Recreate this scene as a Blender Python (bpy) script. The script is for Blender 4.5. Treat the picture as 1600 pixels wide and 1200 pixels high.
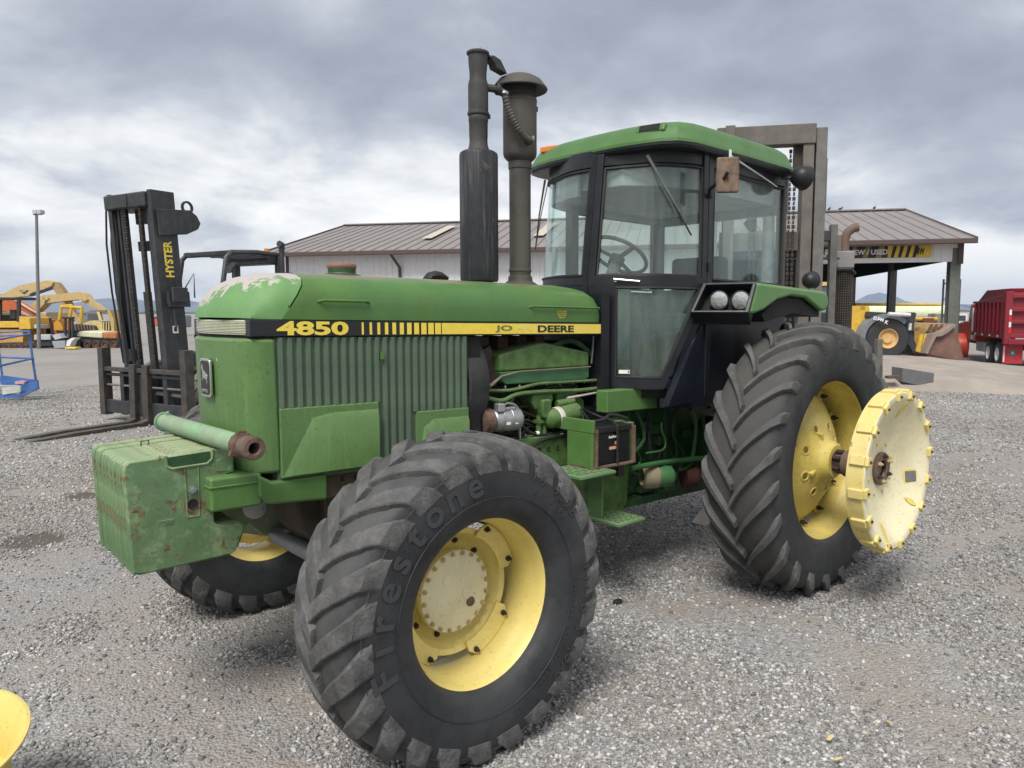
import bpy, bmesh, math, random
import numpy as np
from mathutils import Vector, Matrix
random.seed(7)
S = bpy.context.scene
for o in list(bpy.data.objects): bpy.data.objects.remove(o)
COL = S.collection
R = math.radians

# ------------------------------------------------------------------ camera
CAM = Vector((4.80, 3.5375, 1.8563)); YAW, PITCH, ROLL, FPX = -2.29256, -0.09642, -0.00323, 1174.03
def cam_axes():
    d = Vector((math.cos(PITCH)*math.cos(YAW), math.cos(PITCH)*math.sin(YAW), math.sin(PITCH)))
    r = Vector((math.sin(YAW), -math.cos(YAW), 0)); u = r.cross(d)
    c, s = math.cos(ROLL), math.sin(ROLL)
    return c*r+s*u, -s*r+c*u, d
CR, CU, CD = cam_axes()
cam_data = bpy.data.cameras.new('camera'); cam = bpy.data.objects.new('camera', cam_data); COL.objects.link(cam)
cam.matrix_world = Matrix(((CR.x, CU.x, -CD.x, CAM.x), (CR.y, CU.y, -CD.y, CAM.y), (CR.z, CU.z, -CD.z, CAM.z), (0, 0, 0, 1)))
cam_data.sensor_width = 36; cam_data.lens = 36*FPX/1600; cam_data.clip_start = .05; cam_data.clip_end = 20000
S.camera = cam
S.render.resolution_x, S.render.resolution_y = 1024, 768

# ------------------------------------------------------------------ world: cloudy sky
CLOUD_SUB = .76
SUN_EL, SUN_AZ = R(54), R(28)      # direction the light comes from (world azimuth, from +X)
W = bpy.data.worlds.new('World'); S.world = W; W.use_nodes = True
nt = W.node_tree; nt.nodes.clear()
def N(t, **k):
    n = nt.nodes.new(t)
    for a, b in k.items(): setattr(n, a, b)
    return n
L = lambda a, b: nt.links.new(a, b)
out = N('ShaderNodeOutputWorld'); bg = N('ShaderNodeBackground'); bg.inputs[1].default_value = 0.80
sky = N('ShaderNodeTexSky', sky_type='NISHITA'); sky.sun_disc = False
sky.sun_elevation = SUN_EL; sky.sun_rotation = math.pi/2-SUN_AZ; sky.air_density = 1; sky.dust_density = 2
tc = N('ShaderNodeTexCoord')
sep = N('ShaderNodeSeparateXYZ'); L(tc.outputs['Generated'], sep.inputs[0])
zc = N('ShaderNodeMath', operation='MAXIMUM'); L(sep.outputs[2], zc.inputs[0]); zc.inputs[1].default_value = 0.0
za = N('ShaderNodeMath', operation='ADD'); L(zc.outputs[0], za.inputs[0]); za.inputs[1].default_value = 0.30
dx = N('ShaderNodeMath', operation='DIVIDE'); L(sep.outputs[0], dx.inputs[0]); L(za.outputs[0], dx.inputs[1])
dy = N('ShaderNodeMath', operation='DIVIDE'); L(sep.outputs[1], dy.inputs[0]); L(za.outputs[0], dy.inputs[1])
cb = N('ShaderNodeCombineXYZ'); L(dx.outputs[0], cb.inputs[0]); L(dy.outputs[0], cb.inputs[1]); cb.inputs[2].default_value = 3.7
def wnoise(scale, detail, rough, dist, off=0):
    mp = N('ShaderNodeMapping'); L(cb.outputs[0], mp.inputs[0]); mp.inputs['Location'].default_value = (off, off*.7, 0)
    n = N('ShaderNodeTexNoise'); L(mp.outputs[0], n.inputs['Vector'])
    n.inputs['Scale'].default_value = scale; n.inputs['Detail'].default_value = detail
    n.inputs['Roughness'].default_value = rough; n.inputs['Distortion'].default_value = dist
    return n.outputs[0]
big = wnoise(.50, 3, .5, .3, CLOUD_OFF := 5.3); small = wnoise(2.3, 9, .58, .25, 1.7)
mx = N('ShaderNodeMath', operation='MULTIPLY'); L(big, mx.inputs[0]); mx.inputs[1].default_value = 2.0
ms = N('ShaderNodeMath', operation='MULTIPLY_ADD'); L(small, ms.inputs[0]); ms.inputs[1].default_value = 1.15; L(mx.outputs[0], ms.inputs[2])
# brighter towards the horizon, darker overhead
el = N('ShaderNodeMapRange'); L(sep.outputs[2], el.inputs[0]); el.inputs[1].default_value = .02; el.inputs[2].default_value = .50
el.inputs[3].default_value = .10; el.inputs[4].default_value = -.045
ad0 = N('ShaderNodeMath', operation='ADD'); L(ms.outputs[0], ad0.inputs[0]); L(el.outputs[0], ad0.inputs[1]); ad = N('ShaderNodeMath', operation='SUBTRACT'); L(ad0.outputs[0], ad.inputs[0]); ad.inputs[1].default_value = CLOUD_SUB
cr = N('ShaderNodeValToRGB'); L(ad.outputs[0], cr.inputs[0])
E_ = cr.color_ramp.elements; E_[0].position = .30; E_[0].color = (.32, .35, .425, 1); E_[1].position = 1.0; E_[1].color = (1.06, 1.06, 1.05, 1)
for pos, c in ((.52, (.42, .455, .53, 1)), (.68, (.57, .605, .67, 1)), (.82, (.82, .835, .85, 1))):
    e = E_.new(pos); e.color = c
sm = N('ShaderNodeVectorMath', operation='SCALE'); L(sky.outputs[0], sm.inputs[0]); sm.inputs['Scale'].default_value = .09
mixc = N('ShaderNodeMixRGB'); mixc.inputs[0].default_value = .94; L(sm.outputs[0], mixc.inputs[1]); L(cr.outputs[0], mixc.inputs[2])
# pale band just above the horizon
hz = N('ShaderNodeMapRange'); L(sep.outputs[2], hz.inputs[0]); hz.inputs[1].default_value = 0; hz.inputs[2].default_value = .10
hz.inputs[3].default_value = .55; hz.inputs[4].default_value = 0
mixh = N('ShaderNodeMixRGB'); L(hz.outputs[0], mixh.inputs[0]); L(mixc.outputs[0], mixh.inputs[1]); mixh.inputs[2].default_value = (.66, .70, .74, 1)
L(mixh.outputs[0], bg.inputs[0]); L(bg.outputs[0], out.inputs[0])

sd = bpy.data.lights.new('sun', 'SUN'); sd.energy = 3.0; sd.angle = R(24); sd.color = (1, .96, .90)
so = bpy.data.objects.new('sun', sd); COL.objects.link(so)
sv = Vector((math.cos(SUN_EL)*math.cos(SUN_AZ), math.cos(SUN_EL)*math.sin(SUN_AZ), math.sin(SUN_EL)))
so.rotation_euler = sv.to_track_quat('Z', 'Y').to_euler(); so.location = (0, 0, 30)
vs = S.view_settings; vs.view_transform = 'Standard'; vs.look = 'None'; vs.exposure = 0.5; vs.gamma = 1; vs.use_curve_mapping = False
S.render.engine = 'CYCLES'; S.cycles.max_bounces = 8; S.cycles.transparent_max_bounces = 24

# ------------------------------------------------------------------ placing helpers
FH = Vector((math.cos(YAW), math.sin(YAW), 0)); RH = Vector((math.sin(YAW), -math.cos(YAW), 0))
def ray(px, py):
    return (CD + CR*((px-800)/FPX) - CU*((py-600)/FPX)).normalized()
def at(px, py, depth):
    v = ray(px, py); return CAM + v*(depth/v.dot(FH))
def ground_h(x, y):
    q = Vector((x, y, 0))-CAM; D = q.dot(FH); l = q.dot(RH)
    s = lambda t: (lambda k: k*k*(3-2*k))(max(0, min(1, t)))
    return -.55*s((D-22)/7)*s((l-4)/8)
def smooth(t): t = max(0, min(1, t)); return t*t*(3-2*t)

# ------------------------------------------------------------------ mesh builder
class MB:
    def __init__(s): s.v = []; s.f = []
    def add(s, V, F):
        o = len(s.v); s.v += [tuple(p) for p in V]; s.f += [tuple(i+o for i in f) for f in F]; return s
    def box(s, x0, x1, y0, y1, z0, z1):
        V = [(x, y, z) for x in (x0, x1) for y in (y0, y1) for z in (z0, z1)]
        return s.add(V, [(0, 1, 3, 2), (4, 6, 7, 5), (0, 4, 5, 1), (2, 3, 7, 6), (0, 2, 6, 4), (1, 5, 7, 3)])
    def obox(s, c, size, M=None):
        M = M or Matrix.Identity(3); c = Vector(c); a, b, d = [k/2 for k in size]
        V = [c+M@Vector((x, y, z)) for x in (-a, a) for y in (-b, b) for z in (-d, d)]
        return s.add(V, [(0, 1, 3, 2), (4, 6, 7, 5), (0, 4, 5, 1), (2, 3, 7, 6), (0, 2, 6, 4), (1, 5, 7, 3)])
    def bar(s, a, b, w, h, up=(0, 0, 1)):
        a = Vector(a); b = Vector(b); d = (b-a).normalized(); u = Vector(up)
        r = d.cross(u)
        if r.length < 1e-4: r = d.cross(Vector((1, 0, 0)))
        r.normalize(); u = r.cross(d)
        V = [p+r*i*w/2+u*j*h/2 for p in (a, b) for i, j in ((-1, -1), (1, -1), (1, 1), (-1, 1))]
        return s.add(V, [(0, 1, 2, 3), (7, 6, 5, 4), (0, 4, 5, 1), (1, 5, 6, 2), (2, 6, 7, 3), (3, 7, 4, 0)])
    def prism(s, pts, a0, a1, axis='y'):
        n = len(pts)
        def m(p, a): return {'y': (p[0], a, p[1]), 'x': (a, p[0], p[1]), 'z': (p[0], p[1], a)}[axis]
        V = [m(p, a0) for p in pts]+[m(p, a1) for p in pts]
        F = [tuple(range(n)), tuple(range(2*n-1, n-1, -1))]+[(i, (i+1) % n, n+(i+1) % n, n+i) for i in range(n)]
        return s.add(V, F)
    def loft(s, rings, caps=True, closed=True):
        n = len(rings[0]); V = [p for r in rings for p in r]; F = []
        for k in range(len(rings)-1):
            for i in range(n if closed else n-1):
                j = (i+1) % n; F.append((k*n+i, k*n+j, (k+1)*n+j, (k+1)*n+i))
        if caps: F += [tuple(range(n-1, -1, -1)), tuple(range((len(rings)-1)*n, len(rings)*n))]
        return s.add(V, F)
    def tube(s, path, r, n=8, caps=True):
        P = [Vector(p) for p in path]; rs = r if isinstance(r, (list, tuple)) else [r]*len(P)
        t0 = (P[1]-P[0]).normalized(); u = t0.orthogonal().normalized(); rings = []
        for i, p in enumerate(P):
            t = ((P[min(i+1, len(P)-1)]-p).normalized()+(p-P[max(i-1, 0)]).normalized())
            t = t.normalized() if t.length > 1e-6 else t0
            u = (u-t*u.dot(t)).normalized(); w = t.cross(u)
            rings.append([p+(u*math.cos(a)+w*math.sin(a))*rs[i] for a in [2*math.pi*k/n for k in range(n)]])
        return s.loft(rings, caps)
    def lathe(s, prof, o=(0, 0, 0), ax=(0, 0, 1), n=24, closed=False, a0=0, a1=2*math.pi):
        o = Vector(o); ax = Vector(ax).normalized(); u = ax.orthogonal().normalized(); w = ax.cross(u)
        full = abs(a1-a0-2*math.pi) < 1e-6; m = n if full else n+1; rings = []
        for r, h in prof:
            rings.append([o+ax*h+(u*math.cos(a)+w*math.sin(a))*max(r, 1e-7) for a in [a0+(a1-a0)*k/n for k in range(m)]])
        if closed: rings.append(rings[0])
        return s.loft(rings, caps=False, closed=full)
    def cyl(s, a, b, r, n=16): return s.tube([a, b], r, n)
    def strip(s, A, B, th):
        """thickened sheet between polylines A and B"""
        A = [Vector(p) for p in A]; B = [Vector(p) for p in B]; n = len(A); nr = []
        for i in range(n):
            t = (A[min(i+1, n-1)]-A[max(i-1, 0)]); w = B[i]-A[i]
            if w.length < 1e-4: w = B[max(0, min(n-1, i+(1 if i < n/2 else -1)))]-A[i]
            k = t.cross(w); nr.append(k.normalized()*th if k.length > 1e-9 else (nr[-1] if nr else Vector()))
        A2 = [a-k for a, k in zip(A, nr)]; B2 = [b-k for b, k in zip(B, nr)]
        V = A+B+B2+A2; F = []
        for i in range(n-1):
            for a, b in ((0, 1), (1, 2), (2, 3), (3, 0)):
                F.append((a*n+i, a*n+i+1, b*n+i+1, b*n+i))
        F += [(0, n, 2*n, 3*n), (n-1, 4*n-1, 3*n-1, 2*n-1)]
        return s.add(V, F)
    def mapv(s, fn): s.v = [tuple(fn(Vector(p))) for p in s.v]; return s
    def build(s, name, m, parent=None, bevel=0, ang=35, seg=2, subd=0, flat=False, xf=None):
        V = s.v if xf is None else [xf(Vector(p)) for p in s.v]
        me = bpy.data.meshes.new(name); me.from_pydata([tuple(p) for p in V], [], s.f)
        bm = bmesh.new(); bm.from_mesh(me)
        bmesh.ops.remove_doubles(bm, verts=bm.verts, dist=1e-5)
        bmesh.ops.recalc_face_normals(bm, faces=bm.faces)
        if not flat:
            for f in bm.faces: f.smooth = True
            for e in bm.edges:
                e.smooth = not (len(e.link_faces) == 2 and e.calc_face_angle(0) > R(ang))
        bm.to_mesh(me); bm.free()
        if m is not None: me.materials.append(m)
        o = bpy.data.objects.new(name, me); COL.objects.link(o)
        if parent is not None: o.parent = parent
        if bevel:
            b = o.modifiers.new('bevel', 'BEVEL'); b.width = bevel; b.segments = seg; b.limit_method = 'ANGLE'; b.angle_limit = R(38); b.harden_normals = True
        return o

def tag(o, label=None, cat=None, group=None, kind=None):
    for k, v in (('label', label), ('category', cat), ('group', group), ('kind', kind)):
        if v: o[k] = v
    return o
def empty(name, loc=(0, 0, 0), rz=0, label=None, cat=None, group=None):
    o = bpy.data.objects.new(name, None); COL.objects.link(o); o.location = loc; o.rotation_euler = (0, 0, rz)
    o.empty_display_size = .1
    return tag(o, label, cat, group)
def copy(o, parent=None, rec=True):
    c = o.copy(); COL.objects.link(c); c.parent = parent
    if rec:
        for ch in [k for k in ALLCH(o)]: copy(ch, c)
    return c
def ALLCH(o): return [k for k in list(COL.objects) if k.parent == o]
def text_mb(body, size=1, ext=.003, off=0, font_shear=0):
    cu = bpy.data.curves.new('t', 'FONT'); cu.body = body; cu.size = size; cu.extrude = ext; cu.offset = off; cu.resolution_u = 3; cu.shear = font_shear
    cu.align_x = 'CENTER'; cu.align_y = 'CENTER'
    ob = bpy.data.objects.new('t', cu); COL.objects.link(ob)
    dg = bpy.context.evaluated_depsgraph_get(); me = bpy.data.meshes.new_from_object(ob.evaluated_get(dg))
    mb = MB(); mb.add([v.co.copy() for v in me.vertices], [tuple(p.vertices) for p in me.polygons])
    bpy.data.objects.remove(ob); bpy.data.curves.remove(cu); bpy.data.meshes.remove(me)
    return mb
def fit(mb, o, ex, ey, w, h, ez=None):
    """scale text to w x h and lay it at o with axes ex (reading), ey (up)"""
    xs = [p[0] for p in mb.v]; ys = [p[1] for p in mb.v]; cx = (max(xs)+min(xs))/2; cy = (max(ys)+min(ys))/2
    sx = w/(max(xs)-min(xs)); sy = h/(max(ys)-min(ys)); o = Vector(o); ex = Vector(ex).normalized(); ey = Vector(ey).normalized()
    ez = ex.cross(ey) if ez is None else ez
    mb.v = [tuple(o+ex*(p[0]-cx)*sx+ey*(p[1]-cy)*sy+ez*p[2]) for p in mb.v]
    return mb

# ------------------------------------------------------------------ materials
def mat(name, col, rough=.6, metal=0, var=.12, vscale=6, dust=0, dustcol=(.30, .27, .23), rust=0, rustcol=(.11, .045, .02), rscale=14, spec=.4,
        bump=.15, bscale=60, fade=None, fadeamt=.5, fscale=2.5, speck=0, speckcol=(.05, .06, .04), streak=0, coord='Object'):
    m = bpy.data.materials.new(name); m.use_nodes = True; t = m.node_tree; b = t.nodes['Principled BSDF']
    def n(ty, **k):
        q = t.nodes.new(ty)
        for a, v in k.items(): setattr(q, a, v)
        return q
    l = lambda a, c: t.links.new(a, c)
    tc = n('ShaderNodeTexCoord'); co = tc.outputs[coord]
    def noise(sc, det=6, ro=.6, vec=None, dist=0):
        q = n('ShaderNodeTexNoise'); l(vec or co, q.inputs['Vector']); q.inputs['Scale'].default_value = sc
        q.inputs['Detail'].default_value = det; q.inputs['Roughness'].default_value = ro; q.inputs['Distortion'].default_value = dist
        return q.outputs[0]
    def ramp(src, a, c):
        q = n('ShaderNodeMapRange'); q.clamp = True; l(src, q.inputs[0]); q.inputs[1].default_value = a; q.inputs[2].default_value = c
        return q.outputs[0]
    def mix(fac, a, c, bt='MIX'):
        q = n('ShaderNodeMixRGB', blend_type=bt)
        for i, x in ((0, fac), (1, a), (2, c)):
            if isinstance(x, (int, float)): q.inputs[i].default_value = x
            elif isinstance(x, tuple): q.inputs[i].default_value = (*x[:3], 1)
            else: l(x, q.inputs[i])
        return q.outputs[0]
    def mul(a, c):
        q = n('ShaderNodeMath', operation='MULTIPLY'); l(a, q.inputs[0])
        if isinstance(c, (int, float)): q.inputs[1].default_value = c
        else: l(c, q.inputs[1])
        return q.outputs[0]
    lo = tuple(c*(1-var*1.6) for c in col); hi = tuple(min(1, c*(1+var)) for c in col)
    c = mix(ramp(noise(vscale, 7, .65), .3, .7), lo, hi)
    if fade: c = mix(mul(ramp(noise(fscale, 6, .7, dist=.6), .42, .62), fadeamt), c, fade)
    if streak:
        mp = n('ShaderNodeMapping'); l(co, mp.inputs[0]); mp.inputs['Scale'].default_value = (14, 14, .8)
        c = mix(mul(ramp(noise(3, 6, .7, mp.outputs[0]), .5, .75), streak), c, dustcol)
    if speck: c = mix(mul(ramp(noise(55, 3, .6), .60, .66), speck), c, speckcol)
    if dust:
        g = n('ShaderNodeNewGeometry'); sx = n('ShaderNodeSeparateXYZ'); l(g.outputs['Normal'], sx.inputs[0])
        c = mix(mul(mul(ramp(sx.outputs[2], -.1, .95), ramp(noise(4, 7, .7), .2, .75)), dust), c, dustcol)
        c = mix(mul(ramp(noise(9, 8, .75), .52, .72), dust*.45), c, dustcol)
    rf = None
    if rust:
        rf = mul(ramp(noise(rscale, 9, .72, dist=.4), .70-rust*.25, .76-rust*.25), min(1, .6+rust))
        c = mix(rf, c, mix(ramp(noise(rscale*5, 4), .35, .7), rustcol, tuple(min(1, k*2.4) for k in rustcol)))
    l(c, b.inputs['Base Color'])
    rr = n('ShaderNodeMapRange'); l(noise(vscale*3, 5), rr.inputs[0]); rr.inputs[3].default_value = max(.03, rough-.12); rr.inputs[4].default_value = min(1, rough+.15)
    l(rr.outputs[0], b.inputs['Roughness'])
    b.inputs['Metallic'].default_value = metal; b.inputs['Specular IOR Level'].default_value = spec
    if bump:
        bp = n('ShaderNodeBump'); bp.inputs['Strength'].default_value = bump; bp.inputs['Distance'].default_value = .01
        l(noise(bscale, 5, .6), bp.inputs['Height']); l(bp.outputs[0], b.inputs['Normal'])
    return m
def glass_mat(name, tint=(.72, .84, .80), dirt=.18, gloss=.09, dirtcol=(.42, .45, .42)):
    m = bpy.data.materials.new(name); m.use_nodes = True; t = m.node_tree; t.nodes.clear()
    n = t.nodes.new; l = t.links.new
    o = n('ShaderNodeOutputMaterial'); tr = n('ShaderNodeBsdfTransparent'); tr.inputs[0].default_value = (*tint, 1)
    gl = n('ShaderNodeBsdfGlossy'); gl.inputs['Roughness'].default_value = .03; gl.inputs[0].default_value = (.9, .95, .95, 1)
    df = n('ShaderNodeBsdfDiffuse'); df.inputs[0].default_value = (*dirtcol, 1)
    lw = n('ShaderNodeLayerWeight'); lw.inputs[0].default_value = .5; pw = n('ShaderNodeMath'); pw.operation = 'POWER'; l(lw.outputs['Facing'], pw.inputs[0]); pw.inputs[1].default_value = 4.5
    mr = n('ShaderNodeMapRange'); l(pw.outputs[0], mr.inputs[0]); mr.inputs[3].default_value = gloss; mr.inputs[4].default_value = .75
    m1 = n('ShaderNodeMixShader'); l(mr.outputs[0], m1.inputs[0]); l(tr.outputs[0], m1.inputs[1]); l(gl.outputs[0], m1.inputs[2])
    tc = n('ShaderNodeTexCoord'); mp = n('ShaderNodeMapping'); mp.inputs['Scale'].default_value = (3, 3, .7); l(tc.outputs['Object'], mp.inputs[0])
    nz = n('ShaderNodeTexNoise'); nz.inputs['Scale'].default_value = 5; nz.inputs['Detail'].default_value = 8; nz.inputs['Roughness'].default_value = .7; l(mp.outputs[0], nz.inputs['Vector'])
    r2 = n('ShaderNodeMapRange'); l(nz.outputs[0], r2.inputs[0]); r2.inputs[1].default_value = .38; r2.inputs[2].default_value = .75; r2.inputs[3].default_value = dirt*.35; r2.inputs[4].default_value = dirt*1.9
    m2 = n('ShaderNodeMixShader'); l(r2.outputs[0], m2.inputs[0]); l(m1.outputs[0], m2.inputs[1]); l(df.outputs[0], m2.inputs[2])
    l(m2.outputs[0], o.inputs[0]); return m
GRN = mat('green_paint', (.074, .168, .042), .45, var=.10, dust=.22, dustcol=(.22, .30, .17), fade=(.11, .20, .07), fadeamt=.55, speck=.25, bump=.05, rust=.04)
GRH = mat('hood_paint', (.076, .165, .034), .42, var=.12, dust=.12, dustcol=(.25, .32, .2), fade=(.048, .145, .042), fadeamt=.6, fscale=1.6, speck=.3, bump=.04)
GRN2 = mat('side_panel_paint', (.086, .175, .050), .45, var=.08, dust=.15, dustcol=(.22, .27, .15), fade=(.105, .20, .07), fadeamt=.6, speck=.45, bump=.05, streak=.3)
GRI = mat('grille_green', (.092, .138, .092), .55, var=.12, dust=.15, dustcol=(.14, .17, .12), streak=.35, bump=.05)
GRW = mat('weight_green', (.090, .172, .072), .65, var=.16, vscale=9, dust=.95, dustcol=(.44, .47, .29), rust=.62, rustcol=(.085, .052, .030), rscale=11, fade=(.11, .22, .11), fadeamt=.6, bump=.18, bscale=70)
GRE = mat('engine_green', (.072, .155, .040), .5, var=.3, vscale=14, dust=.7, dustcol=(.18, .18, .11), rust=.10, bump=.25)
GRD = mat('oily_green', (.028, .085, .030), .5, var=.3, vscale=10, dust=.4, dustcol=(.10, .10, .07), rust=.1, bump=.3)
GRS = mat('step_green', (.10, .195, .075), .55, var=.12, dust=.35, dustcol=(.30, .34, .24), rust=.1, rscale=20, bump=.15)
PRIM = mat('primer_peel', (.42, .36, .33), .7, var=.1, bump=.2)
YEL = mat('rim_yellow', (.70, .57, .17), .42, var=.07, vscale=5, dust=.2, dustcol=(.34, .27, .16), rust=.16, rscale=18, fade=(.70, .57, .22), fadeamt=.5, speck=.25, speckcol=(.20, .13, .06), bump=.06)
YELF = mat('rear_rim_yellow', (.62, .50, .12), .45, var=.12, vscale=6, dust=.4, dustcol=(.35, .30, .20), rust=.10, rscale=12, speck=.4, speckcol=(.15, .09, .04), bump=.1)
CRM = mat('faded_cream_paint', (.68, .62, .40), .6, var=.08, vscale=5, dust=.2, dustcol=(.45, .40, .28), rust=.08, rscale=18, fade=(.74, .69, .48), fadeamt=.8, speck=.25, speckcol=(.18, .10, .05), bump=.1)
RUB = mat('tyre_rubber', (.024, .026, .029), .62, var=.30, vscale=5, dust=.0, fade=(.045, .047, .050), fadeamt=.7, fscale=3, bump=.25, bscale=90, spec=.35)
RUBT = mat('worn_tread_rubber', (.115, .115, .114), .85, var=.30, vscale=12, dust=.25, dustcol=(.17, .16, .15), fade=(.055, .056, .058), fadeamt=.75, fscale=9, bump=.6, bscale=70, spec=.2)
RUBR = mat('dusty_rear_rubber', (.045, .048, .050), .8, var=.3, vscale=8, dust=.3, dustcol=(.12, .115, .10), bump=.4, bscale=80, fade=(.045, .047, .052), fadeamt=.8, spec=.2)
BLK = mat('black_paint', (.012, .014, .018), .38, var=.3, dust=.12, dustcol=(.05, .05, .05), bump=.05)
BLD = mat('dark_navy_panel', (.010, .013, .022), .35, var=.3, rust=.09, rscale=3, bump=.03)
BLM = mat('sooty_black_metal', (.035, .036, .037), .65, var=.3, vscale=8, rust=.05, rscale=7, fade=(.075, .072, .066), fadeamt=.6, bump=.2)
BRM = mat('brown_black_pipe', (.060, .056, .050), .6, var=.25, fade=(.085, .078, .062), fadeamt=.8, bump=.1, streak=.15, dustcol=(.14, .13, .11))
MUF = mat('scratched_muffler', (.022, .025, .030), .5, var=.3, vscale=5, rust=.26, rscale=6, rustcol=(.07, .042, .026), streak=.55, dustcol=(.17, .16, .15), bump=.12)
RST = mat('rusty_steel', (.13, .075, .055), .8, var=.35, vscale=14, fade=(.16, .12, .10), fadeamt=.7, bump=.5)
DRK = mat('dark_interior', (.012, .012, .012), .8, var=.3, bump=.1)
INT = mat('cab_interior', (.17, .18, .175), .7, var=.2, bump=.1)
CHR = mat('chrome', (.75, .75, .74), .15, 1, var=.05, bump=0)
ALU = mat('cast_aluminium', (.36, .37, .38), .45, .7, var=.15, dust=.3, bump=.2)
RUBH = mat('hose_rubber', (.018, .018, .019), .6, var=.2, bump=.1)
WHT = mat('white_sticker', (.75, .75, .72), .5, var=.05, bump=0)
DYL = mat('decal_yellow', (.80, .62, .06), .4, var=.06, vscale=20, fade=(.72, .6, .2), fadeamt=.4, bump=0)
DBK = mat('decal_black', (.014, .016, .020), .35, var=.2, bump=0)
DGF = mat('faded_decal', (.16, .145, .07), .5, var=.1, bump=0)
AMB = mat('amber_lens', (.62, .20, .04), .35, var=.1, bump=.2, bscale=150)
LEN = mat('ribbed_lens', (.52, .52, .40), .25, var=.1, dust=.2, bump=.1)
GLS = glass_mat('cab_glass', (.94, 1, .985), .03, .045); GLD = glass_mat('lower_door_glass', (.72, .86, .80), .16, .06, (.22, .26, .23))
RUBR2 = mat('dusty_rear_tread', (.105, .104, .10), .85, var=.3, vscale=10, dust=.2, dustcol=(.19, .18, .16), fade=(.08, .082, .085), fadeamt=.8, bump=.5, spec=.2)
LAMPG = mat('lamp_glass', (.62, .64, .64), .12, .95, var=.1, bump=.3, bscale=40)
GAL = mat('grey_weathered_steel', (.15, .145, .135), .55, .2, var=.2, dust=.2, rust=.10, bump=.2, streak=.2, dustcol=(.22, .20, .18))
FKB = mat('forklift_black', (.030, .033, .038), .5, var=.3, vscale=4, rust=.14, rscale=6, dust=.4, dustcol=(.15, .14, .13), bump=.15, streak=.4)
FKS = mat('worn_fork_steel', (.060, .052, .046), .55, .1, var=.35, vscale=7, rust=.12, dust=.25, dustcol=(.22, .20, .17), bump=.3)
MST = mat('dusty_brown_mast', (.125, .112, .098), .65, var=.2, vscale=5, dust=.3, dustcol=(.20, .18, .155), rust=.05, bump=.2, streak=.2)
CHN = mat('greasy_chain', (.055, .046, .038), .6, .3, var=.3, rust=.15, bump=.3)

# ------------------------------------------------------------------ ground
STAINS = [(3.79, -3.56, .20), (3.12, -4.98, .14), (1.62, .10, .15)]
def ground_mat():
    m = bpy.data.materials.new('gravel_yard'); m.use_nodes = True; t = m.node_tree; b = t.nodes['Principled BSDF']
    n = t.nodes.new; l = t.links.new
    tc = n('ShaderNodeTexCoord'); co = tc.outputs['Object']
    def vor(sc):
        v = n('ShaderNodeTexVoronoi'); v.inputs['Scale'].default_value = sc; l(co, v.inputs['Vector']); return v
    def noise(sc, det=6, ro=.6):
        q = n('ShaderNodeTexNoise'); l(co, q.inputs['Vector']); q.inputs['Scale'].default_value = sc; q.inputs['Detail'].default_value = det; q.inputs['Roughness'].default_value = ro; return q.outputs[0]
    v1 = vor(62); v2 = vor(24)
    hs = n('ShaderNodeSeparateColor'); l(v1.outputs['Color'], hs.inputs[0])
    cr = n('ShaderNodeValToRGB'); l(hs.outputs[0], cr.inputs[0]); e = cr.color_ramp.elements
    e[0].position = 0; e[0].color = (.16, .158, .155, 1); e[1].position = 1; e[1].color = (.42, .412, .402, 1)
    k = e.new(.5); k.color = (.265, .262, .26, 1); k = e.new(.85); k.color = (.32, .315, .31, 1)
    def mix(f, a, c):
        q = n('ShaderNodeMixRGB')
        for i, x in ((0, f), (1, a), (2, c)):
            if isinstance(x, (int, float)): q.inputs[i].default_value = x
            elif isinstance(x, tuple): q.inputs[i].default_value = (*x, 1)
            else: l(x, q.inputs[i])
        return q.outputs[0]
    def rng(s, a, c, lo=0, hi=1):
        q = n('ShaderNodeMapRange'); l(s, q.inputs[0]); q.inputs[1].default_value = a; q.inputs[2].default_value = c; q.inputs[3].default_value = lo; q.inputs[4].default_value = hi; return q.outputs[0]
    cd = n('ShaderNodeCameraData')
    dirt = rng(noise(1.1, 8, .65), .40, .54, 0, .85)
    c = mix(dirt, cr.outputs[0], mix(noise(30, 5), (.22, .19, .165), (.32, .285, .25)))
    c = mix(rng(noise(.35, 5, .6), .40, .62, 0, .4), c, (.35, .335, .32))
    c = mix(rng(noise(.12, 6, .6), .46, .60, 0, .3), c, (.19, .186, .184))
    for sx_, sy_, sr_ in STAINS:
        if not sr_: continue
        s_ = n('ShaderNodeVectorMath'); s_.operation = 'SUBTRACT'; l(co, s_.inputs[0]); s_.inputs[1].default_value = (sx_, sy_, 0); q_ = n('ShaderNodeVectorMath'); q_.operation = 'LENGTH'; l(s_.outputs[0], q_.inputs[0])
        ma = n('ShaderNodeMath'); ma.operation = 'MULTIPLY_ADD'; l(noise(7, 6), ma.inputs[0]); ma.inputs[1].default_value = -.25; l(q_.outputs['Value'], ma.inputs[2])
        c = mix(rng(ma.outputs[0], sr_-.12, sr_-.02, .8, 0), c, (.075, .058, .045))
    l(c, b.inputs['Base Color']); b.inputs['Roughness'].default_value = .95; b.inputs['Specular IOR Level'].default_value = .2
    bp = n('ShaderNodeBump'); bp.inputs['Strength'].default_value = .9; bp.inputs['Distance'].default_value = .012; bp.invert = True
    l(v1.outputs['Distance'], bp.inputs['Height'])
    b2 = n('ShaderNodeBump'); b2.inputs['Strength'].default_value = .5; b2.inputs['Distance'].default_value = .03; l(noise(3.5, 8, .7), b2.inputs['Height']); l(bp.outputs[0], b2.inputs['Normal'])
    l(b2.outputs[0], b.inputs['Normal']); return m
GM = ground_mat()
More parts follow.
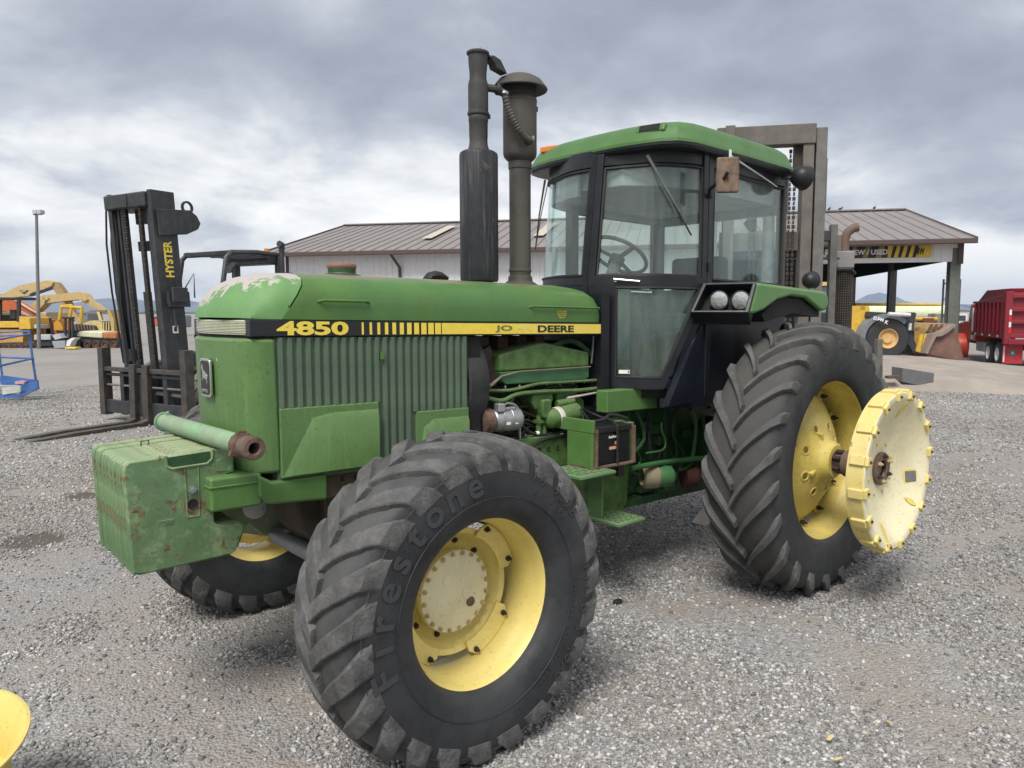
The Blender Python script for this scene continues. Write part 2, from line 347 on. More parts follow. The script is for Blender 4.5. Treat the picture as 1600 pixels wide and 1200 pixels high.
def make_ground():
    # polar-ish grid about the camera, out to the horizon
    rs = [0]+list(np.geomspace(1.2, 9000, 74)); na = 120; V = [(CAM.x, CAM.y, 0)]; F = []
    for r in rs[1:]:
        for k in range(na):
            a = 2*math.pi*k/na; x, y = CAM.x+r*math.cos(a), CAM.y+r*math.sin(a)
            V.append((x, y, ground_h(x, y)))
    for k in range(na): F.append((0, 1+k, 1+(k+1) % na))
    for j in range(len(rs)-2):
        for k in range(na):
            a = 1+j*na; F.append((a+k, a+na+k, a+na+(k+1) % na, a+(k+1) % na))
    mb = MB(); mb.v = V; mb.f = F
    o = mb.build('ground', GM); tag(o, 'grey crushed gravel yard with sandy patches', kind='structure')
make_ground()

def pebbles(name, label, n, region, smin, smax, cols, seed=1, low=False):
    """n angular stones merged in one mesh"""
    rng = np.random.default_rng(seed)
    ph = (1+5**.5)/2
    ico = np.array([(-1, ph, 0), (1, ph, 0), (-1, -ph, 0), (1, -ph, 0), (0, -1, ph), (0, 1, ph), (0, -1, -ph), (0, 1, -ph), (ph, 0, -1), (ph, 0, 1), (-ph, 0, -1), (-ph, 0, 1)])/1.9
    fc = np.array([(0, 11, 5), (0, 5, 1), (0, 1, 7), (0, 7, 10), (0, 10, 11), (1, 5, 9), (5, 11, 4), (11, 10, 2), (10, 7, 6), (7, 1, 8), (3, 9, 4), (3, 4, 2), (3, 2, 6), (3, 6, 8), (3, 8, 9), (4, 9, 5), (2, 4, 11), (6, 2, 10), (8, 6, 7), (9, 8, 1)])
    TI = vnoise(np.abs(0), 0, 1) if False else None
    if low:
        ico = np.array([(1, 0, 0), (-1, 0, 0), (0, 1, 0), (0, -1, 0), (0, 0, 1), (0, 0, -1)])*1.15
        fc = np.array([(0, 2, 4), (2, 1, 4), (1, 3, 4), (3, 0, 4), (2, 0, 5), (1, 2, 5), (3, 1, 5), (0, 3, 5)])
    K, FK_ = len(ico), len(fc)
    P = region(rng, n); n = len(P)
    s = smin+(smax-smin)*rng.random(n)**2.6
    V = ico[None]*(1+rng.uniform(-.33, .33, (n, K, 1)))+rng.uniform(-.12, .12, (n, K, 3))
    V = V*np.stack([s*rng.uniform(.75, 1.35, n), s*rng.uniform(.6, 1.0, n), s*rng.uniform(.42, .8, n)], 1)[:, None]
    a = rng.uniform(0, 6.28, n); t = rng.normal(0, .35, n); ca, sa, ct, st = np.cos(a), np.sin(a), np.cos(t), np.sin(t)
    x, y, z = V[..., 0], V[..., 1], V[..., 2]
    y2 = y*ct[:, None]-z*st[:, None]; z2 = y*st[:, None]+z*ct[:, None]
    V = np.stack([x*ca[:, None]-y2*sa[:, None], x*sa[:, None]+y2*ca[:, None], z2], -1)
    V[..., 0] += P[:, 0:1]; V[..., 1] += P[:, 1:2]; V[..., 2] += (P[:, 2]+s*rng.uniform(.0, .32, n))[:, None]
    me = bpy.data.meshes.new(name); nv = n*K; nf = n*FK_
    me.vertices.add(nv); me.vertices.foreach_set('co', V.reshape(-1).astype(np.float32))
    idx = (fc[None]+(np.arange(n)*K)[:, None, None]).reshape(-1).astype(np.int32)
    me.loops.add(nf*3); me.loops.foreach_set('vertex_index', idx)
    me.polygons.add(nf); me.polygons.foreach_set('loop_start', np.arange(0, nf*3, 3, dtype=np.int32))
    me.polygons.foreach_set('loop_total', np.full(nf, 3, np.int32)); me.update(calc_edges=True)
    lf = .5*vnoise(P[:, 0]*.45+40, P[:, 1]*.45+40, 11)+.5*vnoise(P[:, 0]*1.6+40, P[:, 1]*1.6+40, 12); tn = np.clip((vnoise(P[:, 0]*.7+50, P[:, 1]*.7+50, 14)-.45)*3, 0, 1)[:, None]
    c = np.array(cols)[rng.integers(0, len(cols), n)]*rng.uniform(.48, 1.36, (n, 1))*(.74+.46*lf[:, None])*(1-tn*np.array([[.0, .04, .09]])); c = np.repeat(np.concatenate([np.clip(c, 0, 1), np.ones((n, 1))], 1), K, 0)
    at_ = me.color_attributes.new('stone', 'FLOAT_COLOR', 'POINT'); at_.data.foreach_set('color', c.reshape(-1).astype(np.float32))
    m = bpy.data.materials.new(name); m.use_nodes = True; b = m.node_tree.nodes['Principled BSDF']
    q = m.node_tree.nodes.new('ShaderNodeVertexColor'); q.layer_name = 'stone'
    nz = m.node_tree.nodes.new('ShaderNodeTexNoise'); nz.inputs['Scale'].default_value = 90; tc = m.node_tree.nodes.new('ShaderNodeTexCoord'); m.node_tree.links.new(tc.outputs['Object'], nz.inputs['Vector'])
    mm = m.node_tree.nodes.new('ShaderNodeMixRGB'); mm.blend_type = 'MULTIPLY'; mm.inputs[0].default_value = .5; m.node_tree.links.new(q.outputs[0], mm.inputs[1]); m.node_tree.links.new(nz.outputs[0], mm.inputs[2])
    gn = m.node_tree.nodes.new('ShaderNodeMixRGB'); gn.blend_type = 'ADD'; gn.inputs[0].default_value = .25; m.node_tree.links.new(mm.outputs[0], gn.inputs[1]); m.node_tree.links.new(q.outputs[0], gn.inputs[2])
    m.node_tree.links.new(gn.outputs[0], b.inputs['Base Color']); b.inputs['Roughness'].default_value = .9; b.inputs['Specular IOR Level'].default_value = .25
    me.materials.append(m); o = bpy.data.objects.new(name, me); COL.objects.link(o); tag(o, label, kind='stuff'); return o
def vnoise(x, y, seed=0):
    rg = np.random.default_rng(seed); g = rg.random((64, 64)); xi = np.floor(x).astype(int); yi = np.floor(y).astype(int); fx = x-xi; fy = y-yi
    fx = fx*fx*(3-2*fx); fy = fy*fy*(3-2*fy); a = g[xi % 64, yi % 64]; b = g[(xi+1) % 64, yi % 64]; c = g[xi % 64, (yi+1) % 64]; d = g[(xi+1) % 64, (yi+1) % 64]
    return (a*(1-fx)+b*fx)*(1-fy)+(c*(1-fx)+d*fx)*fy
def yard_region(d0, d1, patch=.42):
    def f(rng, n):
        # uniform by area inside a wedge in front of the camera, thinner in sandy patches
        m = int(n*1.6); r = np.sqrt(rng.uniform(d0*d0, d1*d1, m)); a = YAW+rng.uniform(-.72, .72, m)
        x = CAM.x+r*np.cos(a); y = CAM.y+r*np.sin(a)
        k = .6*vnoise(x*1.1+30, y*1.1+30, 3)+.4*vnoise(x*3.3+30, y*3.3+30, 4)
        keep = (k > patch) | (rng.random(m) < .16)
        for sx_, sy_, sr_ in STAINS: keep &= (np.hypot(x-sx_, y-sy_) > sr_*(.8+.5*vnoise(x*9, y*9, 8))) | (rng.random(m) < .12)
        x, y = x[keep][:n], y[keep][:n]
        return np.stack([x, y, np.array([ground_h(a_, b_) for a_, b_ in zip(x, y)]) if d1 > 20 else np.zeros(len(x))], 1)
    return f
GC = [(.29, .288, .288), (.33, .328, .325), (.22, .22, .226), (.37, .365, .36), (.26, .255, .25), (.31, .292, .272), (.41, .395, .375)]
pebbles('near_gravel', 'crushed grey stone chips covering the near yard', 70000, yard_region(1.2, 5.2), .005, .0155, GC, 1)
pebbles('middle_gravel', 'finer grey stone chips covering the yard around the tractor', 90000, yard_region(5.0, 10.5), .0075, .017, GC, 2, True)
pebbles('far_gravel', 'grey stone chips covering the yard beyond the tractor', 90000, yard_region(10.3, 22), .011, .024, GC, 3, True)

# ================================================================== TRACTOR
TR = empty('tractor', (0, 0, 0), 0, 'large green farm tractor with yellow wheels, black cab pillars and weights on its nose', 'tractor')
SK = lambda v: (v.x, v.y, v.z+.0187*(v.x-1.25))      # the body sits slightly nose up
def part(mb, name, m, bevel=0, parent=None, **k): return mb.build(name, m, parent or TR, bevel=bevel, xf=SK, **k)

# ---- wheels
def tread_dust(m, r0, r1, col):
    t = m.node_tree; b = t.nodes['Principled BSDF']; src = b.inputs['Base Color'].links[0].from_socket
    n = t.nodes.new; l = t.links.new; s = n('ShaderNodeSeparateXYZ'); tc = n('ShaderNodeTexCoord'); l(tc.outputs['Object'], s.inputs[0]); c = n('ShaderNodeCombineXYZ'); l(s.outputs[0], c.inputs[0]); l(s.outputs[2], c.inputs[2])
    v = n('ShaderNodeVectorMath'); v.operation = 'LENGTH'; l(c.outputs[0], v.inputs[0])
    nz = n('ShaderNodeTexNoise'); nz.inputs['Scale'].default_value = 7; nz.inputs['Detail'].default_value = 8; l(tc.outputs['Object'], nz.inputs['Vector'])
    a = n('ShaderNodeMath'); a.operation = 'MULTIPLY_ADD'; l(nz.outputs[0], a.inputs[0]); a.inputs[1].default_value = .12; l(v.outputs['Value'], a.inputs[2])
    r = n('ShaderNodeMapRange'); l(a.outputs[0], r.inputs[0]); r.inputs[1].default_value = r0+.06; r.inputs[2].default_value = r1+.06; r.inputs[4].default_value = .8
    m2 = n('ShaderNodeMixRGB'); l(r.outputs[0], m2.inputs[0]); l(src, m2.inputs[1]); m2.inputs[2].default_value = (*col, 1); l(m2.outputs[0], b.inputs['Base Color'])
tread_dust(RUB, .61, .67, (.085, .085, .084)); tread_dust(RUBR, .78, .87, (.082, .080, .074))
def tyre_mesh(name, m, mt, Rr, Wd, rb, nl, lh, parent, wide=(.030, .050), sweep=.33, curve=1.4):
    R0 = Rr-lh; H = R0-rb
    prof = [(.60*Wd, rb-.012), (.78*Wd, rb-.006), (.88*Wd, rb+.04*H), (.93*Wd, rb+.12*H), (.97*Wd, rb+.25*H), (1.0*Wd, rb+.42*H), (.985*Wd, rb+.60*H), (.94*Wd, rb+.76*H), (.88*Wd, rb+.87*H), (.78*Wd, R0-.022), (.5*Wd, R0-.006), (.2*Wd, R0)]
    mb = MB(); full = prof+[(-y, r) for y, r in reversed(prof)]
    mb.lathe([(r, y) for y, r in full], ax=(0, 1, 0), n=112)
    ty = mb.build(name, m, parent, ang=60)
    # lugs
    up = [(-.05*Wd, R0), (.12*Wd, R0), (.3*Wd, R0-.002), (.5*Wd, R0-.006), (.68*Wd, R0-.014), (.80*Wd, R0-.026), (.89*Wd, rb+.865*H), (.945*Wd, rb+.77*H), (.985*Wd, rb+.64*H)]
    hs = [1, 1, 1, 1, .98, .97, .88, .55, .12]
    lg = MB(); rnd = random.Random(5); nS = len(up)
    for side in (1, -1):
        for k in range(nl):
            th0 = 2*math.pi*(k+(0 if side > 0 else .5))/nl; rings = []
            for i, ((y, r), h) in enumerate(zip(up, hs)):
                t = i/(nS-1); off = -sweep*(1-t)**curve; wt = wide[0]+(wide[1]-wide[0])*smooth(t*1.3)
                if i >= 7: wt *= 1.12
                a, b = up[max(0, i-1)], up[min(nS-1, i+1)]; ty_, tr_ = b[0]-a[0], b[1]-a[1]; ln = math.hypot(ty_, tr_); ny, nr = -tr_/ln, ty_/ln
                pts = []
                wear = 1-.10*rnd.random()
                for (dw, hh) in ((-1.32, -.02), (-1.04, .86), (-.88, 1.0), (.88, 1.0), (1.04, .86), (1.32, -.02)):
                    q = h*lh*hh*wear-.004; yy = y+ny*q; rr = r+nr*q; th = th0-off+dw*wt/2/r
                    pts.append((rr*math.sin(th), side*yy, rr*math.cos(th)))
                rings.append(pts)
            lg.loft(rings)
    lo = lg.build('tread_lug', mt, parent, ang=28); lo['kind'] = 'stuff'
    return ty
def arc_text(mb, s, rad, a_mid, size, da, y, ext, cw=True):
    """letters round the sidewall: tops outward, reading clockwise seen from +y"""
    # seen from +y with +x to the left, clockwise runs from -a ... handled through ex, ey
    for i, ch in enumerate(s):
        if ch == ' ': continue
        a = a_mid+(i-(len(s)-1)/2)*da            # angle measured clockwise from up, seen from +y
        ey = Vector((-math.sin(a), 0, math.cos(a))); ex = Vector((-math.cos(a), 0, -math.sin(a)))
        t = text_mb(ch, 1, ext, .018 if size > .1 else .0)
        w = max(p[0] for p in t.v)-min(p[0] for p in t.v); h = max(p[1] for p in t.v)-min(p[1] for p in t.v)
        k = size; base = 0
        o = ey*rad+Vector((0, y, 0))+ey*(h*k/2-.36*k if ch not in 'pgy' else 0)
        fit(t, o, ex, ey, w*k*1.05, h*k); mb.add(t.v, t.f)
SW = mat('sidewall_lettering', (.042, .044, .047), .6, bump=0)
def bolt_mb(o, ax, r, h, n=6):
    ax = Vector(ax).normalized(); mb = MB(); mb.tube([Vector(o), Vector(o)+ax*h], r, n); mb.tube([Vector(o)+ax*h, Vector(o)+ax*(h*1.7)], r*.5, 6); return mb
BLT = mat('rusty_cream_bolt', (.50, .40, .20), .6, rust=.5, rscale=40, bump=.2)
DBL = mat('dark_greasy_bolt', (.045, .03, .025), .6, bump=.3)
# front wheel, centred on its hub, outer rim plane at y=0
def front_wheel(y0):
    w = empty('front_wheel', (2.93, y0, .668)); w.parent = TR
    tyre_mesh('tyre', RUB, RUBT, .695, .222, .362, 23, .029, w, wide=(.070, .088), sweep=.34, curve=1.3)
    for o in ALLCH(w): o.location = (0, -.175, 0)
    rim = MB(); pr_ = [(.384, .004), (.388, -.004), (.386, -.014), (.374, -.020), (.362, -.026), (.358, -.06), (.352, -.075), (.336, -.11), (.325, -.135), (.325, -.215), (.340, -.245), (.352, -.27), (.358, -.33), (.374, -.338), (.386, -.345), (.388, -.354), (.384, -.362), (.376, -.356), (.366, -.346), (.350, -.335), (.344, -.28), (.332, -.25), (.316, -.22), (.316, -.13), (.328, -.10), (.344, -.07), (.350, -.024), (.364, -.010), (.376, .001)]
    rim.lathe(pr_, ax=(0, 1, 0), n=96, closed=True); rim.build('rim', YEL, w, ang=40)
    d = MB()      # wheel centre dish
    d.lathe([(.10, -.30), (.20, -.30), (.235, -.285), (.262, -.235), (.272, -.215), (.272, -.203), (.250, -.212), (.222, -.268), (.195, -.285), (.10, -.285)], ax=(0, 1, 0), n=72, closed=True)
    d.build('wheel_centre', YEL, w, ang=40)
    for k in range(4):                      # clamp plates between centre and rim
        a = R(38+90*k); mb = MB(); A = []; B = []
        for i in range(9):
            q = a+R(-27+54*i/8); ri = .245; ro = .318 if 0 < i < 8 else .285
            A.append((ri*math.sin(q), -.208, ri*math.cos(q))); B.append((ro*math.sin(q), -.192, ro*math.cos(q)))
        mb.strip(A, B, .014); mb.build('clamp_plate', YEL, w, bevel=.003)
        for s in (-1, 1):
            q = a+R(20*s); bolt_mb((.290*math.sin(q), -.196, .290*math.cos(q)), (0, 1, 0), .013, .022).build('clamp_bolt', DBL, w)
    h = MB(); h.lathe([(0, -.200), (.150, -.200), (.158, -.204), (.175, -.205), (.178, -.209), (.178, -.232), (.165, -.238), (.160, -.30), (.165, -.36), (.12, -.40), (0, -.40)], ax=(0, 1, 0), n=64)
    for (x, z, r_, dy) in ((.045, .060, .028, .003), (-.060, -.02, .030, .003)): h.lathe([(0, -.200+dy), (r_*.9, -.200+dy), (r_, -.2005)], (x, 0, z), (0, 1, 0), 20)
    h.build('hub_cover', CRM, w)
    p = MB(); p.lathe([(0, -.1935), (.020, -.1935), (.022, -.200)], (-.075, 0, -.062), (0, 1, 0), 20); p.build('hub_plug', RST, w)
    for k in range(20):
        q = 2*math.pi*(k+.3)/20; bolt_mb((.1655*math.sin(q), -.2055, .1655*math.cos(q)), (0, 1, 0), .0105, .010).build('hub_bolt', BLT, w)
    for k in range(10):
        q = 2*math.pi*(k+.6)/10; bolt_mb((.205*math.sin(q), -.2855, .205*math.cos(q)), (0, 1, 0), .014, .014).build('wheel_bolt', DBL, w)
    return w
fw = front_wheel(1.25)
for i_, ch_ in enumerate('Firestone'):
    t = MB(); arc_text(t, ch_, .526, R(-57+(i_-4)*11.8), .150, 0, 0.0478, .0018); t.build('raised_letter', SW, fw)
t = MB(); arc_text(t, '16.9-28', .555, R(40), .062, R(5.2), 0.0465, .0016); arc_text(t, 'R1 6 PR', .500, R(40), .034, R(4.2), .0485, .0014); tag(t.build('size_lettering', SW, fw), kind='stuff')
t = MB(); arc_text(t, 'FIELD & ROAD', .545, R(112), .05, R(4.8), .0475, .0015); arc_text(t, 'TUBELESS TRACTOR REAR', .475, R(118), .026, R(2.9), .0475, .0012); tag(t.build('model_lettering', SW, fw), kind='stuff')
t = MB()
for rr_, w_ in ((.452, .0016), (.600, .0016)):
    t.lathe([(rr_-w_, .0452 if rr_ < .5 else .0405), (rr_, .0475 if rr_ < .5 else .0425), (rr_+w_, .0452 if rr_ < .5 else .0405)], ax=(0, 1, 0), n=96)
t.build('sidewall_ring', RUB, fw)
fw2 = copy(fw)
for o in ALLCH(fw2):
    if 'letter' in o.name: bpy.data.objects.remove(o)
fw2.parent = TR; fw2.location = (2.93, -1.25, .668); fw2.scale = (1, -1, 1)

# rear wheel
def rear_wheel(y0):
    w = empty('rear_wheel', (0, y0, .872)); w.parent = TR
    tyre_mesh('tyre', RUBR, RUBR2, .915, .240, .53, 23, .046, w, wide=(.036, .058), sweep=.42, curve=1.6)
    for o in ALLCH(w): o.location = (0, -.205, 0)
    pr_ = [(.558, .004), (.563, -.004), (.560, -.016), (.545, -.022), (.532, -.030), (.527, -.07), (.505, -.12), (.495, -.15), (.495, -.26), (.51, -.29), (.527, -.33), (.532, -.38), (.545, -.386), (.560, -.392), (.563, -.402), (.558, -.41), (.548, -.402), (.535, -.394), (.52, -.38), (.515, -.33), (.50, -.295), (.485, -.265), (.485, -.145), (.497, -.113), (.517, -.066), (.520, -.024), (.535, -.012), (.548, .001)]
    rim = MB(); rim.lathe(pr_, ax=(0, 1, 0), n=112, closed=True); rim.build('rim', YELF, w, ang=40)
    d = MB(); d.lathe([(.07, .020), (.105, .018), (.120, .005), (.135, -.035), (.170, -.065), (.235, -.090), (.31, -.125), (.405, -.190), (.425, -.205), (.425, -.245), (.40, -.245), (.30, -.16), (.20, -.12), (.07, -.11)], ax=(0, 1, 0), n=80, closed=True)
    d.build('wheel_disc', YELF, w, bevel=.004)
    for k in range(8):       # hand holes: solid discs, pocket shade put into a darker colour
        q = 2*math.pi*(k+.5)/8; c = Vector((.225*math.sin(q), -.0855, .225*math.cos(q))); mb = MB()
        mb.lathe([(0, -.006), (.020, -.006), (.026, .004), (.034, .003), (.037, -.006)], c, (math.sin(q)*.36, 1, math.cos(q)*.36), 16); mb.build('disc_hole_boss', YELF, w)
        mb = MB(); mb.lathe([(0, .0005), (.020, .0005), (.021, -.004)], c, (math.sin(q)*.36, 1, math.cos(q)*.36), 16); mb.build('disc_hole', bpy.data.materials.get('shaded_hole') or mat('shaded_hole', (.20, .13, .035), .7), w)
    for k in range(4):
        q = 2*math.pi*(k+.25)/4; c = Vector((.175*math.sin(q), -.060, .175*math.cos(q))); mb = MB(); mb.obox(c, (.022, .03, .05), Matrix.Rotation(-q, 3, 'Y').inverted()); mb.build('disc_rib', YELF, w, bevel=.004)
    for k in range(12):
        q = 2*math.pi*k/12
        bolt_mb((.455*math.sin(q), -.215, .455*math.cos(q)), (0, 1, 0), .016, .03).build('rim_bolt', DBL, w)
        mb = MB(); mb.obox((.460*math.sin(q), -.225, .460*math.cos(q)), (.06, .03, .075), Matrix.Rotation(q, 3, 'Y')); mb.build('rim_lug', YELF, w, bevel=.006)
    a = MB(); a.lathe([(0, .13), (.042, .13), (.045, .12), (.045, .02), (.085, .015), (.09, -.02)], ax=(0, 1, 0), n=24); a.build('axle_end', RST, w)
    for k in range(6):
        q = 2*math.pi*k/6; bolt_mb((.066*math.sin(q), .018, .066*math.cos(q)), (0, 1, 0), .014, .05).build('hub_bolt', DBL, w)
    return w
rw = rear_wheel(1.28)
rw2 = copy(rw); rw2.parent = TR; rw2.location = (0, -1.28, .872); rw2.scale = (1, -1, 1)

# dual wheel disc carried on the extended left axle
dw = empty('dual_wheel_disc', (0.02, 1.70, .872)); dw.parent = TR
mb = MB(); RD = .50
mb.lathe([(.085, -.125), (.10, -.118), (.15, -.118), (.20, -.112), (.30, -.085), (.40, -.030), (.44, -.006), (.455, 0), (.482, 0), (.490, -.006), (.490, -.105), (.480, -.11), (.47, -.105), (.470, -.022), (.44, -.025), (.40, -.048), (.30, -.103), (.20, -.132), (.085, -.140)], ax=(0, 1, 0), n=96, closed=True)
mb.build('disc_plate', CRM, dw, bevel=.003)
YLG = mat('lug_yellow_paint', (.66, .53, .17), .5, var=.08, rust=.34, rscale=22, dust=.12, fade=(.70, .60, .28), fadeamt=.6, bump=.1)
mb = MB(); mb.lathe([(.4905, -.004), (.494, -.008), (.494, -.104), (.4905, -.106)], ax=(0, 1, 0), n=96); mb.build('outer_band', YLG, dw)
for k in range(16):
    q = 2*math.pi*(k+.35)/16; M = Matrix.Rotation(q, 3, 'Y'); mb = MB()
    mb.obox((.497*math.sin(q), -.045, .497*math.cos(q)), (.058, .085, .026), M); mb.obox((.470*math.sin(q), .006, .470*math.cos(q)), (.058, .022, .052), M)
    mb.build('rim_clamp_lug', YLG, dw, bevel=.006)
    bolt_mb((.468*math.sin(q), .017, .468*math.cos(q)), (0, 1, 0), .0085, .006, 8).build('clamp_hole', DBL, dw)
for q, r0_, r1_ in ((R(-14), .33, .44), (R(165), .33, .44), (R(-130), .34, .42)):      # radial slots: raised strips, recess shade put into a darker yellow
    def slotpt(r): return -.030-.055*(.40-r)/.10+.008 if r < .40 else -.030+.024*(r-.40)/.04+.008
    A = []; B = []
    for i in range(7):
        r = r0_+(r1_-r0_)*i/6; wv = .013*math.sin(math.pi*(i+.25)/6.5)+.004; dx_ = wv/r
        A.append((r*math.sin(q-dx_), slotpt(r), r*math.cos(q-dx_))); B.append((r*math.sin(q+dx_), slotpt(r), r*math.cos(q+dx_)))
    m_ = MB(); m_.strip(A, B, .006); m_.build('slot_shade_strip', YELF, dw)
def on_disc(r):
    return -.118+(.006 if r < .2 else 0)+(max(0, r-.2)/.1*.027 if r < .3 else .027+(r-.3)*.55)
ca = R(-80+180); 
m_ = MB(); c_ = Vector((-.335, on_disc(.345)+.006, -.09)); m_.obox(c_, (.115, .006, .10), Matrix.Rotation(R(-26), 3, 'Z')@Matrix.Rotation(R(6), 3, 'X')); m_.build('hand_hole_frame', YLG, dw, bevel=.012)
m_ = MB(); m_.obox(c_+Vector((.002, .0045, 0)), (.085, .005, .070), Matrix.Rotation(R(-26), 3, 'Z')@Matrix.Rotation(R(6), 3, 'X')); m_.build('hand_hole', mat('hole_view', (.15, .15, .15), .9), dw, bevel=.008)
m_ = MB(); m_.lathe([(.052, -.10), (.060, -.094), (.098, -.094), (.104, -.100), (.104, -.125), (.04, -.13)], ax=(0, 1, 0), n=32); m_.build('hub_ring', RST, dw)
m_ = MB(); m_.lathe([(0, -.128), (.058, -.128), (.062, -.115)], ax=(0, 1, 0), n=24); m_.build('hub_bore', DRK, dw)
for k in range(6):
    q = 2*math.pi*k/6; bolt_mb((.080*math.sin(q), -.094, .080*math.cos(q)), (0, 1, 0), .013, .016).build('hub_bolt', BLT if k % 2 else DBL, dw)
for k in range(8):
    q = 2*math.pi*(k+.4)/8; m_ = MB(); m_.obox((.165*math.sin(q), -.112, .165*math.cos(q)), (.022, .008, .022), Matrix.Rotation(q, 3, 'Y')); m_.build('centre_pad', YLG, dw, bevel=.003)
m_ = MB(); m_.cyl((0, -.30, 0), (0, -.12, 0), .043, 20); m_.lathe([(.06, -.33), (.085, -.33), (.09, -.30), (.09, -.27), (.06, -.26)], ax=(0, 1, 0), n=12); m_.build('axle_shaft', RST, dw)

# ---- hood, nose, grille
def hood_ring(X, k=1, top=2.02, bot=1.785):
    half = [(.352, 1.785), (.354, 1.85), (.346, 1.905), (.322, 1.950), (.27, 1.983), (.19, 2.003), (.10, 2.015), (.0, 2.02)]
    f = lambda z: bot+(z-1.785)*(top-bot)/(2.02-1.785)
    pts = [(X, y*k, f(z)) for y, z in half]+[(X, -y*k, f(z)) for y, z in reversed(half[:-1])]
    pts += [(X, -(.352*k-.012), bot-.004), (X, .352*k-.012, bot-.004)]
    return pts
mb = MB(); mb.loft([hood_ring(1.245, .93, 1.90), hood_ring(1.258, .975, 1.955), hood_ring(1.285, .995, 1.992), hood_ring(1.33, 1, 2.012), hood_ring(1.42, 1, 2.02), hood_ring(2.2, 1, 2.02), hood_ring(3.0, 1, 2.016), hood_ring(3.235, .995, 2.010)])
mb.mapv(lambda v: Vector((v.x+(.09*(v.z-1.9)/.12-.03 if v.x > 3.1 else 0)*-1, v.y, v.z)))
hood = part(mb, 'hood', GRH, ang=50)
cap = MB(); cr_ = [(3.245, .995, 2.010), (3.32, .993, 2.003), (3.39, .985, 1.986), (3.45, .965, 1.957), (3.495, .935, 1.918), (3.53, .905, 1.868), (3.55, .885, 1.82), (3.555, .875, 1.79)]
cap.loft([hood_ring(X, k, t_) for X, k, t_ in cr_])
cap.mapv(lambda v: Vector((v.x+(.09*(v.z-1.9)/.12-.03)*-smooth((3.33-v.x)/.08) if v.x < 3.33 else v.x-.10*max(0, abs(v.y)-.20)/.15*smooth((v.x-3.33)/.2), v.y, v.z)))
GRC = mat('peeling_front_hood', (.120, .255, .09), .62, var=.08, bump=.08)
def peel(m):
    t = m.node_tree; b = t.nodes['Principled BSDF']; src = b.inputs['Base Color'].links[0].from_socket
    n = t.nodes.new; l = t.links.new; g = n('ShaderNodeNewGeometry'); s = n('ShaderNodeSeparateXYZ'); tc = n('ShaderNodeTexCoord'); l(tc.outputs['Object'], s.inputs[0])
    nz = n('ShaderNodeTexNoise'); nz.inputs['Scale'].default_value = 15; nz.inputs['Detail'].default_value = 9; nz.inputs['Roughness'].default_value = .68; l(tc.outputs['Object'], nz.inputs['Vector'])
    a = n('ShaderNodeMath'); a.operation = 'MULTIPLY_ADD'; l(nz.outputs[0], a.inputs[0]); a.inputs[1].default_value = .42; l(s.outputs[2], a.inputs[2])
    # more peel towards the right-hand front
    yv = n('ShaderNodeMath'); yv.operation = 'MULTIPLY_ADD'; l(s.outputs[1], yv.inputs[0]); yv.inputs[1].default_value = -.24; l(a.outputs[0], yv.inputs[2])
    r = n('ShaderNodeMapRange'); l(yv.outputs[0], r.inputs[0]); r.inputs[1].default_value = 2.145; r.inputs[2].default_value = 2.155
    m2 = n('ShaderNodeMixRGB'); l(r.outputs[0], m2.inputs[0]); l(src, m2.inputs[1]); m2.inputs[2].default_value = (.40, .365, .34, 1); l(m2.outputs[0], b.inputs['Base Color'])
peel(GRC); part(cap, 'front_hood_cap', GRC, ang=50)
def wear_top(m, z0, z1, col):
    t = m.node_tree; b = t.nodes['Principled BSDF']; src = b.inputs['Base Color'].links[0].from_socket
    n = t.nodes.new; l = t.links.new; s = n('ShaderNodeSeparateXYZ'); tc = n('ShaderNodeTexCoord'); l(tc.outputs['Object'], s.inputs[0])
    mp = n('ShaderNodeMapping'); mp.inputs['Scale'].default_value = (1.6, 3, 3); l(tc.outputs['Object'], mp.inputs[0])
    nz = n('ShaderNodeTexNoise'); nz.inputs['Scale'].default_value = 1.7; nz.inputs['Detail'].default_value = 7; l(mp.outputs[0], nz.inputs['Vector'])
    a = n('ShaderNodeMath'); a.operation = 'MULTIPLY_ADD'; l(nz.outputs[0], a.inputs[0]); a.inputs[1].default_value = .16; l(s.outputs[2], a.inputs[2])
    r = n('ShaderNodeMapRange'); l(a.outputs[0], r.inputs[0]); r.inputs[1].default_value = z0; r.inputs[2].default_value = z1; r.inputs[4].default_value = .8
    m2 = n('ShaderNodeMixRGB'); l(r.outputs[0], m2.inputs[0]); l(src, m2.inputs[1]); m2.inputs[2].default_value = (*col, 1); l(m2.outputs[0], b.inputs['Base Color'])
wear_top(GRH, 2.088, 2.130, (.26, .17, .11))
mb = MB()
for X0 in (3.18, 1.865):        # moulded finger rails on the hood side
    L_ = .27 if X0 > 2 else .60
    mb.tube([(X0, .348, 1.867), (X0-.02, .366, 1.874), (X0-L_+.02, .366, 1.874), (X0-L_, .348, 1.867)], .0065, 8)
part(mb, 'hood_grab_rail', GRH)
mb = MB(); mb.lathe([(0, .075), (.05, .072), (.072, .066), (.076, .055), (.073, .045)], (2.86, 0, 2.005), (0, 0, 1), 28)
part(mb, 'radiator_cap', mat('rust_cap', (.22, .11, .08), .7, bump=.3))
mb = MB(); mb.lathe([(0, .046), (.072, .045), (.070, .022), (.076, .012), (.05, .0)], (2.86, 0, 2.005), (0, 0, 1), 28); part(mb, 'cap_neck', GRD)
mb = MB(); mb.lathe([(.055, .018), (.085, .016), (.112, .006), (.115, .0), (.05, -.01)], (2.86, 0, 2.005), (0, 0, 1), 28); part(mb, 'cap_boot', BLM)
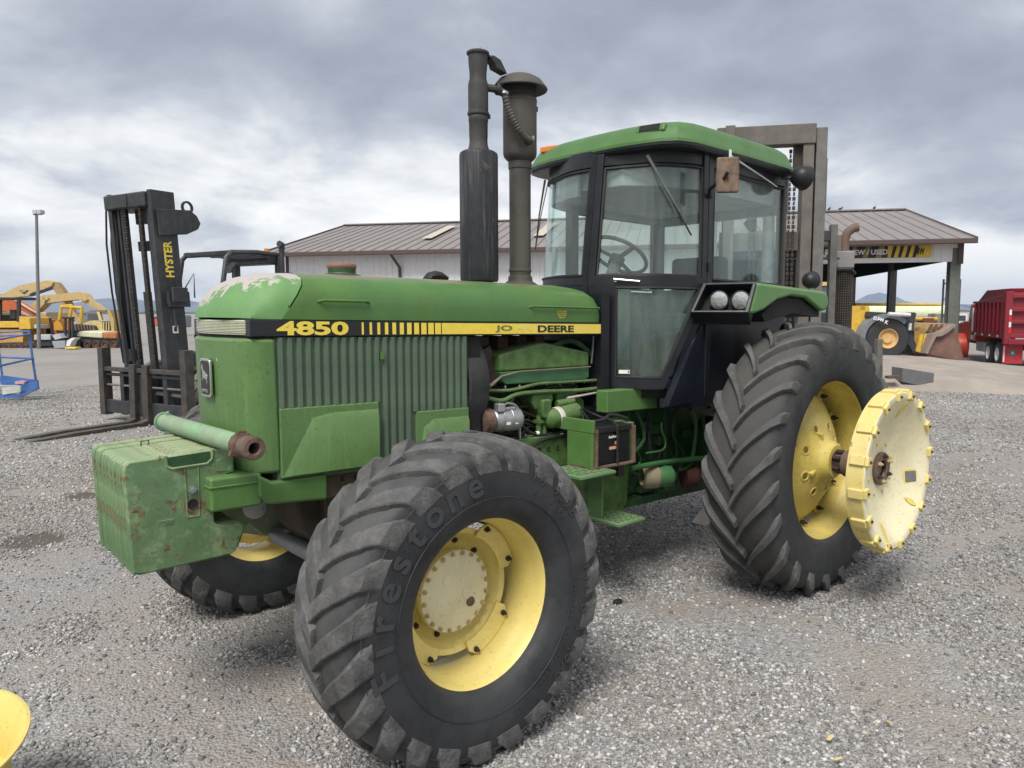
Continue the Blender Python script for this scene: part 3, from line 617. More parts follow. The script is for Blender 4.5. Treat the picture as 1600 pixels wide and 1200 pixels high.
mb = MB(); mb.loft([[(x, .04*math.cos(a), 2.012+.03*k+.028*k*math.sin(a)) for a in [2*math.pi*i/10 for i in range(10)]] for x, k in ((2.33, .3), (2.31, .8), (2.27, 1), (2.23, .9), (2.20, .55))]); part(mb, 'rubber_cap', RUBH)
# lower skirt band carrying the decals
mb = MB(); mb.box(1.25, 3.50, -.349, .349, 1.708, 1.783); part(mb, 'hood_side_band', DBK, bevel=.004)
for s in (1, -1):
    mb = MB(); mb.box(1.25, 2.48, s*.3495, s*.3515, 1.716, 1.774); part(mb, 'yellow_stripe', DYL)
    xs = []; n_ = 11; x = 2.48
    for i in range(n_):
        w_ = .036-.0026*i; g_ = .007+.0026*i
        xs.append((x+g_, x+g_+w_)); x += g_+w_
    for a, b in xs: part(MB().box(a, b, s*.3495, s*.3515, 1.716, 1.774), 'yellow_bar', DYL)
    if s > 0:
        t = text_mb('4850', 1, .0012, .035); fit(t, (3.203, .3525, 1.7455), (-1, 0, 0), (0, 0, 1), .355, .064, Vector((0, 1, 0))); part(t, 'model_number', DYL, parent=TR, flat=True)
        t = text_mb('DEERE', 1, .001, .03); fit(t, (1.645, .3525, 1.745), (-1, 0, 0), (0, 0, 1), .30, .040, Vector((0, 1, 0))); part(t, 'maker_name', DBK, flat=True)
        t = text_mb('JO', 1, .001, .02); fit(t, (2.055, .3525, 1.745), (-1, 0, 0), (0, 0, 1), .125, .038, Vector((0, 1, 0))); part(t, 'maker_name', DGF, flat=True)
        t = text_mb('HN', 1, .0005, .0); fit(t, (1.90, .3522, 1.745), (-1, 0, 0), (0, 0, 1), .12, .034, Vector((0, 1, 0))); part(t, 'worn_letters', mat('worn_letter', (.70, .58, .18), .5), flat=True)
        t = text_mb('JOHN DEERE\nTHIS MODEL\nFROM USA\nDEALER', 1, .0003, 0); fit(t, (1.60, .3545, 1.83), (-1, 0, 0), (0, 0, 1), .085, .045, Vector((0, 1, 0))); part(t, 'hood_sticker', DYL, flat=True)
# front lamp strip
def nose_outline(inset=0, back=3.40):
    h = [(3.562, 0), (3.555, .12), (3.540, .22), (3.522, .285), (3.498, .325), (3.462, .345), (3.43, .350), (back, .350)]
    h = [(x-inset, y-inset*.6) for x, y in h]
    return h+[(x, -y) for x, y in reversed(h)][:-1]
def nose_prof(z0, z1, inset, back, taper=0):
    o0 = nose_outline(inset+taper, back); o1 = nose_outline(inset, back)
    mb = MB(); mb.loft([[(x, y, z0) for x, y in o0], [(x, y, z1) for x, y in o1]]); return mb
part(nose_prof(1.714, 1.780, .012, 3.50), 'front_lamp_lens', LEN, bevel=.003)
mb = MB()
ol = nose_outline(.009, 3.50)
for k in range(1, 9):
    z = 1.716+k*.007; mb.loft([[(x, y, z) for x, y in ol], [(x+.002, y*1.004, z+.002) for x, y in ol], [(x, y, z+.004) for x, y in ol]])
part(mb, 'lens_ribs', LEN)
nose = nose_prof(1.095, 1.700, 0, 3.385, .012); part(nose, 'nose_shell', GRN2, bevel=.018, seg=3)
part(nose_prof(1.700, 1.716, .02, 3.40), 'nose_gap', DRK)
# emblem
EX = Vector((-.12, -1, 0)).normalized()     # along the nose towards the right-hand side
eo = Vector((3.566, .0, 1.512)); ez = Vector((1, 0, 0)); ex = Vector((0, 1, 0)); ey = Vector((0, 0, 1))
def plate(w, h, d, off):
    mb = MB(); pts = []
    for cx, cy, a0 in ((1, 1, 0), (-1, 1, 90), (-1, -1, 180), (1, -1, 270)):
        for i in range(5):
            a = R(a0+i*22.5); pts.append((cx*(w/2-.02)+.02*math.cos(a), cy*(h/2-.02)+.02*math.sin(a)))
    mb.loft([[eo+ex*x+ey*y+ez*off for x, y in pts], [eo+ex*x+ey*y+ez*(off+d) for x, y in pts]]); return mb
em = part(plate(.128, .178, .012, 0), 'nose_emblem', CHR, bevel=.003)
part(plate(.108, .156, .003, .0105), 'emblem_field', BLK, parent=em)
deer = [(-.036, .050), (-.030, .062), (-.026, .050), (-.020, .058), (-.020, .044), (-.012, .030), (.004, .026), (.022, .018), (.034, .008), (.040, -.006), (.034, -.016), (.040, -.030), (.032, -.030), (.024, -.016), (.010, -.010), (-.004, -.010), (-.014, -.004), (-.022, -.016), (-.034, -.022), (-.034, -.017), (-.026, -.010), (-.026, .004), (-.026, .022), (-.034, .036), (-.044, .036)]
mb = MB(); mb.add([eo+ex*(-x*-.95)+ey*(y+.006)+ez*d for d in (.0137, .0155) for x, y in deer], [tuple(range(len(deer))), tuple(range(2*len(deer)-1, len(deer)-1, -1))]+[(i, (i+1) % len(deer), len(deer)+(i+1) % len(deer), len(deer)+i) for i in range(len(deer))])
part(mb, 'leaping_deer', CHR, parent=em)
t = text_mb('JOHN DEERE', 1, .001, .02); fit(t, eo+ey*-.062+ez*.015, ex, ey, .090, .018, ez); part(t, 'emblem_lettering', CHR, parent=em, flat=True)
# side screens: corrugated grille, solid lower panels
rib0 = {}
def rib(x, z0, z1, s):
    key = (z0, z1)
    if key not in rib0:
        mb = MB(); mb.prism([(-.0225, 0), (-.016, .0005), (-.011, .016), (.006, .016), (.012, .0005), (.0225, 0), (.0225, -.004), (-.0225, -.004)], z0, z1, 'z')
        rib0[key] = mb.build('grille_rib', GRI, TR, xf=lambda v: v); o = rib0[key]
    else: o = copy(rib0[key], TR, False)
    o.location = (x, s*.331, .0187*(x-1.25)); o.scale = (1, s, 1); return o
for s in (1, -1):
    for i in range(24):
        x = 3.365-i*.045
        z0 = 1.385 if x > 2.86 else (1.07 if x > 2.665 else 1.32)
        rib(x, z0, 1.703, s)
    mb = MB(); a, b = sorted((s*.20, s*.331)); mb.box(2.30, 3.388, a, b, 1.05, 1.705); part(mb, 'screen_backing', GRI)
    mb = MB(); mb.box(2.866, 3.378, *sorted((s*.322, s*.350)), 1.065, 1.385); part(mb, 'lower_side_panel', GRN2, bevel=.006)
    def emboss(P0, P1, name):
        mb = MB(); mb.loft([[(x, s*.3495, z) for x, z in P0], [(x, s*.366, z) for x, z in P1]]); part(mb, name, GRN2)
    emboss([(3.374, 1.072), (3.22, 1.335), (3.12, 1.352), (2.872, 1.352), (2.872, 1.072)], [(3.33, 1.078), (3.18, 1.31), (3.10, 1.322), (2.876, 1.322), (2.876, 1.078)], 'panel_embossing')
    mb = MB(); mb.box(2.305, 2.645, *sorted((s*.322, s*.350)), 1.05, 1.32); part(mb, 'rear_lower_panel', GRN2, bevel=.006)
    emboss([(2.64, 1.06), (2.60, 1.24), (2.54, 1.275), (2.31, 1.275), (2.31, 1.06)], [(2.62, 1.066), (2.57, 1.22), (2.52, 1.25), (2.315, 1.25), (2.315, 1.066)], 'panel_embossing')
    mb = MB(); mb.box(2.838, 2.852, *sorted((s*.347, s*.362)), 1.595, 1.632); part(mb, 'screen_latch', GRN)
# fan shroud
mb = MB(); mb.lathe([(.10, 0), (.345, 0), (.352, .01), (.352, .13), (.34, .14)], (2.155, 0, 1.44), (1, 0, 0), 64); part(mb, 'fan_shroud', BLM)
mb = MB(); mb.box(2.20, 2.9, -.32, .32, 1.05, 1.70); part(mb, 'radiator_core', DRK)
# exhaust stack
Z = lambda x: .0187*(x-1.25)
mb = MB(); X = 1.943
mb.lathe([(0, .005), (.110, .005), (.1145, .015), (.1145, .735), (.110, .752), (.095, .762), (0, .765)], (X, 0, 2.018), (0, 0, 1), 40); muf = part(mb, 'muffler', MUF, ang=30)
mb = MB(); b = 2.018
mb.lathe([(.058, .755), (.066, .765), (.055, .80), (.053, .83), (.0545, .84), (.0555, .93), (.058, .935), (.058, .96), (.0555, .965), (.060, .97), (.064, .972), (.064, .985), (.059, .99), (.059, 1.13), (.058, 1.15), (.050, 1.175), (.050, 1.21), (.0555, 1.26), (.0565, 1.31), (.066, 1.315), (.067, 1.325), (.060, 1.330), (.050, 1.328), (.045, 1.20)], (X, 0, b), (0, 0, 1), 36)
mb.box(X-.085, X-.055, -.01, .01, b+.965, b+.99)
part(mb, 'exhaust_pipe', BLM, ang=30, parent=TR)
mb = MB(); mb.prism([(X-.04, b+1.325), (X-.085, b+1.318), (X-.10, b+1.325), (X-.15, b+1.312), (X-.20, b+1.245), (X-.115, b+1.262), (X-.105, b+1.288), (X-.075, b+1.295), (X-.062, b+1.31)], -.030, .030); mb.cyl((X-.075, -.05, b+1.305), (X-.075, .05, b+1.305), .012, 10); mb.tube([(X+.0, 0, b+1.33), (X-.02, 0, b+1.36)], .002, 5)
part(mb, 'rain_flap', BLM)
# air intake stack
X = 1.615
mb = MB(); mb.lathe([(.12, -.005), (.10, .006), (.078, .02), (.073, .05), (.066, .055), (.067, .075), (.071, .078), (.071, .092), (.067, .096), (.067, .705), (.072, .708), (.073, .75), (.068, .755)], (X, 0, b), (0, 0, 1), 36); part(mb, 'intake_pipe', BRM, ang=30)
mb = MB(); mb.lathe([(.073, .753), (.088, .765), (.100, .780), (.104, .80), (.104, 1.105), (.106, 1.108), (.106, 1.12), (.103, 1.122), (.10, 1.13)], (X, 0, b), (0, 0, 1), 40); part(mb, 'precleaner_bowl', BRM, ang=30)
PM = mat('mesh_screen', (.05, .048, .042), .7); 
mb = MB(); mb.lathe([(.100, 1.12), (.100, 1.23)], (X, 0, b), (0, 0, 1), 40); part(mb, 'precleaner_screen', DRK)
mb = MB()
for k in range(60):
    a = 2*math.pi*k/60; mb.bar((X+.101*math.cos(a), .101*math.sin(a), b+1.122), (X+.101*math.cos(a+.2), .101*math.sin(a+.2), b+1.20), .003, .003); mb.bar((X+.101*math.cos(a+.2), .101*math.sin(a+.2), b+1.122), (X+.101*math.cos(a), .101*math.sin(a), b+1.20), .003, .003)
tag(part(mb, 'screen_wires', PM), kind='stuff')
mb = MB(); mb.lathe([(.10, 1.205), (.155, 1.185), (.168, 1.178), (.171, 1.185), (.165, 1.195), (.13, 1.238), (.085, 1.262), (.03, 1.270), (0, 1.271)], (X, 0, b), (0, 0, 1), 44); part(mb, 'precleaner_cap', BRM, ang=30)
part(MB().box(X-.125, X-.104, .0, .03, b+1.07, b+1.10), 'bowl_clamp', BLM); mb = MB(); mb.tube([(1.885, .02, b+1.135), (1.84, .05, b+1.13), (1.80, .07, b+1.11)], .022, 10); mb.lathe([(.032, -.01), (.034, 0), (.032, .01)], (1.835, .05, b+1.13), (-1, .4, 0), 12)
part(mb, 'aspirator_valve', BLM)
path = [(1.80, .07, b+1.11), (1.785, .085, b+1.03), (1.765, .11, b+.96), (1.735, .125, b+.90), (1.69, .125, b+.865), (1.645, .115, b+.855), (1.625, .095, b+.86)]
fine = []
for i in range(len(path)-1):
    for k in range(8):
        a, c = Vector(path[i]), Vector(path[i+1]); fine.append(a.lerp(c, k/8))
mb = MB(); mb.tube(fine, [.0235 if i % 2 else .0195 for i in range(len(fine))], 10); part(mb, 'corrugated_hose', BRM, ang=20)
mb = MB(); mb.lathe([(.026, -.008), (.0265, .008)], path[-2], Vector(path[-1])-Vector(path[-2]), 14); mb.lathe([(.026, -.008), (.0265, .008)], path[0], (0.2, 0, -1), 14); mb.obox((1.63, .135, b+.87), (.01, .012, .025)); part(mb, 'hose_clamp', ALU)

# ---- front frame, axle
mb = MB(); mb.prism([(3.485, 1.100), (3.485, 1.00), (3.44, .955), (3.15, .935), (3.15, 1.060), (3.42, 1.060)], -.345, .345); part(mb, 'front_frame', GRN, bevel=.015)
mb = MB(); mb.box(2.35, 3.16, .20, .305, .93, 1.06); mb.box(2.35, 3.16, -.305, -.20, .93, 1.06); mb.box(2.62, 3.10, -.21, .21, .80, .95); part(mb, 'side_rail', mat('dirty_brown_frame', (.075, .06, .04), .7, var=.3, rust=.2, bump=.3), bevel=.01)
for x_, z_ in ((3.05, 1.02), (3.05, .96), (2.98, 1.02), (2.98, .96)):
    part(bolt_mb((x_, .3045, z_), (0, 1, 0), .013, .012), 'frame_bolt', DBL)
mb = MB(); mb.box(3.46, 3.690, -.33, .33, .955, 1.105); part(mb, 'weight_bracket', GRN, bevel=.014)
mb = MB(); mb.box(3.455, 3.695, -.335, .335, 1.060, 1.068); part(mb, 'bracket_lip', GRN, bevel=.003)
AX = mat('axle_grey_green', (.21, .25, .15), .6, var=.2, dust=.4, rust=.12, bump=.25)
mb = MB(); mb.lathe([(.0, -1.0), (.12, -1.0), (.135, -.95), (.135, -.80), (.10, -.70), (.085, -.5), (.095, -.25), (.14, -.12), (.15, 0), (.14, .12), (.095, .25), (.085, .5), (.10, .70), (.135, .80), (.135, .95), (.12, 1.0), (0, 1.0)], (2.93, 0, .668), (0, 1, 0), 28); mb.lathe([(0, -.22), (.08, -.20), (.14, -.1), (.16, 0)], (2.93, 0, .67), (1, 0, 0), 24)
mb.build('front_axle', GRD, TR, bevel=.004)
mb = MB()
for s in (1, -1): MB().prism([(3.10, .72), (3.30, .78), (3.36, .72), (3.30, .66), (3.05, .58), (2.93, .6), (2.93, .75)], s*.48, s*.62).build('steering_arm', AX, TR, bevel=.012)
mb.prism([(3.44, .60), (3.42, .88), (3.30, .93), (3.06, .90), (3.02, .62), (3.20, .66), (3.28, .74), (3.36, .70)], -.36, -.30)
mb.build('axle_knuckle', AX, TR, bevel=.012)
mb = MB(); mb.prism([(3.22, .95), (3.20, .80), (3.12, .70), (2.98, .69), (2.80, .72), (2.66, .80), (2.62, .95)], -.16, .16); mb.build('axle_support', mat('brown_casting', (.055, .042, .03), .7, var=.3, bump=.3), TR, bevel=.02)
mb = MB(); mb.cyl((3.14, -.75, .66), (3.14, .75, .66), .024, 12); mb.cyl((3.14, -.28, .66), (3.14, .28, .66), .045, 16); mb.build('steering_cylinder', ALU, TR)
mb = MB(); mb.lathe([(0, 0), (.055, 0), (.06, .02), (.06, .07), (.03, .08), (0, .08)], (3.24, -.30, .84), (.5, 1, 0), 20); mb.build('pivot_bushing', ALU, TR)

# suitcase weights
wp = [(4.052, 1.195), (4.048, 1.222), (4.032, 1.236), (3.70, 1.252), (3.625, 1.245), (3.625, 1.150), (3.655, 1.147), (3.660, 1.12), (3.712, 1.118), (3.715, .945), (3.70, .930), (3.61, .928), (3.585, .905), (3.610, .84), (3.632, .805), (3.655, .793), (4.005, .782), (4.035, .790)]
WK = (CAM.y-.27)/(CAM.y-.44)
SK0 = SK
def SK(v):      # the weights: brought in to the tractor's centre line
    v = Vector(SK0(v)); return (CAM.x+(v.x-CAM.x)*WK, v.y-.17, CAM.z+(v.z-CAM.z)*WK)
def weight_mb(y0, y1):
    mb = MB(); c = (3.84, 1.02); ins = [(c[0]+(x-c[0])*.968, c[1]+(z-c[1])*.968) for x, z in wp]
    mb.loft([[(x, y0, z) for x, z in ins], [(x, y0+.007, z) for x, z in wp], [(x, y1-.008, z) for x, z in wp], [(x, y1, z) for x, z in ins]]); return mb
w0 = None
for i in range(11):
    y1 = .44-i*.0495
    if i == 0:
        mb = weight_mb(y1-.0360, y1); o = part(mb, 'suitcase_weight', GRW, bevel=.002, seg=1)
        # raised handle slot, bolt recess, cast number
        sm_ = MB(); sm_.prism([(3.89, 1.21), (3.89, 1.236), (3.725, 1.244), (3.72, 1.215), (3.74, 1.20), (3.87, 1.195)], y1+.0002, y1+.0012); part(sm_, 'handle_slot', GRD, parent=o)
        sm_ = MB(); sm_.tube([(3.895, y1, 1.243), (3.893, y1, 1.20), (3.875, y1, 1.189), (3.735, y1, 1.194), (3.715, y1, 1.212), (3.712, y1, 1.25)], .006, 8); part(sm_, 'slot_rim', GRW, parent=o)
        sm_ = MB()
        sm_.tube([(3.826, y1, 1.19), (3.822, y1, .985), (3.775, y1, .983), (3.772, y1, 1.19)], .004, 6); part(sm_, 'bolt_pocket', GRW, parent=o)
        part(bolt_mb((3.800, y1, 1.095), (0, 1, 0), .017, .010), 'weight_bolt', ALU, parent=o)
        sm_ = MB(); sm_.lathe([(0, .0008), (.017, .0008), (.020, .004), (.022, .0)], (3.800, y1, 1.035), (0, 1, 0), 16); part(sm_, 'bolt_hole', DRK, parent=o)
        sm_ = MB(); sm_.prism([(3.70, 1.20), (3.70, 1.155), (3.635, 1.155), (3.635, 1.215), (3.655, 1.222)], y1, y1+.003); part(sm_, 'hook_tab', GRW, parent=o, bevel=.001)
        sm_ = MB(); sm_.prism([(3.69, .925), (3.615, .922), (3.60, .90), (3.64, .81), (3.665, .80)], y1+.0002, y1+.010); part(sm_, 'lower_lug', GRW, parent=o, bevel=.002)
        t = text_mb('R55602', 1, .0015); fit(t, (3.905, y1+.001, .975), (-1, 0, 0), (0, 0, 1), .052, .014, Vector((0, 1, 0))); part(t, 'cast_number', GRW, parent=o, flat=True)
        sm_ = MB(); sm_.tube([(3.935, y1, .964), (3.875, y1, .964), (3.875, y1, .986), (3.935, y1, .986), (3.935, y1, .964)], .0015, 4); part(sm_, 'number_frame', GRW, parent=o)
    elif i == 1:
        w0 = part(weight_mb(y1-.0360, y1), 'suitcase_weight', GRW, bevel=.002, seg=1)
    else:
        o = copy(w0, TR, False); o.location = (random.uniform(-.006, .004), -(i-1)*.0495, random.uniform(-.004, .004))
mb = MB(); mb.tube([(3.90, .11, 1.24), (3.90, .11, 1.262), (3.87, .11, 1.264), (3.87, .11, 1.24)], .004, 6); part(mb, 'weight_staple', GAL)
SK = SK0

# ================================================================== CAB
def on_y(px, py, y):
    v = ray(px, py); return CAM+v*((y-CAM.y)/v.y)
def on_x(px, py, x):
    v = ray(px, py); return CAM+v*((x-CAM.x)/v.x)
CT = [(1.18, 0), (1.17, .12), (1.14, .22), (1.08, .36), (1.0, .5), (.88, .585), (.74, .64), (.57, .668), (-.48, .63)]
CS = [0]
for a, b in zip(CT, CT[1:]): CS.append(CS[-1]+math.hypot(b[0]-a[0], b[1]-a[1]))
SB, SR = CS[7], CS[8]
def cabpt(s, z, off=0):
    sg = 1 if s >= 0 else -1; q = abs(s); k = 0
    while k < len(CS)-2 and q > CS[k+1]: k += 1
    def cm(t):       # catmull-rom inside the rounded front, straight at the side
        if k >= 7: a, b = CT[7], CT[8]; return Vector((a[0]+(b[0]-a[0])*t, a[1]+(b[1]-a[1])*t))
        p = [Vector(CT[max(0, k-1)]) if k > 0 else Vector((CT[1][0], -CT[1][1])), Vector(CT[k]), Vector(CT[k+1]), Vector(CT[min(8, k+2)]) if k < 6 else Vector((.40, .662))]
        return .5*((2*p[1])+(-p[0]+p[2])*t+(2*p[0]-5*p[1]+4*p[2]-p[3])*t*t+(-p[0]+3*p[1]-3*p[2]+p[3])*t**3)
    t = (q-CS[k])/(CS[k+1]-CS[k]); P0 = cm(t); P1 = cm(t+.01); d = (P1-P0).normalized(); nrm = Vector((d.y, -d.x)) if False else Vector((d[1], -d[0]))
    if k >= 0: nrm = Vector((-(-d[1]), -d[0]))
    w = smooth((SB-q)/SB*1.3) if q < SB else 0; tt = max(0, z-2.05)/.75
    x = P0.x-.085*tt*w; y = P0.y*(1-.03*tt*w)
    x += nrm.x*off; y += nrm.y*off
    if sg < 0: y = -y*.89
    return Vector((x, y, z))
def s_at(px, py):
    best = None
    v = ray(px, py)
    for i in range(0, 400):
        s = i*SR/400; p = cabpt(s, 2.0)
        t = (p.x-CAM.x)/v.x; q = CAM+v*t
        p2 = cabpt(s, q.z); e = abs(q.y-p2.y)+0*s
        t2 = (p2.x-CAM.x)/v.x; q = CAM+v*t2; e = abs(q.y-p2.y)
        if best is None or e < best[0]: best = (e, s, q.z)
    return best[1], best[2]
def cab_hit(px, py, off=0):
    s, z = s_at(px, py); p = cabpt(s, z, off); return p
def hb(s0, s1, za, zb, off=0, th=.02, n=14):
    """band between heights za..zb (numbers or functions of s)"""
    fa = za if callable(za) else (lambda s: za); fb = zb if callable(zb) else (lambda s: zb)
    ss = [s0+(s1-s0)*i/n for i in range(n+1)]; mb = MB()
    A = [cabpt(s, fa(s), off) for s in ss]; B = [cabpt(s, fb(s), off) for s in ss]; C_ = [cabpt(s, fb(s), off-th) for s in ss]; D_ = [cabpt(s, fa(s), off-th) for s in ss]
    m = n+1; F = []
    for i in range(n):
        for a, b in ((0, 1), (1, 2), (2, 3), (3, 0)): F.append((a*m+i, a*m+i+1, b*m+i+1, b*m+i))
    F += [(0, m, 2*m, 3*m), (m-1, 4*m-1, 3*m-1, 2*m-1)]; mb.add(A+B+C_+D_, F); return mb
def vb(sa, sb, w, za, zb, off=0, th=.03, n=8):
    """slanting post: centre runs from s=sa at za to s=sb at zb"""
    mb = MB(); rings = []
    for i in range(n+1):
        z = za+(zb-za)*i/n; s = sa+(sb-sa)*i/n; rings.append([cabpt(s-w/2, z, off), cabpt(s+w/2, z, off), cabpt(s+w/2, z, off-th), cabpt(s-w/2, z, off-th)])
    mb.loft(rings); return mb
cab = empty('cab'); cab.parent = TR
def cpart(mb, name, m, bevel=0, **k): return part(mb, name, m, bevel, parent=cab, **k)
ZG0, ZG1, ZR = 2.09, 2.80, 2.885
s1, _ = s_at(921, 430)                       # post between windshield and door
print('front post s', s1, 'B', SB, 'R', SR)
SEAL = mat('window_rubber', (.020, .020, .021), .55, bump=.1)
# headers and sills
cpart(hb(-SR, SR, 2.795, 2.90, 0, .06, 40), 'roof_header', BLK)
cpart(hb(-SR, -.02, 2.62, 2.80, -.03, .03, 20), 'right_header', INT)
cpart(hb(-SB, s1, 2.03, 2.085, 0, .04, 16), 'windshield_sill', BLK)
cpart(hb(s1+.03, SB-.02, 2.025, 2.085, .012, .03, 16), 'door_waist_rail', BLK, bevel=.004)
# posts
cpart(vb(s1-.030, s1-.030, .040, 1.95, 2.87, .004, .05), 'windshield_post', BLK, bevel=.004)
cpart(vb(s1+.022, s1+.022, .050, 2.02, 2.87, .014, .05), 'door_front_frame', BLK, bevel=.005)
cpart(vb(SB-.045, SB-.045, .045, 2.02, 2.87, .014, .04), 'door_rear_frame', BLK, bevel=.005)
cpart(vb(SB+.02, SB+.02, .055, 1.3, 2.87, .004, .07), 'door_post', BLK, bevel=.005)
cpart(vb(SR-.02, SR-.02, .05, 1.9, 2.87, .0, .06), 'rear_post', mat('rear_post_dust', (.07, .063, .05), .6, var=.2), bevel=.005)
for s in (-SB, -SR+.02): cpart(vb(s, s, .085, 1.3, 2.87, .0, .07), 'right_post', BLK)
# windshield, door and rear side glass (with rubber seals)
def glass(s0, s1_, z0, z1, name, gm=GLS, off=-.008, label=None):
    o = cpart(hb(s0, s1_, z0, z1, off, .006, 24), name, gm)
    fr = []
    n = 22
    for i in range(n+1): fr.append(cabpt(s0+(s1_-s0)*i/n, z1, off+.006))
    for i in range(1, 8): fr.append(cabpt(s1_, z1+(z0-z1)*i/8, off+.006))
    for i in range(n+1): fr.append(cabpt(s1_+(s0-s1_)*i/n, z0, off+.006))
    for i in range(1, 9): fr.append(cabpt(s0, z0+(z1-z0)*i/8, off+.006))
    mb = MB(); mb.tube(fr, .010, 6); cpart(mb, 'glass_seal', SEAL)
    return o
glass(-SB+.03, s1-.055, 2.09, 2.775, 'windshield')
glass(s1+.055, SB-.075, 2.09, 2.775, 'door_window')
glass(SB+.055, SR-.055, 2.075, 2.775, 'rear_side_window')
glass(-SR+.08, -SB-.06, 2.06, 2.62, 'right_side_window')
# door lower part: a trapezoid window in a black frame that narrows towards the floor
sA0, _ = s_at(945, 600); sB0, _ = s_at(1036, 608)
sF = lambda z: s1+.0+(sA0-s1)*smooth((2.05-z)/.42)            # front edge
sK = lambda z: (SB-.01)+(sB0-(SB-.01))*(2.05-z)/(2.05-1.36)     # diagonal rear edge
def vband(fa, fb, z0, z1, off, th, n=20):
    mb = MB(); rings = []
    for i in range(n+1):
        z = z0+(z1-z0)*i/n; a, b = fa(z), fb(z); m_ = (a+b)/2
        rings.append([cabpt(a, z, off), cabpt(m_, z, off), cabpt(b, z, off), cabpt(b, z, off-th), cabpt(m_, z, off-th), cabpt(a, z, off-th)])
    mb.loft(rings); return mb
gF = lambda z: max(sF(z)+.055, s_at(963, 500)[0]); gK = lambda z: sK(z)-.055
cpart(vband(sF, gF, 1.36, 2.027, .012, .03), 'door_front_stile', BLK, bevel=.003)
cpart(vband(gK, sK, 1.36, 2.027, .012, .03), 'door_diagonal_stile', BLK, bevel=.003)
cpart(hb(gF(1.40)-.002, gK(1.40)+.01, 1.36, 1.432, .0115, .03), 'door_bottom_panel', BLK, bevel=.002)
cpart(hb(gF(2.0)-.002, gK(2.02)+.002, 2.012, 2.03, .0115, .03), 'door_mid_rail', BLK)
cpart(vband(gF, gK, 1.43, 2.014, -.002, .006), 'door_lower_window', GLD)
fr = [cabpt(gF(2.012)+(gK(2.012)-gF(2.012))*i/12, 2.008, .008) for i in range(13)]+[cabpt(gK(z), z, .008) for z in np.linspace(2.0, 1.44, 10)]+[cabpt(gK(1.437)+(gF(1.437)-gK(1.437))*i/8, 1.436, .008) for i in range(9)]+[cabpt(gF(z), z, .008) for z in np.linspace(1.45, 2.0, 10)]
mb = MB(); mb.tube(fr, .009, 6); cpart(mb, 'lower_seal', SEAL)
mb = MB(); mb.tube([(1.27, .345, 1.90), (1.24, .352, 1.97), (1.18, .34, 2.02)], .03, 8)
# door handle, sticker, hinges
a = cab_hit(961, 436, .03); b_ = cab_hit(1000, 439, .03); mb = MB(); mb.tube([cab_hit(964, 437, -.005), cab_hit(964, 437, .030)], .013, 12); mb.tube([a, b_], [.0095, .007], 10); part(mb, 'door_handle', mat('worn_chrome', (.55, .55, .54), .3, .8, bump=0), parent=TR)
p0 = cab_hit(975, 580, .004); q0 = cab_hit(987, 580, .004); mb = MB(); up = Vector((0, 0, 1)); d_ = (q0-p0).normalized()
mb.add([p0-d_*.036-up*.012, p0+d_*.036-up*.012, p0+d_*.036+up*.012, p0-d_*.036+up*.012], [(0, 1, 2, 3)]); cpart(mb, 'window_sticker', WHT, flat=True)
mb = MB(); mb.add([p0+d_*.024-up*.007+Vector((.001, .001, 0)), p0+d_*.032-up*.007+Vector((.001, .001, 0)), p0+d_*.032+up*.007+Vector((.001, .001, 0)), p0+d_*.024+up*.007+Vector((.001, .001, 0))], [(0, 1, 2, 3)]); cpart(mb, 'sticker_print', DBK, flat=True)
for z in (2.15, 2.62):
    mb = MB(); mb.tube([cabpt(SB-.01, z-.03, .02), cabpt(SB-.01, z+.03, .02)], .012, 10); cpart(mb, 'door_hinge', BLK)
# side sheet behind the door, cowl below the windshield
mb = MB(); n = 24; A = []; B = []
for i in range(n+1):
    t_ = i/n; s = sK(2.0)+(SR-sK(2.0))*t_; zb = 1.24 if s < SB+.2 else 1.24+.12*smooth((s-SB-.2)/.5); A.append(cabpt(s, 2.05, .0)); B.append(cabpt(sB0+(SR-sB0)*t_, zb, .0))
mb.strip(B, A, .02); cpart(mb, 'cab_side_sheet', BLD)
cpart(hb(-SR, s1+.0, 1.55, 2.04, -.004, .03, 24), 'cowl', BLK)
cpart(vband(lambda z: s1-.05, sF, 1.36, 2.03, -.002, .03), 'door_jamb', BLK)
mb = MB(); mb.box(-.50, -.44, -.56, .63, 1.30, 2.06); mb.box(-.50, -.44, -.56, .63, 2.60, 2.88); cpart(mb, 'cab_rear_wall', INT)
mb = MB(); mb.box(-.478, -.472, -.53, .60, 2.06, 2.60); cpart(mb, 'rear_window', GLS)
mb = MB(); mb.prism([(1.05, -.45), (1.10, 0), (1.05, .40), (.85, .54), (.5, .62), (-.45, .60), (-.45, -.54), (.5, -.55), (.9, -.5)], 1.30, 1.36, 'z'); cpart(mb, 'cab_floor', DRK)
mb = MB(); mb.prism([(1.0, -.3), (1.03, 0), (1.0, .3), (.85, .45), (.5, .56), (-.42, .56), (-.42, -.50), (.5, -.50), (.9, -.42)], 2.66, 2.86, 'z'); cpart(mb, 'headliner', mat('headliner', (.30, .31, .31), .8, var=.15), bevel=.01)
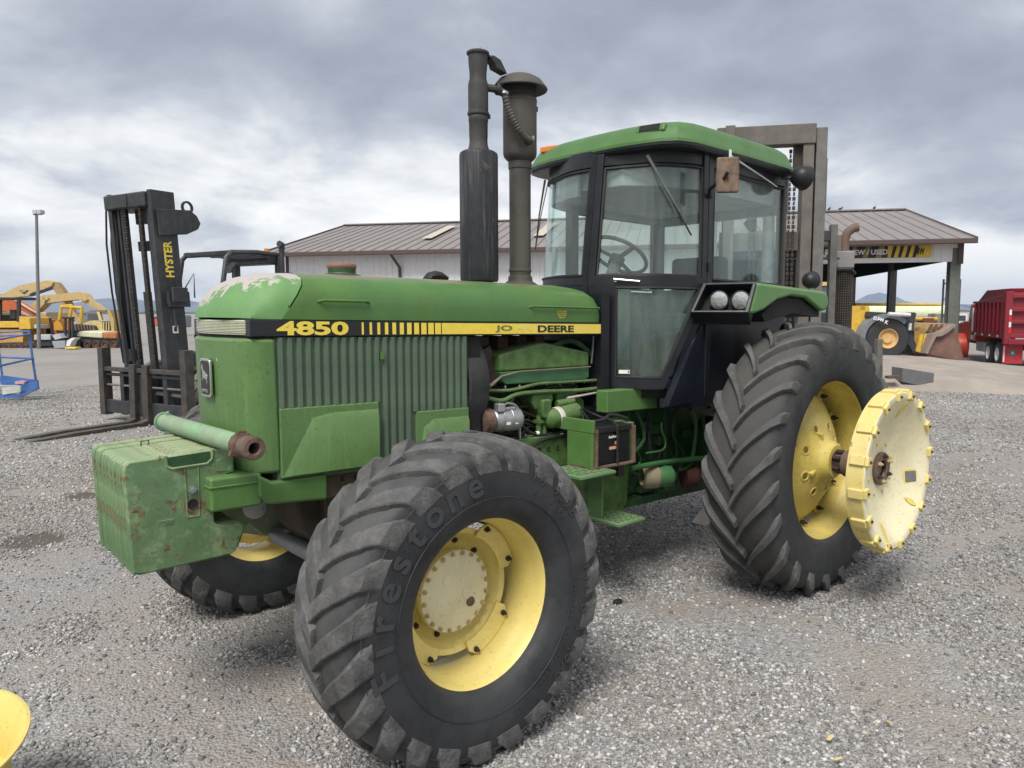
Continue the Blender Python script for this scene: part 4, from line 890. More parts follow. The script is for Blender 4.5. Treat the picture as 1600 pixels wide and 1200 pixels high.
# interior
mb = MB(); c_ = Vector((.70, .02, 2.255)); nrm = Vector((-.55, 0, .83)).normalized(); u = nrm.orthogonal().normalized(); w_ = nrm.cross(u)
mb.tube([c_+(u*math.cos(a)+w_*math.sin(a))*.205 for a in [2*math.pi*k/40 for k in range(41)]], .014, 10)
for k in range(3):
    a = 2*math.pi*k/3+.5; mb.bar(c_-nrm*.03, c_+(u*math.cos(a)+w_*math.sin(a))*.20, .03, .012, nrm)
mb.lathe([(0, .012), (.04, .01), (.055, 0), (.05, -.06)], c_-nrm*.02, nrm, 20); cpart(mb, 'steering_wheel', mat('steering_wheel_grey', (.05, .052, .055), .5), ang=40)
mb = MB(); mb.tube([c_-nrm*.03, (.88, .02, 1.9), (.95, .02, 1.45)], [.035, .06, .09], 12); cpart(mb, 'steering_column', INT)
mb = MB(); mb.box(.80, 1.08, -.22, .24, 1.5, 2.04); cpart(mb, 'instrument_console', INT, bevel=.04)
mb = MB(); mb.box(-.25, .28, -.22, .26, 1.72, 1.86); mb.box(-.34, -.20, -.21, .25, 1.8, 2.30); mb.box(-.15, .15, -.12, .15, 1.36, 1.72)
cpart(mb, 'operator_seat', mat('seat_vinyl', (.06, .055, .05), .6), bevel=.035, seg=3)
mb = MB(); mb.box(-.3, .45, -.50, -.30, 1.5, 2.0); mb.cyl((.3, -.4, 2.0), (.36, -.4, 2.16), .01, 8); mb.cyl((.2, -.4, 2.0), (.24, -.4, 2.14), .01, 8); cpart(mb, 'side_console', INT, bevel=.02)
# roof
def roof_ring(fx, fy, z, xr, dz=0):
    pts = []
    H = [(1.075, 0), (1.072, .15), (1.062, .32), (1.035, .48), (1.0, .60), (.94, .685), (.83, .725), (.70, .732), (.2, .732), (-.30, .722), (-.42, .70), (-.47, .62), (-.485, .3)]
    full = H+[(x, -y*.93) for x, y in reversed(H[1:])]
    for x, y in full: pts.append(((x-.25)*fx+.25+xr, y*fy, z+dz))
    return pts
mb = MB(); mb.loft([roof_ring(.985, .985, 2.862, 0), roof_ring(1, 1, 2.878, 0), roof_ring(1, 1, 2.892, 0)]); cpart(mb, 'roof_visor', BLK)
GRR = mat('roof_paint', (.058, .140, .036), .45, var=.07, dust=.2, dustcol=(.2, .3, .17), fade=(.07, .165, .05), bump=.03)
mb = MB(); mb.loft([roof_ring(1.004, 1.006, 2.893, 0), roof_ring(1.002, 1.004, 2.912, 0), roof_ring(.985, .985, 2.935, -.002), roof_ring(.962, .965, 2.975, -.006), roof_ring(.935, .945, 3.008, -.010), roof_ring(.89, .91, 3.032, -.014), roof_ring(.80, .82, 3.048, -.018), roof_ring(.60, .60, 3.056, -.018), roof_ring(.3, .3, 3.058, -.018)]); cpart(mb, 'roof_shell', GRR, ang=28)
p_ = on_x(1013, 198, .93); 
mb = MB(); RV = Matrix.Rotation(R(12), 3, 'Z')@Matrix.Rotation(R(-24), 3, 'Y'); mb.obox((.945, .50, 2.975), (.09, .20, .062), RV); cpart(mb, 'roof_vent_hood', GRR, bevel=.014)
mb = MB(); mb.obox(Vector((.945, .50, 2.975))+RV@Vector((.043, -.005, .0)), (.008, .140, .042), RV); cpart(mb, 'roof_vent_opening', DRK)
mb = MB(); al_ = on_x(861, 234, .955); al_.z -= Z(.95); mb.obox(al_, (.07, .15, .045), Matrix.Rotation(R(14), 3, 'Z')); cpart(mb, 'amber_lamp', AMB, bevel=.012)
# wipers
def wiper(pa, pb, pc):
    mb = MB(); a = cab_hit(*pa, .035); b = cab_hit(*pb, .03); c = cab_hit(*pc, .02)
    mb.tube([a, a.lerp(b, .5)+Vector((.02, .01, 0)), b], [.011, .008, .005], 8); o = cpart(mb, 'wiper_arm', GAL)
    mb = MB(); mb.tube([a.lerp(c, .40)+Vector((-.012, -.008, 0)), c.lerp(a, .0)], .006, 6); o = cpart(mb, 'wiper_blade', RUBH)
wiper((1012, 243), (1058, 330), (1077, 366))
mb = MB(); q = cabpt(-.52, 2.80, .03); mb.tube([q, q+Vector((.02, -.04, -.25)), q+Vector((.05, -.05, -.50))], [.009, .006, .004], 6); mb.tube([q+Vector((.01, .05, .0)), q+Vector((.03, -.01, -.25)), q+Vector((.05, -.05, -.50))], .004, 6); cpart(mb, 'windshield_wiper', BLM)
# mirror
mc = on_y(1137, 271, .90); MM = Matrix.Rotation(R(-52), 3, 'Z')
mb = MB(); mb.obox(mc, (.135, .03, .215), MM); 
mir = part(mb, 'door_mirror', mat('mirror_rust_back', (.17, .115, .08), .7, var=.4, vscale=12, rust=.3, bump=.3), bevel=.014, seg=3)
mb = MB(); q = Vector((.60, .685, 2.64)); mb.tube([q+Vector((0, 0, -.05)), q+Vector((.03, .03, .0)), mc+Vector((.03, .0, -.02)), mc+Vector((.035, .022, .01))], .012, 8); part(mb, 'mirror_bracket', BLK)
# chrome rod (antenna stub) under the roof edge
mb = MB(); a = on_y(1137, 237, .74); b = on_y(1214, 285, .70); mb.tube([a, b], [.008, .005], 8); mb.obox(a, (.03, .04, .05)); part(mb, 'antenna_rod', CHR)
# work lamps
def round_lamp(c, d, r, name, m=BLK, face=LAMPG):
    d = Vector(d).normalized(); mb = MB(); mb.lathe([(0, -1.15*r), (.45*r, -1.05*r), (.8*r, -.75*r), (.98*r, -.25*r), (1.0*r, .1*r), (1.05*r, .12*r), (1.05*r, .2*r), (.93*r, .22*r), (.9*r, .12*r), (0, .10*r)], c, d, 28)
    o = part(mb, name, m, ang=30); mb = MB(); mb.lathe([(0, .20*r), (.5*r, .18*r), (.9*r, .12*r), (.9*r, .10*r)], c, d, 24); part(mb, 'lamp_lens', face, parent=o)
    return o
BLS = mat('black_plastic_lamp', (.016, .017, .02), .45, bump=.1)
c1 = on_y(1256, 271, .78); round_lamp(c1, (-.75, .25, -.15), .083, 'roof_work_lamp', BLS); mb = MB(); mb.tube([(-.33, .66, 2.84), c1], .014, 8); part(mb, 'lamp_bracket', BLK)
c1 = on_y(1268, 431, .86); round_lamp(c1, (-1, .1, .1), .062, 'fender_lamp', BLS); mb = MB(); mb.tube([c1+Vector((0, 0, -.12)), c1+Vector((0, 0, -.05))], .022, 10); part(mb, 'lamp_stem', ALU)
# headlight pod on the fender
A0, A1, A2, A3 = Vector((.765, .675, 1.85)), Vector((.63, .675, 2.042)), Vector((.53, 1.0, 2.042)), Vector((.612, 1.0, 1.85))
fn = (A3-A0).cross(A1-A0).normalized(); fn = fn if fn.x > 0 else -fn
def frame(q, w, d0, d1):
    """rectangular tube frame through quad q"""
    c = sum(q, Vector())/4; inn = [p+(c-p).normalized()*w for p in q]
    V = [p+fn*d for d in (d0, d1) for p in q]+[p+fn*d for d in (d0, d1) for p in inn]; F = []
    for i in range(4):
        j = (i+1) % 4; F += [(i, j, 4+j, 4+i), (8+i, 12+i, 12+j, 8+j), (4+i, 4+j, 12+j, 12+i), (i, 8+i, 8+j, j)]
    mb = MB(); mb.add(V, F); return mb
pod = part(frame([A0, A1, A2, A3], .030, -.10, .012), 'lamp_pod', BLK, bevel=.006)
mb = MB(); mb.add([p-fn*.095 for p in (A0, A1, A2, A3)]+[p-fn*.13 for p in (A0, A1, A2, A3)], [(0, 1, 2, 3), (7, 6, 5, 4), (0, 4, 5, 1), (1, 5, 6, 2), (2, 6, 7, 3), (3, 7, 4, 0)]); part(mb, 'pod_back', DRK, parent=pod)
for px_ in (1123, 1157):
    v = ray(px_, 461); t_ = (A0-CAM).dot(fn)/v.dot(fn); c_ = CAM+v*t_-fn*.035; c_.z -= Z(c_.x)*0
    round_lamp(c_, Vector((1, .35, -.05)), .060, 'headlight', BLS)
# fender
fp = [(.62, 2.046), (-.36, 2.020), (-.425, 1.995), (-.44, 1.93), (-.40, 1.885), (-.33, 1.88), (-.24, 1.915), (-.10, 1.965), (.10, 1.972), (.27, 1.940), (.43, 1.872), (.56, 1.845), (.60, 1.85), (.535, 2.04)]
fp = [(.52, 2.046), (-.36, 2.020), (-.425, 1.995), (-.44, 1.93), (-.40, 1.885), (-.33, 1.88), (-.24, 1.915), (-.10, 1.965), (.10, 1.972), (.27, 1.940), (.43, 1.872), (.54, 1.848), (.60, 1.848)]
for s in (1, -1):
    mb = MB(); mb.prism(fp, *sorted((s*.955, s*1.0))); part(MB().prism([(.36, 2.042)]+fp[1:6]+[(-.30, 1.93), (-.1, 1.985), (.36, 1.99)], *sorted((s*.66, s*.9545))), 'fender_top', GRN, bevel=.004); part(mb, 'fender', mat('fender_green', (.082, .20, .058), .45, var=.08, dust=.6, dustcol=(.26, .25, .15), bump=.05) if s > 0 else GRN, bevel=.022, seg=3)
    mb = MB(); mb.prism([(.40, 1.846), (.36, 1.868), (.26, 1.935), (.10, 1.966), (-.10, 1.958), (-.24, 1.905), (-.36, 1.878), (-.36, 1.84), (0, 1.86), (.36, 1.80)], *sorted((s*.66, s*.965))); part(mb, 'fender_liner', DRK)
    mb = MB(); mb.prism([(.95, 1.26), (.60, 1.80), (.40, 2.03), (-.42, 2.0), (-.5, 1.3)], *sorted((s*.605, s*.655))); part(mb, 'fender_inner_sheet', BLD)
# step box under the door
mb = MB(); mb.box(.80, 1.30, .36, .455, 1.222, 1.362); part(mb, 'door_step_box', GRS if False else GRN, bevel=.008)
mb = MB(); mb.box(.55, .80, .1, .64, 1.235, 1.30); mb.box(-.4, .9, .55, .60, 1.24, 1.30); part(mb, 'cab_mount', DRK)

# ================================================================== ENGINE BAY
eng = empty('engine'); eng.parent = TR
def epart(mb, name, m, bevel=0, **k): return part(mb, name, m, bevel, parent=eng, **k)
mb = MB(); mb.box(1.25, 2.24, -.22, .16, .85, 1.42); mb.box(1.22, 2.24, -.24, .05, 1.38, 1.66); epart(MB().box(1.155, 1.235, -.34, .34, 1.25, 1.97), 'firewall', BLK); epart(mb, 'engine_block', mat('dark_engine_block', (.025, .05, .022), .7, var=.4, vscale=12, dust=.5, dustcol=(.08, .075, .05), rust=.1, bump=.4), bevel=.02)
top = [(1.985, 1.497), (2.06, 1.497), (2.06, 1.585), (2.02, 1.600), (1.72, 1.662), (1.68, 1.663), (1.305, 1.594), (1.295, 1.58), (1.295, 1.500)]
top = [(2.045, 1.500), (2.045, 1.590), (2.02, 1.602), (1.72, 1.662), (1.68, 1.663), (1.31, 1.598), (1.298, 1.585), (1.298, 1.506)]
mb = MB(); mb.loft([[(x, .08, z) for x, z in top], [(x, .285, z) for x, z in top], [(1.68+(x-1.68)*.985, .300, 1.56+(z-1.56)*.92) for x, z in top]]); epart(mb, 'side_tank_upper', GRE, bevel=.008)
low = [(2.0, 1.425), (2.030, 1.445), (2.045, 1.498), (1.298, 1.504), (1.298, 1.44), (1.32, 1.428)]
mb = MB(); mb.loft([[(x, .08, z) for x, z in low], [(x, .290, z) for x, z in low], [(1.68+(x-1.68)*.985, .303, z) for x, z in low]]); epart(mb, 'side_tank_lower', mat('bluish_green_tank', (.040, .125, .052), .45, var=.12, dust=.3, dustcol=(.2, .22, .15), bump=.1), bevel=.006)
mb = MB(); mb.tube([(2.19, .30, 1.47), (2.12, .31, 1.425), (2.04, .312, 1.475), (1.9, .312, 1.498), (1.3, .312, 1.506)], [.006, .012, .006, .004, .004], 6); epart(mb, 'tank_seam_strap', mat('strap_tan', (.20, .17, .13), .6))
def pipe(name, pts, r, m, n=8): mb = MB(); mb.tube(smooth_path([Vector(p) for p in pts]), r, n); return epart(mb, name, m)
def smooth_path(P, k=4):
    out = []
    for i in range(len(P)-1):
        p0, p1, p2, p3 = P[max(0, i-1)], P[i], P[i+1], P[min(len(P)-1, i+2)]
        for j in range(k):
            t = j/k; out.append(.5*((2*p1)+(-p0+p2)*t+(2*p0-5*p1+4*p2-p3)*t*t+(-p0+3*p1-3*p2+p3)*t**3))
    out.append(P[-1]); return out
Y3 = lambda px, py, y=.3: tuple(on_y(px, py, y)-Vector((0, 0, Z(on_y(px, py, y).x))))
pipe('fuel_line', [Y3(752, 609), Y3(795, 610), Y3(840, 600), Y3(868, 598), Y3(935, 594)], .010, GRE)
pipe('coolant_pipe', [Y3(762, 622), Y3(785, 626), Y3(808, 616), Y3(850, 612), Y3(905, 610), Y3(940, 606)], .013, GRE)
pipe('throttle_rod', [Y3(886, 622), Y3(940, 612)], .008, mat('pale_rod', (.55, .48, .44), .5))
pipe('upper_hose', [Y3(850, 548, .2), Y3(890, 532, .2), Y3(918, 549, .24), Y3(926, 566, .22)], .020, GRD)
pipe('breather_pipe', [Y3(927, 525), Y3(926, 545), Y3(924, 568)], .006, GAL)
pipe('manifold', [Y3(752, 545, .18), Y3(765, 580, .2), Y3(760, 600, .2)], .055, mat('turbo_brown', (.07, .045, .038), .8, var=.3, bump=.4))
for x_ in (2.05, 1.9, 1.75, 1.6):
    mb = MB(); mb.box(x_-.04, x_+.04, .0, .17, 1.62, 1.70); epart(mb, 'manifold_port', mat('manifold_rust', (.06, .035, .03), .85, var=.3) if x_ == 2.05 else bpy.data.materials['manifold_rust'], bevel=.01)
# air-conditioning compressor
c_ = Vector(Y3(790, 655)); mb = MB(); mb.lathe([(0, .10), (.055, .10), (.064, .09), (.068, .05), (.068, -.06), (.062, -.085), (.050, -.095), (0, -.10)], c_, (1, -.1, 0), 28); mb.lathe([(.071, .04), (.073, .045), (.071, .05)], c_, (1, -.1, 0), 28); mb.lathe([(.069, -.02), (.072, -.015), (.069, -.01)], c_, (1, -.1, 0), 28); comp = epart(mb, 'compressor', ALU, ang=30)
mb = MB(); mb.lathe([(0, .175), (.05, .172), (.071, .165), (.073, .115), (.06, .10)], c_, (1, -.1, 0), 28); epart(mb, 'compressor_pulley', RST)
for dx_ in (.035, -.03):
    mb = MB(); mb.obox(c_+Vector((dx_, .066, -.015)), (.030, .006, .014)); epart(mb, 'compressor_sticker', WHT)
pipe('compressor_line', [Y3(783, 638), Y3(792, 630), Y3(806, 634), Y3(810, 645), Y3(812, 665), Y3(812, 690)], .008, ALU)
mb = MB(); mb.obox(c_+Vector((.07, .03, .075)), (.05, .05, .05)); mb.obox(c_+Vector((.0, .03, .065)), (.09, .025, .02)); epart(mb, 'compressor_head', ALU, bevel=.008)
# pump body and columns
pc = Vector(Y3(844, 628, .26)); mb = MB()
mb.prism([(pc.x-.085, pc.z+.055), (pc.x+.085, pc.z+.050), (pc.x+.092, pc.z+.0), (pc.x+.06, pc.z-.045), (pc.x-.065, pc.z-.045), (pc.x-.09, pc.z+.01)], .18, .285); mb.prism([(pc.x-.04, pc.z+.02), (pc.x+.03, pc.z+.02), (pc.x+.04, pc.z-.05), (pc.x+.02, pc.z-.095), (pc.x-.045, pc.z-.095)], .2, .32)
epart(mb, 'fuel_pump', GRE, bevel=.012)
mb = MB(); mb.cyl((pc.x+.022, .27, pc.z-.30), (pc.x+.022, .27, pc.z-.08), .017, 12); epart(mb, 'pump_leg', GRE)
mb = MB(); mb.cyl((pc.x-.022, .27, pc.z-.30), (pc.x-.022, .27, pc.z-.08), .017, 12); mb.box(pc.x-.045, pc.x+.045, .245, .295, pc.z-.125, pc.z-.105); epart(mb, 'pump_leg', GRE)
# oil filter
fc = Vector(Y3(858, 655)); d_ = Vector((-1, 0, .12)); mb = MB(); mb.lathe([(0, -.035), (.03, -.03), (.055, -.01), (.062, .02), (.062, .23), (.05, .24), (0, .24)], fc, d_, 30); epart(mb, 'oil_filter', GRE, ang=30)
mb = MB(); mb.lathe([(.0625, .045), (.0632, .046), (.0632, .085), (.0625, .086)], fc, d_, 30, a0=0, a1=2*math.pi); epart(mb, 'filter_label', mat('filter_label', (.62, .58, .52), .6))
mb = MB(); mb.prism([(1.55, 1.345), (1.40, 1.355), (1.31, 1.29), (1.30, 1.10), (1.42, 1.05), (1.42, 1.2), (1.45, 1.28), (1.55, 1.30)], .12, .27); mb.cyl((1.58, .29, 1.285), (1.43, .29, 1.295), .025, 14); epart(mb, 'flywheel_housing', GRE, bevel=.01)
mb = MB(); mb.lathe([(0, .02), (.03, .02), (.05, 0), (.05, -.03)], (1.47, .31, 1.22), (-.3, 1, 0), 10); mb.obox((1.48, .30, 1.15), (.05, .03, .05)); epart(mb, 'filter_head', GRD, bevel=.006)
pipe('black_hose', [Y3(808, 650), Y3(822, 672), Y3(845, 680), Y3(870, 676), Y3(895, 670)], .011, RUBH)
pipe('black_hose', [Y3(812, 735, .33), Y3(830, 700, .33), Y3(850, 687, .32), Y3(878, 681, .31), Y3(893, 677)], .011, RUBH)
pipe('wire_bundle', [Y3(806, 660), Y3(812, 690), Y3(820, 720)], .007, RUBH, 6)
pipe('thin_line', [Y3(820, 678), Y3(834, 692)], .004, ALU, 6)
for q in ((839, 677), (876, 679)):
    mb = MB(); p_ = Vector(Y3(*q)); mb.lathe([(.0125, -.012), (.0128, 0), (.0125, .012)], p_+Vector((0, .0, 0)), (1, 0, 0), 12); epart(mb, 'hose_band', WHT)
rr = random.Random(11)
for k_ in range(26):
    x0_, x1_ = rr.uniform(1.28, 2.1), rr.uniform(1.28, 2.1); z0_, z1_ = rr.uniform(1.08, 1.40), rr.uniform(1.08, 1.40); y_ = rr.uniform(.17, .25)
    mb = MB(); mb.tube(smooth_path([Vector((x0_, y_-.04, z0_)), Vector((x0_+.1*(x1_-x0_)+rr.uniform(-.04, .04), y_+.02, z0_+rr.uniform(-.06, .06))), Vector(((x0_+x1_)/2, y_, (z0_+z1_)/2+rr.uniform(-.08, .02))), Vector((x1_, y_-.03, z1_))]), rr.choice((.004, .005, .007, .010)), 6)
    epart(mb, rr.choice(('engine_hose', 'wire_run', 'engine_hose')), rr.choice((RUBH, DBL, GRD, RUBH, GRE)))
for k_ in range(44):
    epart(bolt_mb((rr.uniform(1.27, 2.1), .155+.012*rr.random(), rr.uniform(1.05, 1.40)), (0, 1, 0), rr.uniform(.007, .012), .012), 'engine_bolt', rr.choice((GRE, DBL, GRD)))
for k_ in range(7):
    epart(bolt_mb((2.0-k_*.11, .296, 1.418), (0, .2, -1), .006, .010), 'tank_bolt', ALU)
for k_ in range(16):
    mb = MB(); x_, z_ = rr.uniform(-.1, 1.0), rr.uniform(.62, 1.18); mb.obox((x_, .30, z_), (rr.uniform(.04, .14), rr.uniform(.04, .1), rr.uniform(.03, .09))); part(mb, 'casting_boss', GRD, bevel=.008)
for k_ in range(30):
    part(bolt_mb((rr.uniform(-.2, 1.0), .30, rr.uniform(.58, 1.18)), (0, 1, 0), .011, .014), 'case_bolt', rr.choice((GRD, DBL)))
for k_ in range(8):
    x_ = rr.uniform(.1, 1.1); mb = MB(); mb.tube(smooth_path([Vector((x_, .33, 1.2)), Vector((x_+rr.uniform(-.1, .1), .37, 1.0)), Vector((x_+rr.uniform(-.2, .2), .36, .85)), Vector((x_+rr.uniform(-.3, .3), .32, .70))]), rr.choice((.006, .009, .012)), 6); part(mb, 'rear_hose', rr.choice((RUBH, GRD, GPI2 if False else GRD)))
# side frame rail with three holes
mb = MB(); mb.prism([(2.2, 1.04), (1.9, 1.10), (1.60, 1.105), (1.44, 1.10), (1.44, .90), (2.2, .88)], .22, .31); fr_ = part(mb, 'frame_rail', GRE, bevel=.008)
for q in ((843, 703), (857, 701), (871, 699)):
    mb = MB(); p_ = Vector(Y3(*q, .3115)); mb.lathe([(0, 0), (.008, 0), (.010, .003), (.014, .003), (.015, 0)], p_, (0, 1, 0), 16); part(mb, 'rail_hole', DBL, parent=fr_)
# battery box
bx = part(MB().box(1.575, 1.60, .40, .605, .935, 1.14), 'battery_box', GRN, bevel=.006)
mb = MB(); mb.box(1.575, 1.602, .36, .608, 1.1395, 1.215); mb.box(1.55, 1.602, .30, .3595, 1.14, 1.222); part(mb, 'box_flange', GRN, parent=bx, bevel=.004)
mb = MB(); mb.box(1.21, 1.60, .40, .612, .925, .938); part(mb, 'box_floor', RST, parent=bx, bevel=.002)
for x_ in (1.225, 1.565): part(MB().box(x_-.006, x_+.008, .595, .618, .93, 1.16), 'box_corner_iron', RST, parent=bx, bevel=.002)
part(MB().box(1.165, 1.22, .42, .56, .93, 1.17), 'box_end_plate', GRE, parent=bx, bevel=.004)
BAT = mat('battery_case', (.013, .013, .015), .45, bump=.1)
bt = part(MB().box(1.243, 1.556, .43, .592, .942, 1.130), 'battery', BAT, bevel=.006)
part(MB().box(1.238, 1.562, .425, .602, 1.132, 1.170), 'battery_lid', BAT, parent=bt, bevel=.006)
rb_ = MB()
for i in range(17): rb_.box(1.252, 1.548, .592, .5955, .955+i*.0100, .9595+i*.0100)
tag(part(rb_, 'case_ribs', BAT, parent=bt), kind='stuff')
t = text_mb('AutoPower', 1, .0006, .02); fit(t, (1.405, .5975, 1.105), (-1, 0, 0), (0, 0, 1), .082, .018, Vector((0, 1, 0))); part(t, 'battery_brand', WHT, parent=bt, flat=True)
ORG = mat('battery_label_orange', (.62, .36, .20), .5)
mb = MB(); mb.box(1.36, 1.44, .5965, .5975, 1.028, 1.046); part(mb, 'battery_stripe', ORG, parent=bt)
mb = MB(); mb.box(1.36, 1.39, .5965, .5975, 1.055, 1.075); part(mb, 'battery_logo_block', ORG, parent=bt)
mb = MB(); mb.tube(smooth_path([Vector(p) for p in ((1.385, .50, 1.21), (1.382, .59, 1.185), (1.378, .606, 1.12), (1.376, .606, 1.0), (1.38, .606, .93), (1.39, .58, .90))]), .0075, 6); part(mb, 'battery_strap', RUBH, parent=bt)
mb = MB(); mb.tube(smooth_path([Vector(p) for p in ((1.50, .5, 1.19), (1.40, .52, 1.20), (1.32, .50, 1.22), (1.2, .52, 1.19), (1.13, .50, 1.13))]), .011, 8); mb.tube(smooth_path([Vector(p) for p in ((1.45, .45, 1.18), (1.5, .42, 1.26), (1.4, .4, 1.23), (1.35, .46, 1.20))]), .008, 8); part(mb, 'battery_cable', RUBH)
# steps
def tread(x0, x1, y0, y1, z, name):
    nx, ny = 5, 4; mb = MB(); cx, cy = (x1-x0)/nx, (y1-y0)/ny
    for i in range(nx):
        for j in range(ny):
            X0, Y0 = x0+i*cx, y0+j*cy; c = (X0+cx/2, Y0+cy/2); n = 12; r = min(cx, cy)*.36
            ring = [(c[0]+r*math.cos(2*math.pi*k/n+.26), c[1]+r*math.sin(2*math.pi*k/n+.26)) for k in range(n)]
            sq = []
            for k in range(n):
                a = 2*math.pi*k/n+.26; d = max(abs(math.cos(a))/(cx/2), abs(math.sin(a))/(cy/2)); sq.append((c[0]+math.cos(a)/d, c[1]+math.sin(a)/d))
            for zz, fl in ((z, 0), (z-.004, 1)):
                o = len(mb.v); mb.v += [(p[0], p[1], zz) for p in ring]+[(p[0], p[1], zz) for p in sq]
                for k in range(n): mb.f.append((o+k, o+(k+1) % n, o+n+(k+1) % n, o+n+k))
            o = len(mb.v); mb.v += [(p[0], p[1], z) for p in ring]+[(p[0], p[1], z-.012) for p in ring]
            for k in range(n): mb.f.append((o+k, o+(k+1) % n, o+n+(k+1) % n, o+n+k))
    o = part(mb, name, GRS)
    mb = MB(); mb.tube([(x0, y0, z-.012), (x0, y1, z-.012), (x1, y1, z-.012), (x1, y0, z-.012), (x0, y0, z-.012)], .013, 6); part(mb, 'tread_rim', GRS, parent=o)
    return o
tread(1.50, 1.79, .42, .69, .927, 'upper_step'); tread(1.18, 1.42, .41, .655, .585, 'lower_step')
mb = MB(); mb.loft([[(1.50, .42, .92), (1.50, .55, .92), (1.475, .55, .93), (1.475, .42, .93)], [(1.44, .42, .905), (1.44, .55, .905), (1.44, .55, .925), (1.44, .42, .925)], [(1.43, .42, .62), (1.43, .53, .62), (1.415, .53, .62), (1.415, .42, .62)], [(1.42, .42, .585), (1.42, .52, .585), (1.41, .52, .585), (1.41, .42, .585)]]); part(mb, 'step_hanger', GRS, bevel=.003)
# transmission, tank belly, filters, pipes
mb = MB(); mb.box(.95, 1.45, -.30, .22, .52, 1.05); mb.box(.45, 1.0, -.30, .27, .60, 1.22); mb.box(-.35, .5, -.33, .30, .52, 1.22); mb.cyl((1.3, .0, .60), (1.3, .12, .60), .1, 16); part(mb, 'transmission_case', GRD, bevel=.03, seg=3)
mb = MB(); mb.prism([(1.46, .90), (1.42, .62), (1.30, .52), (1.06, .50), (.98, .60), (.96, .90)], .12, .37); part(mb, 'belly_tank', GRE, bevel=.03, seg=3)
mb = MB(); mb.box(1.55, 2.0, -.2, .25, .55, .80); mb.prism([(1.9, .8), (1.52, .8), (1.5, .74), (1.54, .7), (1.9, .68)], .2, .36); part(mb, 'oil_pan', GRD, bevel=.03)
mb = MB(); mb.box(.52, .98, .05, .33, .54, .60); part(mb, 'drawbar_support', GRD, bevel=.01)
c_ = Vector(on_y(1024, 742, .42)); mb = MB(); mb.lathe([(0, .14), (.04, .135), (.068, .11), (.074, .07), (.074, .0), (.07, -.01)], c_, (-.85, .5, 0), 28); part(mb, 'hydraulic_filter', mat('filter_green', (.045, .14, .05), .45), ang=30)
mb = MB(); mb.lathe([(.06, -.10), (.080, -.09), (.083, 0), (.078, .012)], c_, (-.85, .5, 0), 28); part(mb, 'filter_collar', mat('tan_collar', (.24, .21, .13), .7, bump=.2))
c_ = Vector(on_y(1078, 741, .40)); mb = MB(); mb.lathe([(0, .08), (.05, .07), (.075, .04), (.08, -.05), (0, -.06)], c_, (-.85, .5, 0), 24); part(mb, 'rusty_filter', mat('red_brown', (.06, .022, .018), .7, bump=.2), ang=30)
def tp(name, pts, r, m=GRD): mb = MB(); mb.tube(smooth_path([Vector(on_y(px, py, y)) for px, py, y in pts], 6), r, 10); return part(mb, name, m, xf=None) if False else mb.build(name, m, TR)
GPI = mat('pipe_green', (.045, .14, .05), .45, var=.15, bump=.1)
tp('hydraulic_pipe', [(985, 732, .45), (1040, 722, .45), (1105, 715, .45)], .018, GPI)
tp('hydraulic_pipe', [(1062, 733, .42), (1078, 725, .42), (1086, 690, .42), (1087, 660, .42), (1078, 640, .42)], .016, GPI)
tp('hydraulic_pipe', [(1098, 718, .38), (1102, 690, .38), (1098, 650, .38)], .014, GPI)
tp('brake_line', [(1034, 660, .45), (1034, 672, .45), (1040, 690, .45), (1035, 703, .45), (1010, 708, .45)], .007, GPI)
mb = MB(); mb.box(1.0, 1.17, .30, .38, .90, 1.18); mb.box(.98, 1.04, .34, .42, .90, .94); part(mb, 'valve_body', GRE, bevel=.01)
mb = MB(); mb.box(1.18, 1.24, .35, .5, .82, .93); mb.obox((1.30, .42, .87), (.12, .1, .05), Matrix.Rotation(.5, 3, 'Y')); part(mb, 'linkage', DBL, bevel=.01)
mb = MB(); mb.cyl((0, -1.05, .872), (0, 1.05, .872), .11, 24); mb.cyl((0, -.6, .872), (0, .6, .872), .2, 24); mb.build('rear_axle', GRD, TR)
MB().cyl((0, -1.30, .872), (0, -1.05, .872), .05, 16).build('axle_shaft', RST, TR); MB().cyl((0, 1.05, .872), (0, 1.45, .872), .046, 16).build('axle_shaft', RST, TR)

# ================================================================== loose things by the tractor
# green ram lying across the weights
on_z = lambda px, py, z: CAM+ray(px, py)*((z-CAM.z)/ray(px, py).z)
a = on_z(254, 658, 1.312); b = on_z(400, 702, 1.312); print('ram', a, b, (b-a).length); d_ = (b-a).normalized()
GCY = mat('pale_green_cylinder', (.19, .36, .20), .55, var=.12, fade=(.24, .21, .17), fadeamt=.75, fscale=4, dust=.2, rust=.2, rscale=9, bump=.3)
ram = empty('hydraulic_ram', tuple(a), 0, 'scuffed pale green hydraulic ram lying across the front weights', 'hydraulic ram')
def rp(mb, name, m, bevel=0): return mb.build(name, m, ram, bevel=bevel, xf=lambda v: v-a)
RL = (b-a).length-.145
def rs(pr): return [(r*.78, h if h < .1 else RL+(h-.745)*.9) for r, h in pr]
rp(MB().lathe(rs([(0, 0), (.045, 0), (.050, .008), (.052, .05), (.0535, .07), (.0535, .74), (.050, .745)]), a, d_, 32), 'ram_barrel', GCY)
rp(MB().lathe([(.042, .02), (.049, .022), (.049, .034), (.042, .036)], a, d_, 28), 'ram_collar', GCY)
mb = MB(); mb.lathe(rs([(.045, .735), (.066, .738), (.070, .745), (.070, .772), (.060, .780), (.040, .785)]), a, d_, 12); mb.obox(a+d_*(RL+.015)+Vector((-.0, 0, .035)), (.05, .03, .035)); rp(mb, 'ram_gland', RST, .004)
